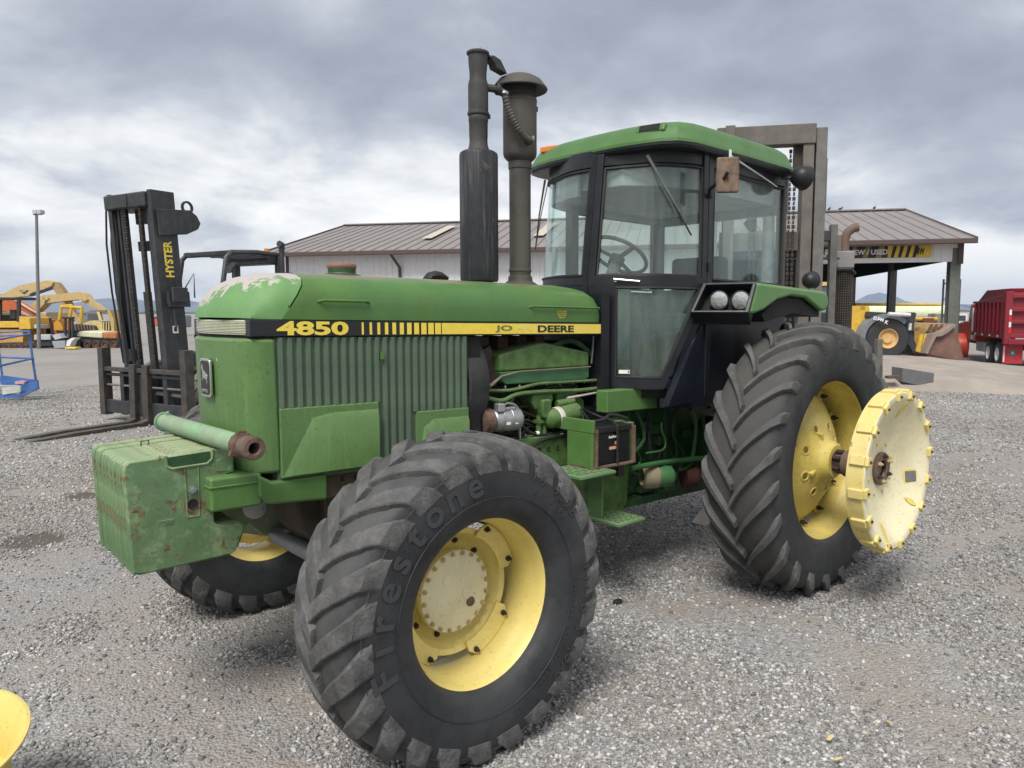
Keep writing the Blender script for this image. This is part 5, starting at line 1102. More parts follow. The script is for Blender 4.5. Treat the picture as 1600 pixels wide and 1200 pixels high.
mb = MB(); mb.lathe(rs([(.04, .775), (.047, .785), (.056, .80), (.056, .815), (.048, .822), (.056, .830), (.062, .84), (.062, .885), (.056, .892), (.034, .894), (.030, .885), (.030, .81)]), a, d_, 28); rp(mb, 'ram_end', RST)
ax_ = Vector((-d_.y, d_.x, 0)).normalized(); c_ = a+d_*(RL+.01); mb = MB(); mb.add([c_+ax_*x+Vector((0, 0, z))+d_*y for y in (0, .018) for x, z in ((-.062, -.038), (.03, -.05), (.066, -.03), (.012, .062), (-.018, .062))], [(0, 1, 2, 3, 4), (9, 8, 7, 6, 5)]+[(k, (k+1) % 5, 5+(k+1) % 5, 5+k) for k in range(5)]); rp(mb, 'clevis_plate', RST, .004)
mb = MB(); mb.cyl(a+d_*.10+Vector((0, 0, .035)), a+d_*.10+Vector((.01, 0, .056)), .011, 10); rp(mb, 'ram_port', GCY)
# stone slab wedge in front of the rear tyre
mb = MB(); V = [Vector(on_y(1057, 806, -.20)), Vector(on_y(1078, 819, -.12))]
sl = MB(); gx = Vector((-.72, -.25, 0))
sl.loft([[(-.02, -.08, 0), (.0, .05, 0), (0, .06, .015), (0, -.08, .02)], [(-.22, -.14, 0), (-.22, .12, 0), (-.20, .10, .07), (-.22, -.12, .09)], [(-.46, -.14, 0), (-.46, .10, 0), (-.44, .06, .18), (-.47, -.1, .20)], [(-.60, -.1, 0), (-.60, .08, 0), (-.56, .03, .17), (-.58, -.07, .18)]])
o = sl.build('stone_slab', mat('pale_stone', (.42, .37, .33), .9, var=.2, vscale=5, dust=.3, dustcol=(.5, .42, .35), bump=.6, bscale=25), None, bevel=.012); o.location = (-.62, -.18, -.005)
tag(o, 'pale broken stone slab on the gravel just in front of the rear tyre', 'stone slab')
# cream wheel rim lying at the lower left corner
rm = empty('loose_wheel_rim', (4.70, .075, 0), 0, 'pale yellow wheel rim lying on the gravel, cut off at the bottom left corner', 'wheel rim')
RMY = mat('pale_rim_yellow', (.62, .50, .15), .4, var=.05, speck=.3, speckcol=(.25, .2, .12), rust=.05, bump=.05)
mb = MB(); mb.lathe([(.262, .0), (.268, .0), (.266, .02), (.24, .05), (.235, .18), (.25, .26), (.290, .315), (.305, .335), (.312, .342), (.312, .350), (.302, .352), (.285, .335), (.262, .300), (.240, .265), (.226, .18), (.226, .06), (.25, .03)], (0, 0, 0), (0, 0, 1), 72, closed=True); mb.mapv(lambda v: Vector((v.x*1.09, v.y*1.09, v.z))); mb.build('rim_barrel', RMY, rm, ang=40)
mb = MB(); mb.lathe([(.08, .14), (.14, .14), (.19, .155), (.2265, .15), (.2265, .138), (.19, .143), (.14, .128), (.08, .128)], (0, 0, 0), (0, 0, 1), 60, closed=True); mb.mapv(lambda v: Vector((v.x*1.09, v.y*1.09, v.z))); mb.build('rim_disc', RMY, rm)
rim_up = (Vector((0, 0, 1))*math.cos(R(10))-FH*math.sin(R(10))); rm.rotation_euler = rim_up.to_track_quat('Z', 'Y').to_euler(); rm.location = (4.70, .394, .053)
for k in range(8):
    q = 2*math.pi*k/8; mb = MB(); mb.lathe([(0, .0015), (.010, .0015), (.012, 0)], (.165*math.cos(q), .165*math.sin(q), .147), (0, 0, 1), 12); mb.build('bolt_hole', DBL, rm)
# lump of dark rubber, dropped leaves
mb = MB(); rr = random.Random(3); mb.loft([[(x, .022*k*math.cos(a)*(1+.2*rr.random()), .014+.016*k*math.sin(a)) for a in [2*math.pi*i/9 for i in range(9)]] for x, k in ((-.035, .4), (-.02, .95), (.01, 1), (.03, .7), (.036, .3))])
o = mb.build('rubber_lump', RUBH, bevel=.002); o.location = (1.237, .502, 0); tag(o, 'small black lump on the gravel between the front and rear tyres', 'debris')
LF = mat('dry_leaf', (.60, .47, .23), .7, var=.2, bump=.2)
for i, (px_, py_, sc, lb) in enumerate(((1390, 1138, 1.0, 'dry yellow leaf lying flat on the gravel, uppermost of the three at lower right'), (1354, 1156, .6, 'small curled tan leaf on the gravel between two larger yellow leaves'), (1308, 1196, .9, 'yellow leaf on the gravel at the bottom edge of the picture'), (1296, 1163, 1.1, 'long straw coloured leaf on the gravel left of the small curled one'))):
    v = ray(px_, py_); p = CAM+v*(-CAM.z/v.z); pts = [(-.030, 0), (-.018, .009), (0, .012), (.018, .008), (.030, 0), (.018, -.007), (0, -.010), (-.018, -.008)]
    mb = MB(); mb.add([(x*sc*.8, y*sc*.8, .020+.006*math.sin(x*70)) for x, y in pts]+[(x*sc*.8, y*sc*.8, .0188+.006*math.sin(x*70)) for x, y in pts], [tuple(range(8)), tuple(range(15, 7, -1))]+[(k, (k+1) % 8, 8+(k+1) % 8, 8+k) for k in range(8)])
    o = mb.build('fallen_leaf', LF); o.location = (p.x, p.y, .012); o.rotation_euler = (.1, .1, 1.0+i*.7); tag(o, lb, 'leaf', 'dry leaves on the gravel')

# ================================================================== BACKGROUND
def cl(l, d, z=0):
    p = CAM+FH*d+RH*l; return Vector((p.x, p.y, z))
def frame_at(name, px, D, ang, label, cat, group=None, z=None, py=488):
    """thing whose local x points right in the picture, turned by ang degrees towards the camera"""
    p = at(px, py, D); z = ground_h(p.x, p.y) if z is None else z
    x = RH*math.cos(R(ang))-FH*math.sin(R(ang)); e = empty(name, (p.x, p.y, z), math.atan2(x.y, x.x), label, cat, group); return e
# ---- mountains
def ridge(name, D, pts, col, label, seed, depth=900):
    rnd = random.Random(seed); V = []; F = []; rings = []
    n = 160; x0, x1 = pts[0][0], pts[-1][0]
    def h(px):
        for a, b in zip(pts, pts[1:]):
            if a[0] <= px <= b[0]: t = (px-a[0])/(b[0]-a[0]); return a[1]+(b[1]-a[1])*smooth(t)
        return pts[-1][1]
    jag = [rnd.uniform(-1, 1) for _ in range(n+8)]; rows = []
    for j in range(9):
        row = []
        for i in range(n+1):
            px = x0+(x1-x0)*i/n; hh = h(px)+1.4*jag[i]+1.0*jag[i//3]+1.6*jag[i//7]; top = (488-hh)*D/FPX
            k = math.sin(math.pi*j/8); zz = max(-6, top*(k**.8)*(1-.10*abs(jag[(i+j*3) % n])*(j not in (4,)))-(6 if j in (0, 8) else 0))
            p = cl((px-800)/FPX*D, D+(j-4)*depth/8, zz); row.append(p)
        rows.append(row)
    mb = MB(); mb.loft(rows, caps=False, closed=False)
    o = mb.build(name, mat(name+'_rock', col, .95, var=.3, vscale=.002, bump=0), flat=True); tag(o, label, kind='structure')
ridge('mountains', 4300, [(-500, 474), (-200, 466), (-60, 470), (30, 459), (75, 468), (120, 472), (168, 466), (210, 470), (300, 468), (330, 474), (372, 462), (390, 462), (410, 478), (600, 480), (900, 478), (1150, 484), (1270, 486)], (.10, .13, .16), 'low blue mountain range on the horizon', 3)  # bluish rock colour, part of the distance haze painted in
ridge('distant_peak', 4900, [(1300, 488), (1340, 480), (1352, 474), (1371, 462), (1390, 472), (1420, 478), (1470, 481), (1560, 478), (1640, 470), (1800, 462), (2100, 476)], (.10, .13, .17), 'distant blue peak seen through the open shed', 4)  # blue of the far air mixed into the rock colour
ridge('tree_line', 900, [(-600, 486.5), (200, 486), (500, 486.4), (900, 486), (1400, 486.3), (2200, 486)], (.07, .075, .05), 'far dark strip of scrub along the horizon', 5, 40)

# ---- workshop building
bu = (RH*.979-FH*.204).normalized(); o0 = cl(-11.8, 40.2)
BD = empty('workshop_building', (o0.x, o0.y, -.2), math.atan2(bu.y, bu.x), 'long white metal workshop with a brown roof, open shed end and a parts sign', 'building')
bv = Vector((-bu.y, bu.x, 0)); bv = bv if bv.dot(FH) > 0 else -bv; flip = 1 if Vector((-bu.y, bu.x, 0)).dot(FH) > 0 else -1
def bx(px):          # local x on the front wall below picture column px
    v = ray(px, 488); n_ = bv; t_ = (o0-CAM).dot(n_)/Vector((v.x, v.y, 0)).dot(n_); p = CAM+v*t_; return (p-o0).dot(bu)
WL = 32.3; DEP = 19.0; EZ = 5.2; RZ = 7.5; MIDY = 9.5
WPM = mat('white_wall_sheet', (.74, .74, .75), .6, var=.05, vscale=.6, dust=.1, streak=.1, bump=0)
RFM = mat('brown_roof_sheet', (.215, .196, .190), .6, var=.07, vscale=.4, dust=.1, bump=0); TRM = mat('dark_brown_trim', (.085, .055, .050), .6, var=.1)
def bp_(mb, name, m, bevel=0, parent=None): return mb.build(name, m, parent or BD, bevel=bevel, xf=lambda v: Vector((v.x, v.y*flip, v.z)))
XO = bx(1165)
mb = MB()
prof = []
for k in range(3): prof += [(k/3+.02, 0), (k/3+.05, -.04), (k/3+.11, -.04), (k/3+.14, 0), ((k+1)/3, 0)]
prof = [(0, 0)]+prof; mb.loft([[(x, y, 0) for x, y in prof]+[(1, .03, 0), (0, .03, 0)], [(x, y, EZ-.05) for x, y in prof]+[(1, .03, EZ-.05), (0, .03, EZ-.05)]])
wp0 = bp_(mb, 'wall_panel', WPM)
for k in range(1, int(XO)+1):
    o = copy(wp0, BD, False); o.location = (k, 0, 0)
for k in range(int(DEP)):
    o = copy(wp0, BD, False); o.rotation_euler = (0, 0, math.pi/2*flip); o.location = (.02, k*flip, 0)
# roof panels on the front slope
mb = MB(); sl_ = Vector((0, MIDY+.8, (RZ-EZ)*(MIDY+.8)/MIDY)); PW = .60; z0 = EZ-(RZ-EZ)*.8/MIDY+.12
mb.add([(0, -.8, z0), (PW-.05, -.8, z0), (PW-.04, -.8, z0+.04), (PW-.005, -.8, z0+.04), (PW-.002, -.8, z0-.03), (0, -.8, z0-.03)]+[(x, MIDY, z0+sl_.z+dz) for x, dz in ((0, 0), (PW-.05, 0), (PW-.04, .04), (PW-.005, .04), (PW-.002, -.03), (0, -.03))], [tuple(range(6)), tuple(range(11, 5, -1))]+[(i, (i+1) % 6, 6+(i+1) % 6, 6+i) for i in range(6)])
rp0 = bp_(mb, 'roof_panel', RFM); npan = int((WL+2.1)/PW)-1; sky_m = mat('translucent_panel', (.48, .42, .35), .6)
rpmesh2 = rp0.data.copy(); rpmesh2.materials.clear(); rpmesh2.materials.append(sky_m)
for k in range(npan):
    o = rp0 if k == 0 else copy(rp0, BD, False); o.location = (-1.0+k*PW, 0, 0)
XE = -1.0+npan*PW
for px_ in (610, 790):
    x_ = bx(px_)+1.0; mb = MB(); a_ = lambda t: (EZ+.17+(RZ-EZ)*t/MIDY)
    mb.add([(x_, 2.2, a_(2.2)+.08), (x_+.55, 2.2, a_(2.2)+.08), (x_+.55, 7.2, a_(7.2)+.08), (x_, 7.2, a_(7.2)+.08)], [(0, 1, 2, 3)]); bp_(mb, 'roof_light', sky_m)
mb = MB(); mb.add([(-1, MIDY, z0+sl_.z), (XE, MIDY, z0+sl_.z), (XE, DEP+.8, z0), (-1, DEP+.8, z0), (-1, MIDY, z0+sl_.z-.06), (XE, MIDY, z0+sl_.z-.06), (XE, DEP+.8, z0-.06), (-1, DEP+.8, z0-.06)], [(0, 1, 2, 3), (7, 6, 5, 4), (0, 4, 5, 1), (1, 5, 6, 2), (2, 6, 7, 3), (3, 7, 4, 0)]); bp_(mb, 'rear_roof_slope', RFM)
mb = MB(); mb.box(-1.05, XE+.05, -.98, -.805, z0-.22, z0+.0); bp_(mb, 'eave_gutter', TRM, bevel=.03)
mb = MB(); mb.box(-1.0, XE, MIDY-.25, MIDY+.25, z0+sl_.z+.03, z0+sl_.z+.10); bp_(mb, 'ridge_cap', RFM)
for xx in (-1.08, XE+.01):
    mb = MB(); mb.add([(xx, -.9, z0-.22), (xx, -.9, z0+.05), (xx, MIDY, z0+sl_.z+.08), (xx, DEP+.9, z0+.05), (xx, DEP+.9, z0-.22), (xx, MIDY, z0+sl_.z-.2)]+[(xx+.07, y, z) for y, z in ((-.9, z0-.22), (-.9, z0+.05), (MIDY, z0+sl_.z+.08), (DEP+.9, z0+.05), (DEP+.9, z0-.22), (MIDY, z0+sl_.z-.2))], [(0, 1, 2, 5), (5, 2, 3, 4), (6, 11, 8, 7), (11, 10, 9, 8)]+[(a, b, b+6, a+6) for a, b in ((0, 1), (1, 2), (2, 3), (3, 4), (4, 5), (5, 0))]); bp_(mb, 'gable_trim', TRM)
mb = MB(); mb.box(-.16, .0, -.06, .10, 0, EZ-.1); bp_(mb, 'corner_trim', TRM)
xd = bx(627); mb = MB(); mb.tube([(xd-.25, -.85, EZ-.15), (xd-.2, -.7, EZ-.35), (xd, -.12, EZ-.9), (xd, -.12, .2)], .075, 8); bp_(mb, 'downspout', TRM)
for k in range(1): pass
mb = MB(); mb.box(-.04, XO, -.05, -.046, 0, 1.0)
# fascia and sign over the open bay
FZ0, FZ1 = 4.18, EZ-.15
mb = MB(); mb.box(XO+.5, WL, -.02, .06, FZ0, FZ1); fas = bp_(mb, 'bay_fascia', WPM)
rbm = MB(); rbm.box(0, .06, -.045, -.02, FZ0+.02, FZ1-.02); r0_ = bp_(rbm, 'fascia_rib', WPM, parent=fas)
for k in range(int((WL-XO-.6)/.35)):
    o = r0_ if k == 0 else copy(r0_, fas, False); o.location = (XO+.6+k*.35, 0, 0)
SG = empty('parts_sign', BD.matrix_world@Vector((0, 0, 0)), BD.rotation_euler.z, 'black and yellow striped sign with white lettering along the shed fascia', 'sign')
bpy.context.view_layer.update(); SG.location = BD.location
def sp_(mb, name, m): return mb.build(name, m, SG, xf=lambda v: Vector((v.x, v.y*flip, v.z)), flat=True)
xs0, xs1 = XO+.8, bx(1450); Z0, Z1 = 4.40, 4.92
SBK = mat('sign_black', (.02, .02, .022), .5, bump=0); SYE = mat('sign_yellow', (.70, .50, .05), .5, bump=0); SWH = mat('sign_white', (.75, .75, .75), .5, bump=0)
sp_(MB().box(xs0, xs1, -.085, -.05, Z0, Z1), 'sign_board', SYE)
xb = bx(1382); sp_(MB().box(xs0, xb, -.092, -.086, Z0, Z1), 'sign_black_field', SBK)
x_ = xb+.12
for k in range(4):
    mb = MB(); mb.prism([(x_, Z0), (x_+.14, Z0), (x_+.26, Z1), (x_+.12, Z1)], -.092, -.086); sp_(mb, 'sign_stripe', SBK); x_ += .30
x_ = xb-2.7
for k in range(5):
    mb = MB(); mb.prism([(x_, Z0), (x_+.12+.03*k, Z0), (x_+.26+.03*k, Z1), (x_+.14, Z1)], -.097, -.093); sp_(mb, 'sign_stripe', mat('sign_dull_yellow', (.25, .19, .05), .5, bump=0) if k == 0 else bpy.data.materials['sign_dull_yellow']); x_ += .55
def sign_text(s, pxa, pxb, z0, z1, m, name='sign_lettering', off=.03):
    t = text_mb(s, 1, .004, off); xa, xb_ = bx(pxa), bx(pxb); fit(t, ((xa+xb_)/2, -.104, (z0+z1)/2), (1, 0, 0), (0, 0, 1), xb_-xa, z1-z0, Vector((0, -1, 0))); sp_(t, name, m)
sign_text('PARTS', 1268, 1308, Z0+.08, Z1-.10, SWH); sign_text('NEW / USED', 1322, 1382, Z0+.14, Z1-.14, SWH); sign_text('MW', 1424, 1439, Z0+.10, Z1-.10, SBK, off=.02)
sign_text('JONES', 1163, 1212, Z0+.1, Z1-.1, SWH)
# shed frame, inner walls
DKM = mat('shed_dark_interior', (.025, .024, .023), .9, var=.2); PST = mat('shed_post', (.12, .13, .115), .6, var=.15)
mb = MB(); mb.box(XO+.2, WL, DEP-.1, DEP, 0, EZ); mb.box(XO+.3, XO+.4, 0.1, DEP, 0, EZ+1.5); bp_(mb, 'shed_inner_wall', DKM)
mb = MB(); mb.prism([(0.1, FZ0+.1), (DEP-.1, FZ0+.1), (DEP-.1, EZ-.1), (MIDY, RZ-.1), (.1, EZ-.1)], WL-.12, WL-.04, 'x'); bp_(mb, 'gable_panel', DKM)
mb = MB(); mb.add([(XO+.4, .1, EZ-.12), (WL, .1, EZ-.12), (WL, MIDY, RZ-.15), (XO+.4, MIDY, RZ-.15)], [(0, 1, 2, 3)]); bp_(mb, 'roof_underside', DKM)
for (x_, y_, w_) in ((WL-.15, .0, .42), (WL-.15, MIDY, .38), (WL-.15, DEP-.1, .3), (XO+.6, .2, .35)):
    mb = MB(); mb.box(x_-w_*.5, x_+w_*.5, y_-.03, y_+.0, 0, FZ0+.6); mb.box(x_-.03, x_+.03, y_+.0, y_+w_, 0, FZ0+.6); mb.box(x_-w_*.5, x_+w_*.5, y_+w_, y_+w_+.03, 0, FZ0+.6); bp_(mb, 'shed_post', PST)
mb = MB(); mb.box(WL-.1, WL+.12, -.1, .1, FZ0-.1, EZ); bp_(mb, 'fascia_end', TRM)
for px_, dz in ((1383, .14), (1389, .2), (1413, .18)):
    q = at(px_, 340, 42.5)
    mb = MB(); 
    b_ = empty('perched_bird', tuple(at(px_, 343, 43)), 0); bpy.data.objects.remove(b_)
# ---- ladder rack at the shed's far post
la = frame_at('steel_scaffold', 1472, 34.5, 0, 'thin steel lattice frame standing beside the right shed post', 'scaffold')
mb = MB()
for x in (0, .75): mb.cyl((x, 0, 0), (x, 0, 3.8), .045, 6)
mb.build('upright', PST, la)
mb = MB()
for k in range(5): mb.cyl((0, 0, .6+k*.75), (.75, 0, .6+k*.75), .02, 5); mb.cyl((0, 0, .6+k*.75), (.75, 0, min(3.8, 1.35+k*.75)), .015, 5)
tag(mb.build('lattice', PST, la), kind='stuff')

# generic: outline given in picture columns/rows, placed at its own distance, with real thickness
class PX:
    def __init__(s, name, px, py, D, label, cat, group=None):
        p = at(px, py, D); s.D = D; s.e = empty(name, (p.x, p.y, ground_h(p.x, p.y)), math.atan2(RH.y, RH.x), label, cat, group)
        s.o = Vector(s.e.location); s.inv = Matrix.Rotation(-s.e.rotation_euler.z, 4, 'Z')
    def L(s, p): return s.inv@(Vector(p)-s.o)
    def prism(s, name, poly, th, m, dd=0, bevel=0):
        P = [at(x, y, s.D+dd) for x, y in poly]; mb = MB(); n = len(P)
        mb.add([s.L(p) for p in P]+[s.L(p+FH*th) for p in P], [tuple(range(n)), tuple(range(2*n-1, n-1, -1))]+[(i, (i+1) % n, n+(i+1) % n, n+i) for i in range(n)])
        return mb.build(name, m, s.e, bevel=bevel)
    def box(s, name, x0, x1, y0, y1, th, m, dd=0, bevel=.02): return s.prism(name, [(x0, y0), (x1, y0), (x1, y1), (x0, y1)], th, m, dd, bevel)
    def tube(s, name, path, r, m, dd=0):
        mb = MB(); mb.tube([s.L(at(x, y, s.D+dd+(q[0] if q else 0))) for x, y, *q in path], r, 8); return mb.build(name, m, s.e)
    def wheel(s, name, x, y, r, w, mt, mr, dd=0, rr=.5, yaw=0):
        c = s.L(at(x, y, s.D+dd)); ax = Matrix.Rotation(R(yaw), 3, 'Z')@Vector((0, 1, 0))
        mb = MB(); mb.lathe([(r*rr, 0), (r*.86, -.02), (r*.97, .05), (r, w*.2), (r, w*.8), (r*.9, w), (r*rr, w)], c, ax, 28); o = mb.build(name, mt, s.e)
        mb = MB(); mb.lathe([(0, .05), (r*rr*.5, .05), (r*rr*.55, .12), (r*rr*.9, .10), (r*rr, -.01), (r*rr*1.06, -.01), (r*rr*1.06, w*.5)], c, ax, 28); mb.build('wheel_rim', mr, o)
        return o
def M_(n, c, **k): return bpy.data.materials.get(n) or mat(n, c, **k)
TAN = M_('excavator_tan', (.50, .37, .17), rough=.6, var=.12, dust=.1, bump=0); CYL = M_('machine_yellow', (.62, .40, .05), rough=.5, var=.15, dust=.1, bump=0); PALE = M_('faded_machine_yellow', (.62, .50, .24), rough=.6, var=.15, bump=0)
ORR = M_('machine_orange_red', (.50, .13, .05), rough=.5, var=.15, bump=0); TRK = M_('track_brown', (.075, .055, .042), rough=.9, var=.4, vscale=3, bump=.2); RUS = M_('background_rust', (.24, .11, .06), rough=.9, var=.3, vscale=2, bump=.2)
LGY = M_('light_grey_paint', (.42, .44, .46), rough=.6); DGY = M_('machine_dark', (.03, .032, .036), rough=.6); WHM = M_('white_paint', (.68, .68, .68), rough=.5); GLB = M_('cab_glass_dark', (.05, .07, .08), rough=.15)

# lamp pole
lp = PX('lamp_pole', 61, 543, 38.5, 'tall grey floodlight pole behind the excavators', 'lamp pole')
mb = MB(); a = lp.L(at(61, 543, 38.5)); b = lp.L(at(57, 336, 38.5)); mb.tube([a, b], [.095, .07], 12); mb.build('pole', M_('pole_grey', (.17, .17, .17), rough=.5), lp.e)
for x0, x1 in ((50, 56.5), (57, 63)): lp.prism('lamp_head', [(x0, 328), (x1, 327.5), (x1+.6, 333), (x0+.8, 335)], .35, LGY, -.1)
lp.tube('lamp_arm', [(52, 335), (61, 335)], .04, M_('pole_grey', (.17, .17, .17)))
# two tan excavators with raised booms
e1 = PX('excavator', -5, 540, 47, 'tan excavator furthest left, its boom arching over behind the lamp pole', 'excavator', 'parked excavators and dozers at the yard edge')
e1.prism('boom', [(-60, 500), (-30, 474), (0, 461.5), (30, 446), (55, 441), (75, 438), (83, 441), (80, 447), (68, 452), (50, 457), (44, 462), (25, 464), (0, 470), (-30, 490), (-50, 510)], .7, TAN)
e1.prism('stick', [(79, 440), (88, 441), (98, 454), (108, 476), (116, 500), (108, 502), (96, 472), (86, 456), (80, 449)], .5, M_('stick_brown', (.36, .25, .12), rough=.6, bump=0), .1)
e1.prism('boom_ram', [(46, 459), (78, 449), (80, 452), (48, 463)], .2, DGY, -.15)
e1.prism('boom_logo', [(30, 453.5), (44, 453.5), (37, 459)], .03, DGY, -.04)
t = text_mb('CAT', 1, .01, .03); q0, q1 = e1.L(at(33.5, 455.5, 46.94)), e1.L(at(40.5, 455, 46.94)); fit(t, (q0+q1)/2, (1, 0, .05), (0, 0, 1), (q1-q0).length, .10, Vector((0, -1, 0))); t.build('boom_lettering', WHM, e1.e, flat=True)
e1.box('machine_body', -60, 2, 488, 530, 2.4, TAN); e1.box('track', -60, 4, 530, 543, 2.6, TRK)
e2 = PX('excavator', 62, 540, 44, 'tan excavator with boom bent down to the right, just right of the lamp pole', 'excavator', 'parked excavators and dozers at the yard edge')
e2.prism('boom', [(44, 482), (58, 466), (68, 461), (95, 459), (116, 457), (124, 456), (132, 460), (137, 468), (132, 471), (122, 468), (104, 470), (86, 472), (70, 474), (62, 482), (54, 488)], .7, TAN)
e2.prism('stick', [(124, 457), (131, 459), (142, 470), (152, 476), (162, 484), (158, 487), (144, 480), (128, 471)], .45, TAN, .1)
e2.prism('boom_marks', [(66, 464), (71, 469), (69, 474), (75, 468), (77, 465), (72, 470)], .03, DGY, -.05)
e2.prism('stick_link', [(99, 469), (108, 469), (116, 488), (126, 500), (120, 503), (108, 488)], .3, TAN, .3); e2.box('machine_body', 40, 72, 488, 530, 2.2, PALE)
# yellow machine with dark cab (far left)
d1 = PX('crawler_loader', 10, 543, 40, 'yellow crawler loader with a dark open cab, furthest left behind the blue basket', 'crawler loader', 'parked excavators and dozers at the yard edge')
d1.box('engine_body', -60, 31, 502, 512, 2.2, CYL); d1.prism('engine_hood', [(30, 494), (46, 497), (48, 514), (30, 514)], 1.9, CYL); d1.box('lower_body', -60, 36, 514, 537, 2.0, M_('aged_machine_orange', (.55, .30, .07), rough=.6, var=.25, bump=0), .1)
d1.box('cab_roof', -60, 29, 464.5, 468.5, 1.7, DGY); d1.box('cab_post', 25.5, 30.5, 467, 504, .15, DGY); d1.box('cab_post', -2, 1, 467, 504, .15, DGY, .3); d1.box('cab_rear', 0, 26, 492, 504, .1, DGY, 1.2); d1.box('seat', 15, 24, 484, 498, .5, DGY, .5)
d1.prism('track', [(-60, 537), (45, 534), (66, 536), (66, 541), (56, 546), (0, 549), (-60, 549)], 2.4, TRK, 0, .05)
for k in range(6): d1.wheel('track_roller', 2+k*9, 543, .17, .3, TRK, RUS, -.15)
d1.box('counterweight', 53, 60, 507, 513, .8, LGY, -.3)
# orange-red boom with lettering
o1 = PX('red_boom', 30, 540, 42.5, 'orange red machine boom sloping down behind the crawler loader', 'loader boom', 'parked excavators and dozers at the yard edge')
o1.prism('boom', [(-20, 476), (0, 470), (22, 469), (35, 477), (52, 488), (68, 497), (76, 500), (78, 512), (62, 512), (48, 503), (30, 492), (10, 486), (-20, 489)], .6, ORR)
t = text_mb('SS800', 1, .01, .04); fit(t, o1.L(at(41, 491, 42.4)), Vector((.86, 0, -.38)), Vector((.38, 0, .86)), .62, .14, Vector((0, -1, 0))); t.build('boom_lettering', WHM, o1.e, flat=True)
o1.tube('boom_edge', [(22, 468), (48, 484), (76, 499)], .06, M_('pale_edge', (.55, .45, .35)), -.05); o1.box('base_plate', -20, 80, 512, 540, 1.0, TRK, .4)
# yellow dozer with roll bar
r1 = PX('yellow_dozer', 108, 536, 41.5, 'yellow dozer with an open roll bar frame beneath the bent tan boom', 'bulldozer', 'parked excavators and dozers at the yard edge')
for pts in ([(93, 500), (96, 479), (111, 477), (113, 480)], [(109, 500), (112, 479), (128, 481)], [(128, 481), (126, 508)], [(96, 479), (128, 481)]): r1.tube('roll_bar', pts, .09, CYL)
r1.prism('hood', [(84, 504), (92, 498), (98, 512), (98, 516), (84, 516)], 1.2, M_('orange_hood', (.60, .30, .04), bump=0)); r1.box('lower_body', 84, 132, 508, 524, 1.6, ORR, .2)
r1.prism('crawler_track', [(116, 506), (146, 509), (150, 516), (146, 520), (116, 520), (113, 512)], 1.4, TRK, -.6, .05)
for k in range(7): r1.prism('track_shoe', [(116+k*4.6, 508), (118.4+k*4.6, 508.2), (120+k*4.6, 516), (117.6+k*4.6, 516)], .1, M_('shoe_light', (.16, .12, .10)), -.72)
# black mast of a small forklift and grey weights
f1 = PX('small_forklift', 105, 543, 39.2, 'small dark forklift mast standing in front of the yellow dozer', 'forklift', 'forklifts in the yard')
for x in (100, 106.5, 111): f1.box('mast_rail', x, x+2.6, 495, 528, .12, DGY)
f1.box('mast_crossbar', 96, 115, 495, 498, .14, DGY, -.05); f1.box('truck_body', 92, 118, 516, 536, 1.2, DGY, .3); f1.tube('boom_strut', [(78, 497), (84, 530)], .07, DGY); f1.wheel('front_wheel', 98, 534, .28, .22, DGY, LGY)
g1 = PX('grey_counterweight', 67, 545, 39.0, 'long light grey counterweight block lying by the crawler loader tracks', 'counterweight'); g1.box('weight_block', 53, 79, 523, 531, .8, LGY, .3); g1.box('support_beam', 52, 84, 531, 541, .5, DGY, .4)
g2 = PX('grey_box', 88, 545, 38.8, 'two stacked light grey sheet metal boxes with open front edge', 'metal box'); g2.prism('upper_box', [(81, 523.5), (92, 521), (97, 528), (86, 531)], .7, LGY); g2.prism('lower_box', [(81, 533), (101, 532), (102, 543), (85, 544)], .8, M_('mid_grey_paint', (.30, .32, .34)))
g3 = PX('white_fender', 110, 543, 38.6, 'curved white metal guard standing beside the grey boxes', 'metal guard'); g3.prism('curved_guard', [(103, 541), (105, 532), (112, 528), (118, 528), (112, 533), (109, 541)], .5, WHM)
g4 = PX('yellow_pad', 109, 545, 38.0, 'small bright yellow pad lying on the gravel at the yard edge', 'wheel stop'); g4.box('pad', 101, 118, 542.5, 545.5, .5, M_('bright_yellow', (.70, .52, .05)), 0, .03)
# canopy machine
c1 = PX('canopy_grader', 158, 540, 41, 'pale yellow machine with a flat brown canopy roof, right of the roll bar dozer', 'grader', 'parked excavators and dozers at the yard edge')
c1.prism('canopy', [(138, 485.5), (166, 484), (166, 487), (140, 487)], 1.7, M_('canopy_brown', (.22, .15, .07))); c1.prism('cab_post', [(151, 487), (155, 487), (159, 500), (155, 500)], .2, PALE); c1.prism('rear_frame', [(167, 484), (171, 484), (178, 500), (178, 518), (174, 518), (172, 500)], .8, M_('ochre_frame', (.42, .32, .13)))
c1.prism('engine_body', [(128, 507), (140, 501), (160, 503), (176, 505), (176, 518), (150, 517), (130, 510)], 1.6, PALE, .2); c1.box('grille', 160, 174, 503, 515, .05, DGY, .1)
for x in (161, 165, 169): c1.box('grille_bar', x, x+1.6, 503, 516, .06, PALE, 0)
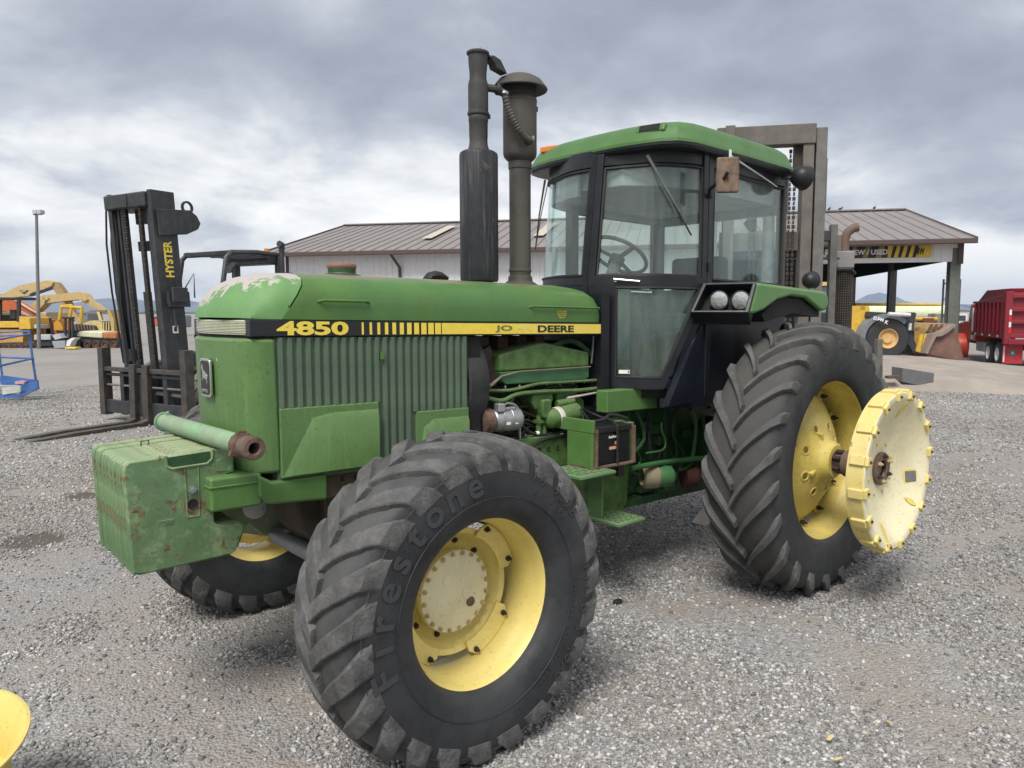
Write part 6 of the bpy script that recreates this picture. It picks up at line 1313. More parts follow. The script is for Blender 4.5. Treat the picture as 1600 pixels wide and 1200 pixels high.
# roller / tank body on rusty wheels
t1 = PX('cream_tanker_body', 148, 543, 39.6, 'cream and orange tank body on rusty wheels, left of the black forklift mast', 'trailer')
t1.prism('cream_tank', [(118, 523), (122, 518), (132, 517), (160, 519), (160, 529), (118, 526)], 1.6, M_('cream_tank_paint', (.58, .56, .40), rough=.6), 0, .15); t1.box('orange_end', 160, 182, 519, 530, 1.5, M_('rusty_orange', (.45, .17, .07), var=.3, vscale=2), 0, .1)
t1.box('chassis', 118, 190, 528, 535, 1.6, DGY, .1, .05); t1.box('chassis_front', 116, 125, 530, 543, .4, DGY, 0)
for k in range(4): t1.wheel('rusty_wheel', 136+k*13.5, 538.5, .22, .3, TRK, RUS, -.05)
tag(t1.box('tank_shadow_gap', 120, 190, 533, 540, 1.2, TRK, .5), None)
# distant clutter: a few far vehicles, each its own thing
for i, (x0, x1, y0, y1, D, c, lb) in enumerate(((62, 72, 491, 497, 70, (.4, .42, .45), 'far grey panel van behind the tan excavator'), (80, 95, 489.5, 500, 75, (.06, .05, .06), 'far dark maroon shed behind the roll bar dozer'), (129, 137, 488, 502, 72, (.18, .17, .17), 'far grey tank beside the roll bar'), (236, 248, 494, 500, 80, (.45, .10, .08), 'far small red machine seen through the forklift mast'), (262, 283, 492, 502, 60, (.20, .22, .24), 'far grey truck seen behind the forklift mast'))):
    q = PX('far_vehicle', (x0+x1)/2, y1+14, D, lb, 'vehicle', 'far vehicles behind the yard'); q.prism('vehicle_body', [(x0, y0+2), (x0+2, y0), (x1-2, y0), (x1, y0+3), (x1, y1+10), (x0, y1+10)], 2, M_('far_col_%s' % 'abcdefg'[i], c, bump=0), 0, .2); q.box('vehicle_window', x0+2, x1-3, y0+1.2, y0+3.4, .05, GLB, -.03, 0)

# blue work basket at the left edge
BLU = mat('blue_basket_paint', (.035, .115, .33), .45, var=.15, dust=.2, rust=.06, fade=(.12, .22, .42), fadeamt=.5)
bk = PX('blue_work_basket', 20, 628, 16.3, 'blue tubular lift basket standing at the left edge of the yard', 'lift basket')
rail = lambda n, pts, r=.022: bk.tube(n, pts, r, BLU)
rail('top_rail', [(-60, 521, 0), (46, 517.5, 0), (46, 522, -.0), (-60, 541, -1.6)], .026); rail('mid_rail', [(-60, 556, 0), (52, 560, 0), (-60, 585, -1.6)]); rail('lower_top_rail', [(-60, 527, .0), (46, 523, 0)], .02)
rail('corner_post', [(45, 519, 0), (57, 602, 0)], .026); rail('rear_post', [(-2, 545, .2), (4, 592, .2)], .022)
bk.prism('toe_board', [(0, 586), (57, 594), (57, 606), (3, 602), (0, 598)], .04, BLU); bk.prism('side_board', [(30, 602), (58, 594), (59, 606), (32, 618)], .05, BLU, -.3); bk.prism('basket_floor', [(-60, 612), (32, 616), (59, 605), (59, 608), (32, 621), (-60, 625)], .06, BLU, -.4)
bk.box('floor_grate', -60, 26, 602, 611, .1, M_('grate_grey', (.3, .3, .3)), -.2); bk.prism('pink_rag', [(23, 596), (30, 595), (39, 596), (37, 600), (24, 600)], .15, M_('pink_rag', (.55, .32, .36)), -.1); bk.prism('sign_plate', [(3, 606), (32, 602), (32, 612), (4, 617)], .02, M_('placard_white', (.5, .52, .48)), -.42)

# ---- black forklift on the left
h0 = Vector((1.25, -9.68, 0)); fdir = Vector((.951, .309, 0)); fper = Vector((-.309, .951, 0))
ob = h0+fper*-.1
FK = empty('mast_forklift', tuple(ob), math.atan2(fdir.y, fdir.x), 'black forklift with yellow lettering on its mast, forks on the ground left of the tractor', 'forklift', 'forklifts in the yard')
def fk(mb, name, m=FKB, bevel=.006): return mb.build(name, m, FK, bevel=bevel)
TILT = R(3.2)
def tl(v): return Vector((v.x+math.sin(TILT)*v.z, v.y, v.z*math.cos(TILT)))
def fkt(mb, name, m=FKB, bevel=.006): mb.mapv(tl); return fk(mb, name, m, bevel)
for y_ in (-.21, .14):      # forks
    mb = MB(); mb.prism([(-.09, 1.0), (-.02, 1.0), (.0, .10), (.12, .065), (1.2, .055), (1.80, .022), (1.81, .005), (.10, .0), (-.08, .0), (-.10, .06)], y_-.075, y_+.075); fk(mb, 'fork', FKS, .008)
mb = MB(); mb.box(-.16, -.06, -1.14, 1.14, .86, .93); fk(mb, 'carriage_top_bar', FKS)
mb = MB(); mb.box(-.18, -.09, -1.10, 1.10, .14, .36); fk(mb, 'carriage_lower_bar')
for y_ in (-1.12, 1.10): mb = MB(); mb.box(-.20, -.04, y_-.07, y_+.07, .10, 1.26); fk(mb, 'carriage_upright', FKS)
for z_, r_ in ((.80, .028), (.62, .02)): mb = MB(); mb.cyl((-.12, -1.08, z_), (-.12, 1.08, z_), r_, 10); fk(mb, 'shift_rod', DGY if r_ > .02 else GAL)
for y_ in (-.62, -.1, .55): mb = MB(); mb.box(-.22, -.10, y_-.05, y_+.05, .12, .9); fk(mb, 'carriage_plate')
mb = MB(); mb.cyl((-.2, .2, .52), (-.2, 1.0, .50), .035, 10); fk(mb, 'shift_cylinder', GAL)
H_ = 3.80
for y0_, y1_, s_ in ((-.66, -.50, 1), (.36, .52, -1)):
    XB = -.46 if s_ > 0 else -.66; mb = MB(); mb.prism([(XB, y0_ if s_ > 0 else y1_), (-.24, y0_ if s_ > 0 else y1_), (-.24, (y0_+.10) if s_ > 0 else (y1_-.10)), (-.28, (y0_+.10) if s_ > 0 else (y1_-.10)), (-.28, (y0_+.03) if s_ > 0 else (y1_-.03)), (XB+.04, (y0_+.03) if s_ > 0 else (y1_-.03)), (XB+.04, (y0_+.10) if s_ > 0 else (y1_-.10)), (XB, (y0_+.10) if s_ > 0 else (y1_-.10))], .12, H_, 'z'); fkt(mb, 'outer_mast_rail')
for y_ in (-.47, -.37, .32): mb = MB(); mb.box(-.40, -.29, y_-.028, y_+.028, .2, H_-.12); fkt(mb, 'inner_mast_rail')
mb = MB(); mb.box(-.70, -.20, -.70, .40, H_-.26, H_-.02); fkt(mb, 'mast_head_beam', FKB, .03)
mb = MB(); mb.box(-.20, -.185, -.45, -.05, H_-.24, H_-.04); fkt(mb, 'head_plate', FKB, .004)
for z_ in (3.42, 2.98): mb = MB(); mb.box(-.55, -.48, -.30, .32, z_-.10, z_+.12 if z_ > 3.2 else z_+.06); fkt(mb, 'mast_tie')
mb = MB(); mb.cyl((-.38, .0, .2), (-.38, .0, 3.3), .045, 14); fkt(mb, 'lift_cylinder', FKB, 0)
mb = MB(); mb.cyl((-.38, -.02, .2), (-.38, -.02, 2.2), .065, 14); fkt(mb, 'lift_cylinder', FKB, 0)
ch0 = MB(); 
for k in range(62):
    z = .95+k*.044; ch0.box(-.27, -.235, -.024 if k % 2 else -.036, .024 if k % 2 else .036, z, z+.030)
for y_ in (-.22, .19):
    c_ = MB(); c_.v = [(v[0], v[1]+y_, v[2]) for v in ch0.v]; c_.f = list(ch0.f); c_.mapv(tl); tag(c_.build('lift_chain', CHN, FK, flat=True), kind='stuff')
for k, y_ in enumerate((-.74, -.715, -.69)):
    mb = MB(); mb.tube([tl(Vector(p)) for p in ((-.25-.07*k, y_+.02, H_-.25), (-.22-.07*k, y_-.02, H_-.8), (-.20-.06*k, y_+.02, 2.2), (-.25-.05*k, y_+.06+.03*k, 1.0))], .017, 6); fk(mb, 'mast_hose', RUBH, 0)
for k in range(2):
    mb = MB(); mb.tube([tl(Vector(p)) for p in ((-.3, -.60+.03*k, H_-.25), (-.28, -.56+.03*k, H_-.7), (-.24, -.60+.04*k, 2.0), (-.24, -.55+.05*k, 1.0))], .017, 6); fk(mb, 'mast_hose', RUBH, 0)
mb = MB(); mb.lathe([(.14, 0), (.15, 0), (.15, .2), (.14, .2)], (-.24, -.43, 1.05), (0, 0, 1), 16, a0=0, a1=math.pi); fkt(mb, 'hose_guard', FKB, 0)
mb = MB(); mb.prism([(-.30, H_-.30), (-.62, H_-.28), (-.90, H_-.26), (-1.02, H_-.34), (-1.08, H_-.46), (-1.02, H_-.56), (-.80, H_-.66), (-.30, H_-.72)], .525, .575); fkt(mb, 'hook_plate', FKB, .01)
mb = MB(); mb.lathe([(.075, -.02), (.105, -.02), (.105, .02), (.075, .02)], (-.86, .55, H_-.22), (0, 1, 0), 20, closed=True); fkt(mb, 'lifting_eye', FKB, 0)
t = text_mb('HYSTER', 1, .003, .03); fit(t, (-.45, .5235, 2.72), (0, 0, 1), (1, 0, 0), .58, .15, Vector((0, 1, 0))); t.mapv(tl); t.build('maker_lettering', DYL, FK, flat=True)
mb = MB(); mb.box(-.50, -.40, .521, .524, 1.52, 1.64); fkt(mb, 'white_label', WHT, 0)
mb = MB(); mb.box(-.478, -.422, .5245, .526, 1.545, 1.62); fkt(mb, 'label_print', DBK, 0)
mb = MB(); mb.box(-.72, -.35, .52, .60, 1.95, 2.2); mb.tube([(-.4, .60, 1.9), (-.4, .62, 1.6)], .02, 6); mb.tube([(-.6, .6, 2.2), (-.8, .65, 2.5), (-.75, .68, 2.1)], .015, 6); fkt(mb, 'side_bracket')
mb = MB(); mb.box(-.50, -.22, .66, .70, 2.02, 2.26); mb.cyl((-.5, .56, 2.12), (-.35, .68, 2.12), .04, 10); fk(mb, 'work_lamp', FKB, .01)
mb = MB(); mb.lathe([(.0, -.2), (.06, -.2), (.09, -.1), (.09, .15), (.06, .22), (0, .22)], (-.85, .62, 1.55), (1, .2, -.6), 14); fk(mb, 'tilt_cylinder', DGY, 0)
FTY = mat('forklift_tyre', (.16, .155, .15), .9, var=.25, bump=.5, bscale=20)
for y_ in (-.95, .62):
    mb = MB(); mb.lathe([(.22, 0), (.42, .01), (.50, .06), (.50, .30), (.42, .35), (.22, .35)], (-1.0, y_, .48), (0, 1, 0), 32); w_ = fk(mb, 'front_wheel', FTY, 0)
    g = MB()
    for k in range(14):
        q = 2*math.pi*k/14
        for s in (0, 1):
            qq = q+s*.22; g.obox((-1.0+.505*math.sin(qq), y_+.09+.17*s, .48+.505*math.cos(qq)), (.13, .15, .03), Matrix.Rotation(qq, 3, 'Y')@Matrix.Rotation(.5 if s else -.5, 3, 'Z'))
    tag(g.build('tyre_lug', FTY, w_), kind='stuff')
    mb = MB(); mb.lathe([(0, .05), (.1, .05), (.12, .14), (.22, .12), (.23, .0)], (-1.0, y_+(.2 if y_ > 0 else 0), .48), (0, 1 if y_ > 0 else -1, 0), 20); mb.build('wheel_hub', LGY, w_)
for y_ in (-.8, .6):
    mb = MB(); mb.lathe([(.15, 0), (.33, .01), (.38, .05), (.38, .22), (.15, .25)], (-2.9, y_, .38), (0, 1, 0), 24); fk(mb, 'rear_wheel', FTY, 0)
mb = MB(); mb.box(-1.2, -.75, -.55, .55, .3, .9); mb.box(-3.1, -1.3, -.62, .62, .35, 1.15); fk(mb, 'chassis', FKB, .04)
mb = MB(); mb.prism([(-2.0, 1.1), (-3.3, 1.1), (-3.5, .9), (-3.45, .35), (-3.0, .35), (-2.9, .6), (-2.0, .6)], -.64, .64); mb.box(-3.0, -2.0, -.5, .5, 1.1, 1.45); fk(mb, 'counterweight', mat('forklift_grey', (.12, .125, .13), .5), .06)
mb = MB(); mb.box(-2.2, -1.7, -.28, .28, 1.3, 1.42); mb.box(-2.3, -2.15, -.28, .28, 1.35, 1.95); fk(mb, 'seat', DGY, .04)
for y_ in (-.58, .62):
    mb = MB(); mb.tube([(-1.05, y_, 1.1), (-1.22, y_, 2.2), (-1.34, y_, 2.80), (-1.45, y_, 2.90), (-2.0, y_, 2.93), (-2.55, y_, 2.91)], .045, 8); fk(mb, 'guard_front_post', FKB, 0)
    mb = MB(); mb.box(-2.58, -2.46, y_-.06, y_+.06, 1.1, 2.89); fk(mb, 'guard_rear_post', FKB, .01)
for k in range(5): mb = MB(); mb.box(-2.50+k*.25, -2.43+k*.25, -.56, .60, 2.87, 2.91); fk(mb, 'guard_bar', FKB, .004)
fk(MB().box(-1.50, -1.38, -.6, .62, 2.84, 2.93), 'guard_cross_beam', FKB, .02); fk(MB().box(-2.6, -2.25, -.5, .62, 2.74, 2.86), 'guard_cross_beam', FKB, .02)
mb = MB(); mb.cyl((-2.5, .72, 1.2), (-2.5, .72, 3.02), .05, 10); mb.tube([(-2.5, .72, 3.0), (-2.5, .72, 3.10), (-2.42, .75, 3.11)], .06, 8); mb.box(-2.56, -2.44, .78, .92, 2.30, 2.58); fk(mb, 'exhaust_stack', FKB, 0)
mb = MB(); mb.cyl((-2.3, .55, 2.92), (-2.3, .55, 3.02), .05, 12); fk(mb, 'amber_beacon', AMB, 0)
mb = MB(); mb.prism([(-1.40, 2.72), (-1.30, 2.62), (-1.26, 2.52), (-1.32, 2.54)], .66, .80); fk(mb, 'guard_mirror', DGY, .01)

# ---- big grey-brown forklift behind the cab
q = at(1205, 488, 9.6); RF_ang = 12
RF = frame_at('tall_mast_forklift', 1205, 9.6, RF_ang, 'tall dusty brown forklift mast with chains rising behind the tractor cab', 'forklift', 'forklifts in the yard')
def rf(mb, name, m=MST, bevel=.01): return mb.build(name, m, RF, bevel=bevel)
# local: x right, y away (checked sign)
ysg = 1 if (Matrix.Rotation(RF.rotation_euler.z, 3, 'Z')@Vector((0, 1, 0))).dot(FH) > 0 else -1
def Y_(v): return Vector((v.x, v.y*ysg, v.z))
def rfy(mb, name, m=MST, bevel=.01): mb.mapv(Y_); return rf(mb, name, m, bevel)
MH = 4.15
rfy(MB().box(-.72, .455, -.10, .12, MH-.26, MH-.02), 'mast_head_beam'); rfy(MB().box(-.62, -.50, -.115, -.10, MH-.30, MH+.0), 'head_plate')
for x_ in (-.62, .31): rfy(MB().box(x_-.0, x_+.13, -.08, .22, .1, MH-.2 if x_ > 0 else MH-.2), 'inner_mast_rail')
for x_ in (-.82, .465): rfy(MB().box(x_, x_+.13, -.04, .34, .1, MH-.06), 'outer_mast_rail', GAL)
rfy(MB().prism([(.36, MH-.45), (.42, MH-.62), (.42, MH-1.0), (.34, MH-1.12), (.2, MH-1.12), (.2, MH-.40)], .722, .76, 'x') if False else MB().prism([(.10, MH-.40), (.36, MH-.52), (.40, MH-.7), (.40, MH-.98), (.30, MH-1.08), (.10, MH-1.05)], .597, .63, 'x'), 'side_plate', GAL)
for z_ in (MH-1.42, 1.9): rfy(MB().box(-.55, .40, .10, .16, z_-.12, z_+.12), 'mast_tie')
for x_ in (-.28, .18):
    for s in (0, 1):
        cm = MB()
        for k in range(58):
            z = MH-.30-k*.058; w_ = .020 if k % 2 else .034
            cm.box(x_+s*.055-w_/2, x_+s*.055+w_/2, .02, .05, z-.045, z)
        tag(rfy(cm, 'lift_chain', CHN, 0), kind='stuff')
mb = MB(); mb.cyl((-.05, .1, .3), (-.05, .1, 3.6), .07, 14); rfy(mb, 'lift_cylinder', GAL, 0)
mb = MB(); mb.cyl((.30, -.02, MH-.62), (.30, .16, MH-.62), .10, 16); mb.box(.22, .42, -.0, .14, MH-.60, MH-.25); rfy(mb, 'chain_pulley', CHN, 0)
# truck behind it
FG = mat('forklift_dark_grey', (.055, .057, .06), .55, var=.2, dust=.3, dustcol=(.13, .125, .12))
RB = empty('forklift_cab_frame'); RB.parent = RF
def rb(mb, name, m=FG, bevel=.01): mb.mapv(Y_); return mb.build(name, m, RB, bevel=bevel)
rb(MB().box(-.55, .90, 1.0, 1.12, 2.80, 2.94), 'guard_front_beam'); rb(MB().box(.86, .95, .96, 1.12, .6, 3.02), 'guard_post', GAL); rb(MB().box(.985, 1.05, 1.2, 1.35, .6, 2.90), 'guard_post', GAL)
rb(MB().box(-.60, -.48, 1.0, 1.12, .6, 2.95), 'guard_post'); rb(MB().box(-.55, .92, 1.125, 2.8, 2.87, 2.93), 'guard_roof'); rb(MB().box(-.5, 1.05, 2.7, 2.8, .6, 2.9), 'rear_frame', DGY)
rb(MB().box(-.5, 1.0, 1.02, 1.08, 2.55, 2.58), 'guard_cross_bar'); rb(MB().box(.56, .72, 1.05, 1.15, 3.0, 3.05), 'amber_strobe', AMB); rb(MB().cyl((.70, 1.3, 2.62), (.70, 1.5, 2.62), .12, 16), 'work_lamp', GAL)
t = text_mb('20', 1, .004, .04); fit(t, (-.05, .99, 2.92), (1, 0, 0), (0, 0, 1), .12, .075, Vector((0, -1, 0))); rb(t, 'truck_number', mat('red_number', (.55, .12, .08), .5), 0)
rb(MB().box(-.55, 1.2, .9, 3.6, .35, 1.3), 'engine_hood', FG, .06); rb(MB().box(-.2, .4, 1.9, 2.5, 1.3, 1.5), 'seat', DGY, .04)
for x_ in (-.85, .85):
    mb = MB(); mb.lathe([(.22, 0), (.46, .01), (.54, .06), (.54, .30), (.22, .34)], (x_, .85, .54), (1, 0, 0), 28); rb(mb, 'front_wheel', FTY, 0)
EXM = mat('perforated_guard', (.085, .07, .058), .6, .2, var=.3, rust=.2)
mb = MB(); mb.cyl((1.10, 1.25, .6), (1.10, 1.25, 2.45), .11, 20); rb(mb, 'exhaust_core', DRK, 0)
mb = MB()
for k in range(26):
    a_ = 2*math.pi*k/26; mb.bar((1.10+.125*math.cos(a_), 1.25+.125*math.sin(a_), .6), (1.10+.125*math.cos(a_), 1.25+.125*math.sin(a_), 2.45), .010, .006)
for k in range(54): z = .62+k*.0335; mb.lathe([(.122, z), (.128, z), (.128, z+.009), (.122, z+.009)], (1.10, 1.25, 0), (0, 0, 1), 20, closed=True)
tag(rb(mb, 'exhaust_mesh', EXM, 0), kind='stuff')
rb(MB().box(.96, 1.21, 1.13, 1.37, 2.44, 2.67), 'exhaust_box', M_('shiny_box', (.26, .25, .24), rough=.4, metal=.3)); rb(MB().tube([(1.10, 1.25, 2.64), (1.10, 1.25, 2.84), (1.13, 1.25, 2.93), (1.21, 1.25, 2.99), (1.27, 1.25, 3.0)], .06, 14), 'exhaust_tip', M_('rust_brown_pipe', (.15, .10, .08), rough=.7, bump=.2), 0)
rb(MB().tube([(.90, 1.12, 2.42), (1.16, 1.1, 2.42), (1.24, 1.2, 2.36)], .02, 6), 'exhaust_clamp', DGY, 0)
# yellow topped machine glimpsed between mast and cab frame
ym = PX('yellow_roof_cab', 1290, 500, 16, 'yellow roofed machine cab half hidden behind the brown forklift', 'loader cab'); ym.prism('cab_roof', [(1270, 441), (1306, 440), (1306, 446), (1270, 447)], 1.4, M_('peach_yellow', (.62, .42, .18))); ym.box('cab_glass', 1274, 1302, 447, 490, 1.2, M_('bluish_glass', (.20, .27, .31), rough=.2), .1); ym.box('cab_base', 1270, 1306, 488, 560, 1.3, DGY, .05)
# grey upright post
pt = PX('steel_post', 1375, 582, 13.2, 'short grey square steel post standing just behind the rear tyre', 'post'); pt.box('post_shaft', 1371, 1379.5, 530, 590, .12, GAL, 0, .006)

# ---- raised dirt pad, kerb block
def pad():
    prof = [(17.2, 0), (17.45, .16), (17.9, .34), (19.5, .42), (21.5, .50), (23.2, .56), (25, .30), (28, -.45)]
    rows = []; rnd = random.Random(9); nL = 60
    for j, (d, z) in enumerate(prof):
        row = []
        for i in range(nL+1):
            t = i/nL; px = 1300+t*800; fall = 1-.80*smooth((px-1380)/330) if d > 18 else 1-.45*smooth((px-1400)/300)
            dd = d-(.9*smooth((px-1390)/250)); l = (px-800)/FPX*dd
            p = cl(l, dd); gz = ground_h(p.x, p.y); zz = gz+z*fall*(1 if z > 0 else 0)+(rnd.uniform(-.025, .025) if 0 < j < 6 else 0)
            if j == 7: zz = gz-.06
            if i < 3: zz = gz+(zz-gz)*i/3-.02
            if i == nL: zz = gz-.05
            if j == 0: zz = gz-.02
            row.append((p.x, p.y, zz))
        rows.append(row)
    # subdivide for roughness
    mb = MB(); mb.loft(rows, caps=False, closed=False); o = mb.build('dirt_pad', mat('sandy_pad_dirt', (.31, .262, .215), .95, var=.18, vscale=1.2, fade=(.25, .235, .22), fadeamt=.8, fscale=.9, bump=.8, bscale=9)); o.modifiers.new('sub', 'SUBSURF').render_levels = 2
    tag(o, 'raised sandy dirt pad edge behind the rear wheel', kind='structure')
pad()
kb = PX('grey_block', 1435, 606, 17.35, 'dark grey concrete block set into the edge of the dirt pad', 'concrete block'); kb.prism('block_body', [(1410, 575), (1460, 583), (1458, 607), (1409.5, 597)], .5, M_('dark_block', (.13, .13, .135), rough=.8, bump=.3), 0, .012)
kt = PX('short_plank', 1398, 592, 17.2, 'short dark plank lying left of the grey concrete block', 'plank'); kt.prism('plank_body', [(1389, 588), (1407, 587), (1407, 591), (1389, 592)], .2, M_('dark_plank', (.10, .07, .055), rough=.9))

# ---- wheel loader
ld = PX('wheel_loader', 1390, 562, 28.5, 'yellow wheel loader with dark lift arm and lowered rusty bucket before the shed', 'wheel loader')
ld.wheel('front_wheel', 1388, 529, .84, .7, M_('loader_tyre', (.035, .036, .038), rough=.8), M_('loader_rim', (.60, .38, .16), rough=.6, rust=.1), -.1, .42, 0)
ld.wheel('front_wheel', 1370, 524, .80, .7, bpy.data.materials['loader_tyre'], bpy.data.materials['loader_rim'], 2.4, .42, 0)
ld.prism('engine_body', [(1322, 478), (1344, 478), (1346, 486), (1352, 484), (1352, 478), (1358, 478), (1360, 494), (1362, 500), (1350, 520), (1322, 530)], 1.8, CYL, .4)
ld.prism('front_frame', [(1345, 500), (1362, 505), (1362, 540), (1340, 545), (1322, 540), (1322, 505)], 1.6, CYL, .6)
arc = [(1388+42*math.cos(a), 530-40*math.sin(a)) for a in [R(185-10*k) for k in range(15)]]; arc2 = [(1388+36*math.cos(a), 530-33*math.sin(a)) for a in [R(185-10*k) for k in range(15)]]
ld.prism('wheel_fender', arc+arc2[::-1], .75, M_('fender_grey', (.17, .185, .21), rough=.5), -.15)
ARM = M_('loader_arm_dark', (.035, .038, .048), rough=.5)
ld.prism('lift_arm', [(1360, 487), (1378, 488), (1402, 490), (1414, 496), (1422, 489), (1430, 488), (1426, 500), (1424, 512), (1428, 530), (1436, 548), (1428, 552), (1416, 532), (1404, 508), (1390, 502), (1364, 502), (1358, 494)], .5, ARM, .0)
ld.prism('arm_bracket', [(1416, 506), (1424, 489), (1432, 489), (1427, 517), (1418, 517)], .25, ARM, -.1); ld.tube('tilt_cylinder', [(1388, 490.5), (1422, 492)], .07, M_('rod_chrome', (.6, .6, .62), rough=.3), -.3)
ld.prism('counter_link', [(1421, 505), (1425, 505), (1424, 516), (1420, 516)], .1, M_('pale_label', (.5, .5, .5)), -.15)
for s_, xa, xb_, yv, rot_ in (('D', 1365, 1370, 497, -.25), ('544', 1371, 1381, 499, -.3), ('K', 1383, 1388, 503.5, -.35)):
    t = text_mb(s_, 1, .01, .04); fit(t, ld.L(at((xa+xb_)/2, yv, 28.22)), Vector((math.cos(rot_), 0, math.sin(rot_))), Vector((-math.sin(rot_), 0, math.cos(rot_))), (xb_-xa)*28.3/FPX, .13, Vector((0, -1, 0))); t.build('arm_lettering', WHM, ld.e, flat=True)
BKR = M_('bucket_rust', (.20, .115, .085), rough=.85, var=.3, vscale=2, fade=(.13, .075, .06), bump=.3)
ld.prism('bucket_back', [(1428, 517), (1438, 510), (1462, 520), (1454, 545), (1450, 555), (1430, 550)], 2.4, M_('bucket_yellow_brown', (.30, .19, .07), rough=.8, var=.4, vscale=2), .1)
ld.prism('bucket_shell', [(1458, 521), (1470, 520), (1480, 514), (1492, 506), (1494, 509), (1482, 519), (1472, 525), (1463, 526), (1456, 540), (1450, 553), (1446, 552), (1452, 536)], 2.6, M_('bucket_lip', (.26, .20, .17), rough=.8), -.5)
ld.prism('bucket_side', [(1462, 525), (1472, 524), (1483, 518), (1490, 510), (1505, 563), (1480, 560), (1449, 553), (1456, 540)], .08, BKR, -.35)
ld.prism('bucket_floor', [(1449, 553), (1505, 563), (1505, 566), (1449, 557)], 2.4, BKR, -.3)
ld.prism('bucket_edge', [(1488, 508), (1492, 508), (1507, 563), (1504, 563)], 2.3, BKR, -.2)
ld.prism('bucket_top_guard', [(1448, 518), (1456, 506), (1476, 505), (1487, 506), (1478, 516), (1466, 520)], 2.2, M_('bucket_guard', (.36, .26, .12), rough=.8, var=.3, vscale=1.5), .0)
for k in range(4): ld.prism('guard_rib', [(1450+k*8, 517-k*.5), (1456+k*8, 506.5), (1459+k*8, 506.5), (1453+k*8, 517-k*.5)], .1, M_('guard_rib_dark', (.14, .07, .06), rough=.8), -.1)
for k in range(3): ld.prism('bucket_bracket', [(1432+k*7, 549), (1438+k*7, 522), (1443+k*7, 522), (1438+k*7, 551)], .15, CYL, -.1)
# ---- yellow boom and pale tank behind the shed
bl = PX('yellow_boom_lift', 1400, 530, 46, 'long yellow boom with a lower parallel tube, seen through the open shed', 'boom lift'); bl.tube('upper_boom', [(1336, 475.5), (1471, 476)], .09, CYL); bl.tube('lower_boom', [(1400, 498), (1478, 499)], .12, CYL); bl.box('boom_base', 1340, 1480, 503, 522, 1.2, DGY, .3); bl.box('turret', 1443, 1460, 497, 505, .8, M_('dark_red', (.18, .06, .05)), -.2)
tk = PX('pale_green_tank', 1410, 530, 62, 'long pale green storage tank behind the yellow boom', 'storage tank')
c0, c1_ = tk.L(at(1335, 489, 62)), tk.L(at(1472, 489, 62)); mb = MB(); mb.lathe([(0, -.3), (.5, -.22), (.72, 0), (.72, (c1_-c0).length), (.5, (c1_-c0).length+.2), (0, (c1_-c0).length+.28)], c0, c1_-c0, 24); mb.build('tank_shell', M_('pale_green', (.60, .66, .45), rough=.6), tk.e); tk.box('tank_cradle', 1345, 1470, 500, 510, 1, DGY, .2)
# ---- red dump truck
rl = at(1572, 488, 31.0); fw_ = (FH*math.cos(R(18))+RH*math.sin(R(18))).normalized()
DT = empty('dump_truck', (rl.x, rl.y, ground_h(rl.x, rl.y)), math.atan2(fw_.y, fw_.x), 'dark red dump truck seen from its rear corner at the right edge', 'dump truck')
lsg = 1 if (Matrix.Rotation(DT.rotation_euler.z, 3, 'Z')@Vector((0, 1, 0))).dot(RH) < 0 else -1      # +y is the truck's left
def dt(mb, name, m, bevel=.01, parent=None): mb.mapv(lambda v: Vector((v.x, v.y*lsg, v.z))); return mb.build(name, m, parent or DT, bevel=bevel)
MAR = mat('maroon_paint', (.21, .016, .028), .4, var=.1, vscale=1.5, dust=.06, bump=0); REDC = M_('red_orange_paint', (.52, .06, .03), rough=.4, bump=0); TYB = M_('truck_tyre', (.035, .035, .037), rough=.8)
mb = MB(); mb.prism([(0, 1.25), (5.0, 1.25), (5.15, 2.2), (4.9, 2.75), (.0, 3.1)], -2.5, -.06); tub = dt(mb, 'dump_box', MAR, .03)
mb = MB(); mb.prism([(.3, 2.78), (4.85, 2.75), (3.4, 3.28), (.1, 3.28)], -2.45, -.12); dt(mb, 'load_cover', MAR, .02)
dt(MB().box(-.02, 5.0, -.06, .02, 2.70, 2.80), 'top_rail', MAR); dt(MB().box(-.02, 5.0, -.06, .03, 1.22, 1.40), 'bottom_rail', MAR)
for k in range(8): dt(MB().box(.45+k*.58, .60+k*.58, -.06, .04, 1.4, 2.7), 'box_rib', MAR, .02)
dt(MB().box(-.14, .16, -.20, .06, 1.0, 3.15), 'corner_post', MAR, .02); dt(MB().box(-.14, .16, -2.56, -2.3, 1.0, 3.15), 'corner_post', MAR, .02)
for z_ in (1.32, 1.9, 2.4, 2.95): dt(MB().box(-.16, -.02, -2.4, -.16, z_-.07, z_+.09), 'tailgate_rib', MAR, .02)
dt(MB().box(-.18, .1, -2.5, -.1, .98, 1.2), 'rear_bumper', MAR, .02)
for z_, c in ((2.3, WHM), (2.05, M_('reflector_red', (.6, .02, .02))), (1.8, WHM), (1.55, bpy.data.materials['reflector_red'])): dt(MB().box(-.165, -.14, -.16, -.08, z_-.11, z_+.11), 'reflector', c, 0)
for k in range(4): dt(MB().box(.8+k*1.15, .92+k*1.15, .03, .05, 1.26, 1.34), 'marker_light', WHM, 0)
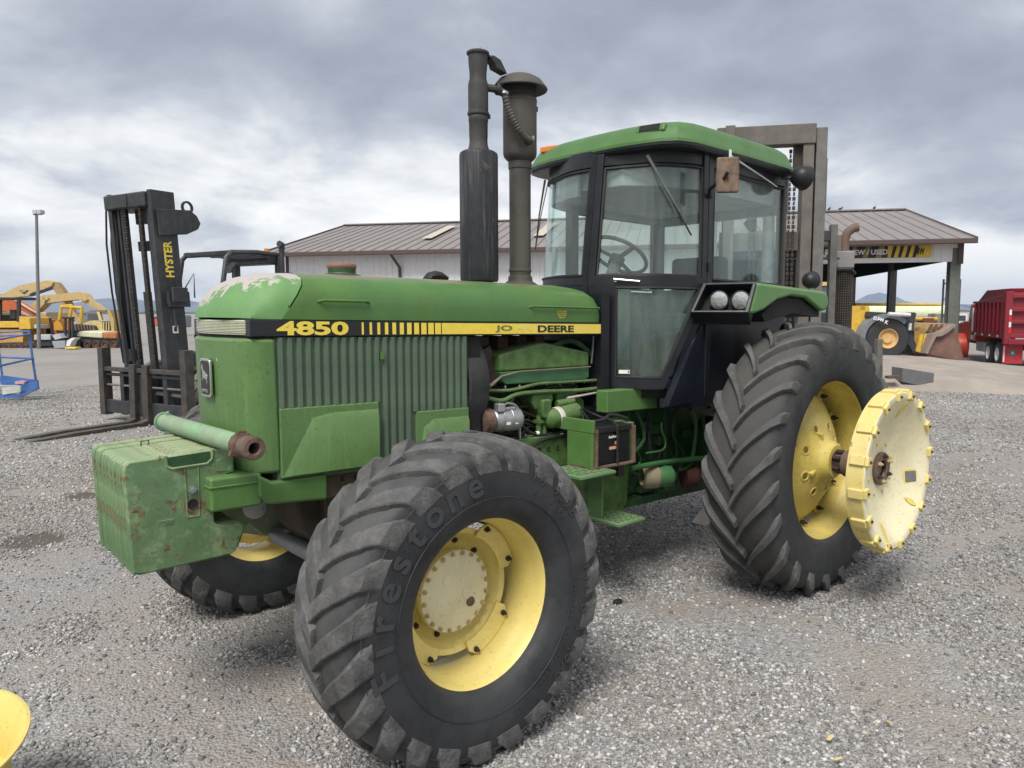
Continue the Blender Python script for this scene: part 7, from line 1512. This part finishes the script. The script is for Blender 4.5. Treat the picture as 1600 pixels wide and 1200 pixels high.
for x_ in (1.0, 2.35):
    mb = MB(); mb.lathe([(.26, .0), (.44, .01), (.51, .05), (.52, .12), (.52, .28), (.46, .32), (.26, .32)], (x_, -.02, .52), (0, -1, 0), 28); w_ = dt(mb, 'rear_wheel', TYB, 0); mb = MB(); mb.lathe([(0, .04), (.09, .04), (.12, .12), (.22, .13), (.27, .0), (.29, -.005), (.29, .05)], (x_, -.02, .52), (0, -1, 0), 24); dt(mb, 'white_rim', WHM, 0, w_)
    mb = MB(); mb.lathe([(.26, .0), (.46, .01), (.52, .06), (.52, .28), (.46, .32), (.26, .32)], (x_, -2.1, .52), (0, -1, 0), 24); dt(mb, 'rear_wheel', TYB, 0)
dt(MB().box(.24, .27, -.75, -.02, .18, .98), 'mud_flap', M_('flap_red', (.42, .03, .04), rough=.5), .004); dt(MB().box(.235, .24, -.10, -.05, .25, .9), 'flap_strip', WHM, 0)
mb = MB(); mb.lathe([(0, .004), (.11, .004), (.14, .002), (.14, 0)], (.238, -.38, .62), (-1, 0, 0), 20); mb.prism([(-.42, .5), (-.34, .5), (-.38, .38)], .232, .238, 'x'); dt(mb, 'flap_emblem', M_('emblem_grey', (.12, .14, .15)), 0)
mb = MB(); mb.prism([(-.44, .56), (-.38, .70), (-.32, .56), (-.38, .60)], .226, .231, 'x'); dt(mb, 'emblem_star', WHM, 0)
dt(MB().box(.3, 9.2, -1.7, -.9, .7, 1.05), 'truck_chassis', DGY, .02); dt(MB().box(3.3, 4.6, -.7, -.1, .5, .95), 'fuel_tank', LGY, .06)
mb = MB(); mb.prism([(5.6, 1.1), (5.6, 2.1), (6.1, 2.7), (7.0, 2.7), (7.25, 1.9), (9.1, 1.75), (9.3, 1.6), (9.35, .9), (5.6, .9)], -2.0, -.35); dt(mb, 'truck_cab', REDC, .08)
mb = MB(); mb.lathe([(.62, 0), (.66, .0), (.68, .5), (.62, .5)], (7.9, .05, .55), (0, -1, 0), 24, a0=0, a1=2*math.pi); dt(mb, 'front_fender', REDC, 0)
mb = MB(); mb.lathe([(0, .02), (.28, .02), (.5, .0), (.52, .28), (.3, .3)], (7.9, -.05, .52), (0, -1, 0), 24); dt(mb, 'front_wheel', TYB, 0)
dt(MB().box(7.0, 7.08, .10, .32, 2.0, 2.55), 'side_mirror', DGY, .02); dt(MB().tube([(6.6, -.35, 2.5), (7.0, .2, 2.7), (7.05, .22, 1.9), (6.8, -.35, 1.8)], .02, 6), 'mirror_frame', GAL, 0); dt(MB().box(6.0, 6.9, -.36, -.33, 1.95, 2.55), 'side_window', GLB, .01)
dt(MB().cyl((5.4, -.15, 1.0), (5.4, -.15, 2.5), .09, 12), 'exhaust_stack', M_('rod_chrome', (.6, .6, .62)), 0)
wt = PX('white_truck', 1508, 530, 44, 'small white truck partly hidden behind the red dump truck', 'truck'); wt.box('cargo_body', 1494, 1512, 490, 530, 3, WHM); wt.box('windshield', 1497, 1509, 493, 501, .05, GLB, -.03, 0); wt.box('bumper', 1494, 1512, 520, 526, .3, DGY, -.2)

# two small blurred birds and a vent on the shed ridge
for px_ in (1384, 1390, 1413):
    q = BD.matrix_world@Vector((bx(px_)+1.6, 0, 0))
bpy.context.view_layer.update()
for i, x_ in enumerate((28.6, 29.2, 31.0)):
    mb = MB(); mb.lathe([(0, -.12), (.05, -.08), (.07, 0), (.05, .08), (0, .16)], (0, 0, .09), (1, 0, .3), 10); mb.lathe([(0, -.04), (.035, 0), (0, .05)], (.12, 0, .18), (1, 0, 0), 8); mb.box(-.01, .01, -.02, .02, 0, .05)
    o = mb.build('perched_bird', M_('bird_dark', (.06, .06, .065))); o.location = BD.matrix_world@Vector((x_, MIDY*flip, z0+sl_.z+.10)); o.rotation_euler = (0, 0, 1.0+i)
    tag(o, ['dark bird perched leftmost on the shed ridge', 'dark bird perched on the shed ridge beside the leftmost one', 'dark bird perched alone near the right end of the shed ridge'][i], 'bird', 'birds on the shed roof')

# air between here and the mountains
HZ = MB().box(-5900, 5900, -5900, 5900, -8, 150).build('haze', None, flat=True)
hm = bpy.data.materials.new('haze_air'); hm.use_nodes = True; hn = hm.node_tree; hn.nodes.clear()
ho = hn.nodes.new('ShaderNodeOutputMaterial'); hv = hn.nodes.new('ShaderNodeVolumePrincipled'); hv.inputs['Color'].default_value = (.62, .74, .95, 1); hv.inputs['Density'].default_value = 1.5e-4; hn.links.new(hv.outputs[0], ho.inputs['Volume'])
HZ.data.materials.append(hm); tag(HZ, 'thin bluish haze in front of the mountains', kind='stuff')
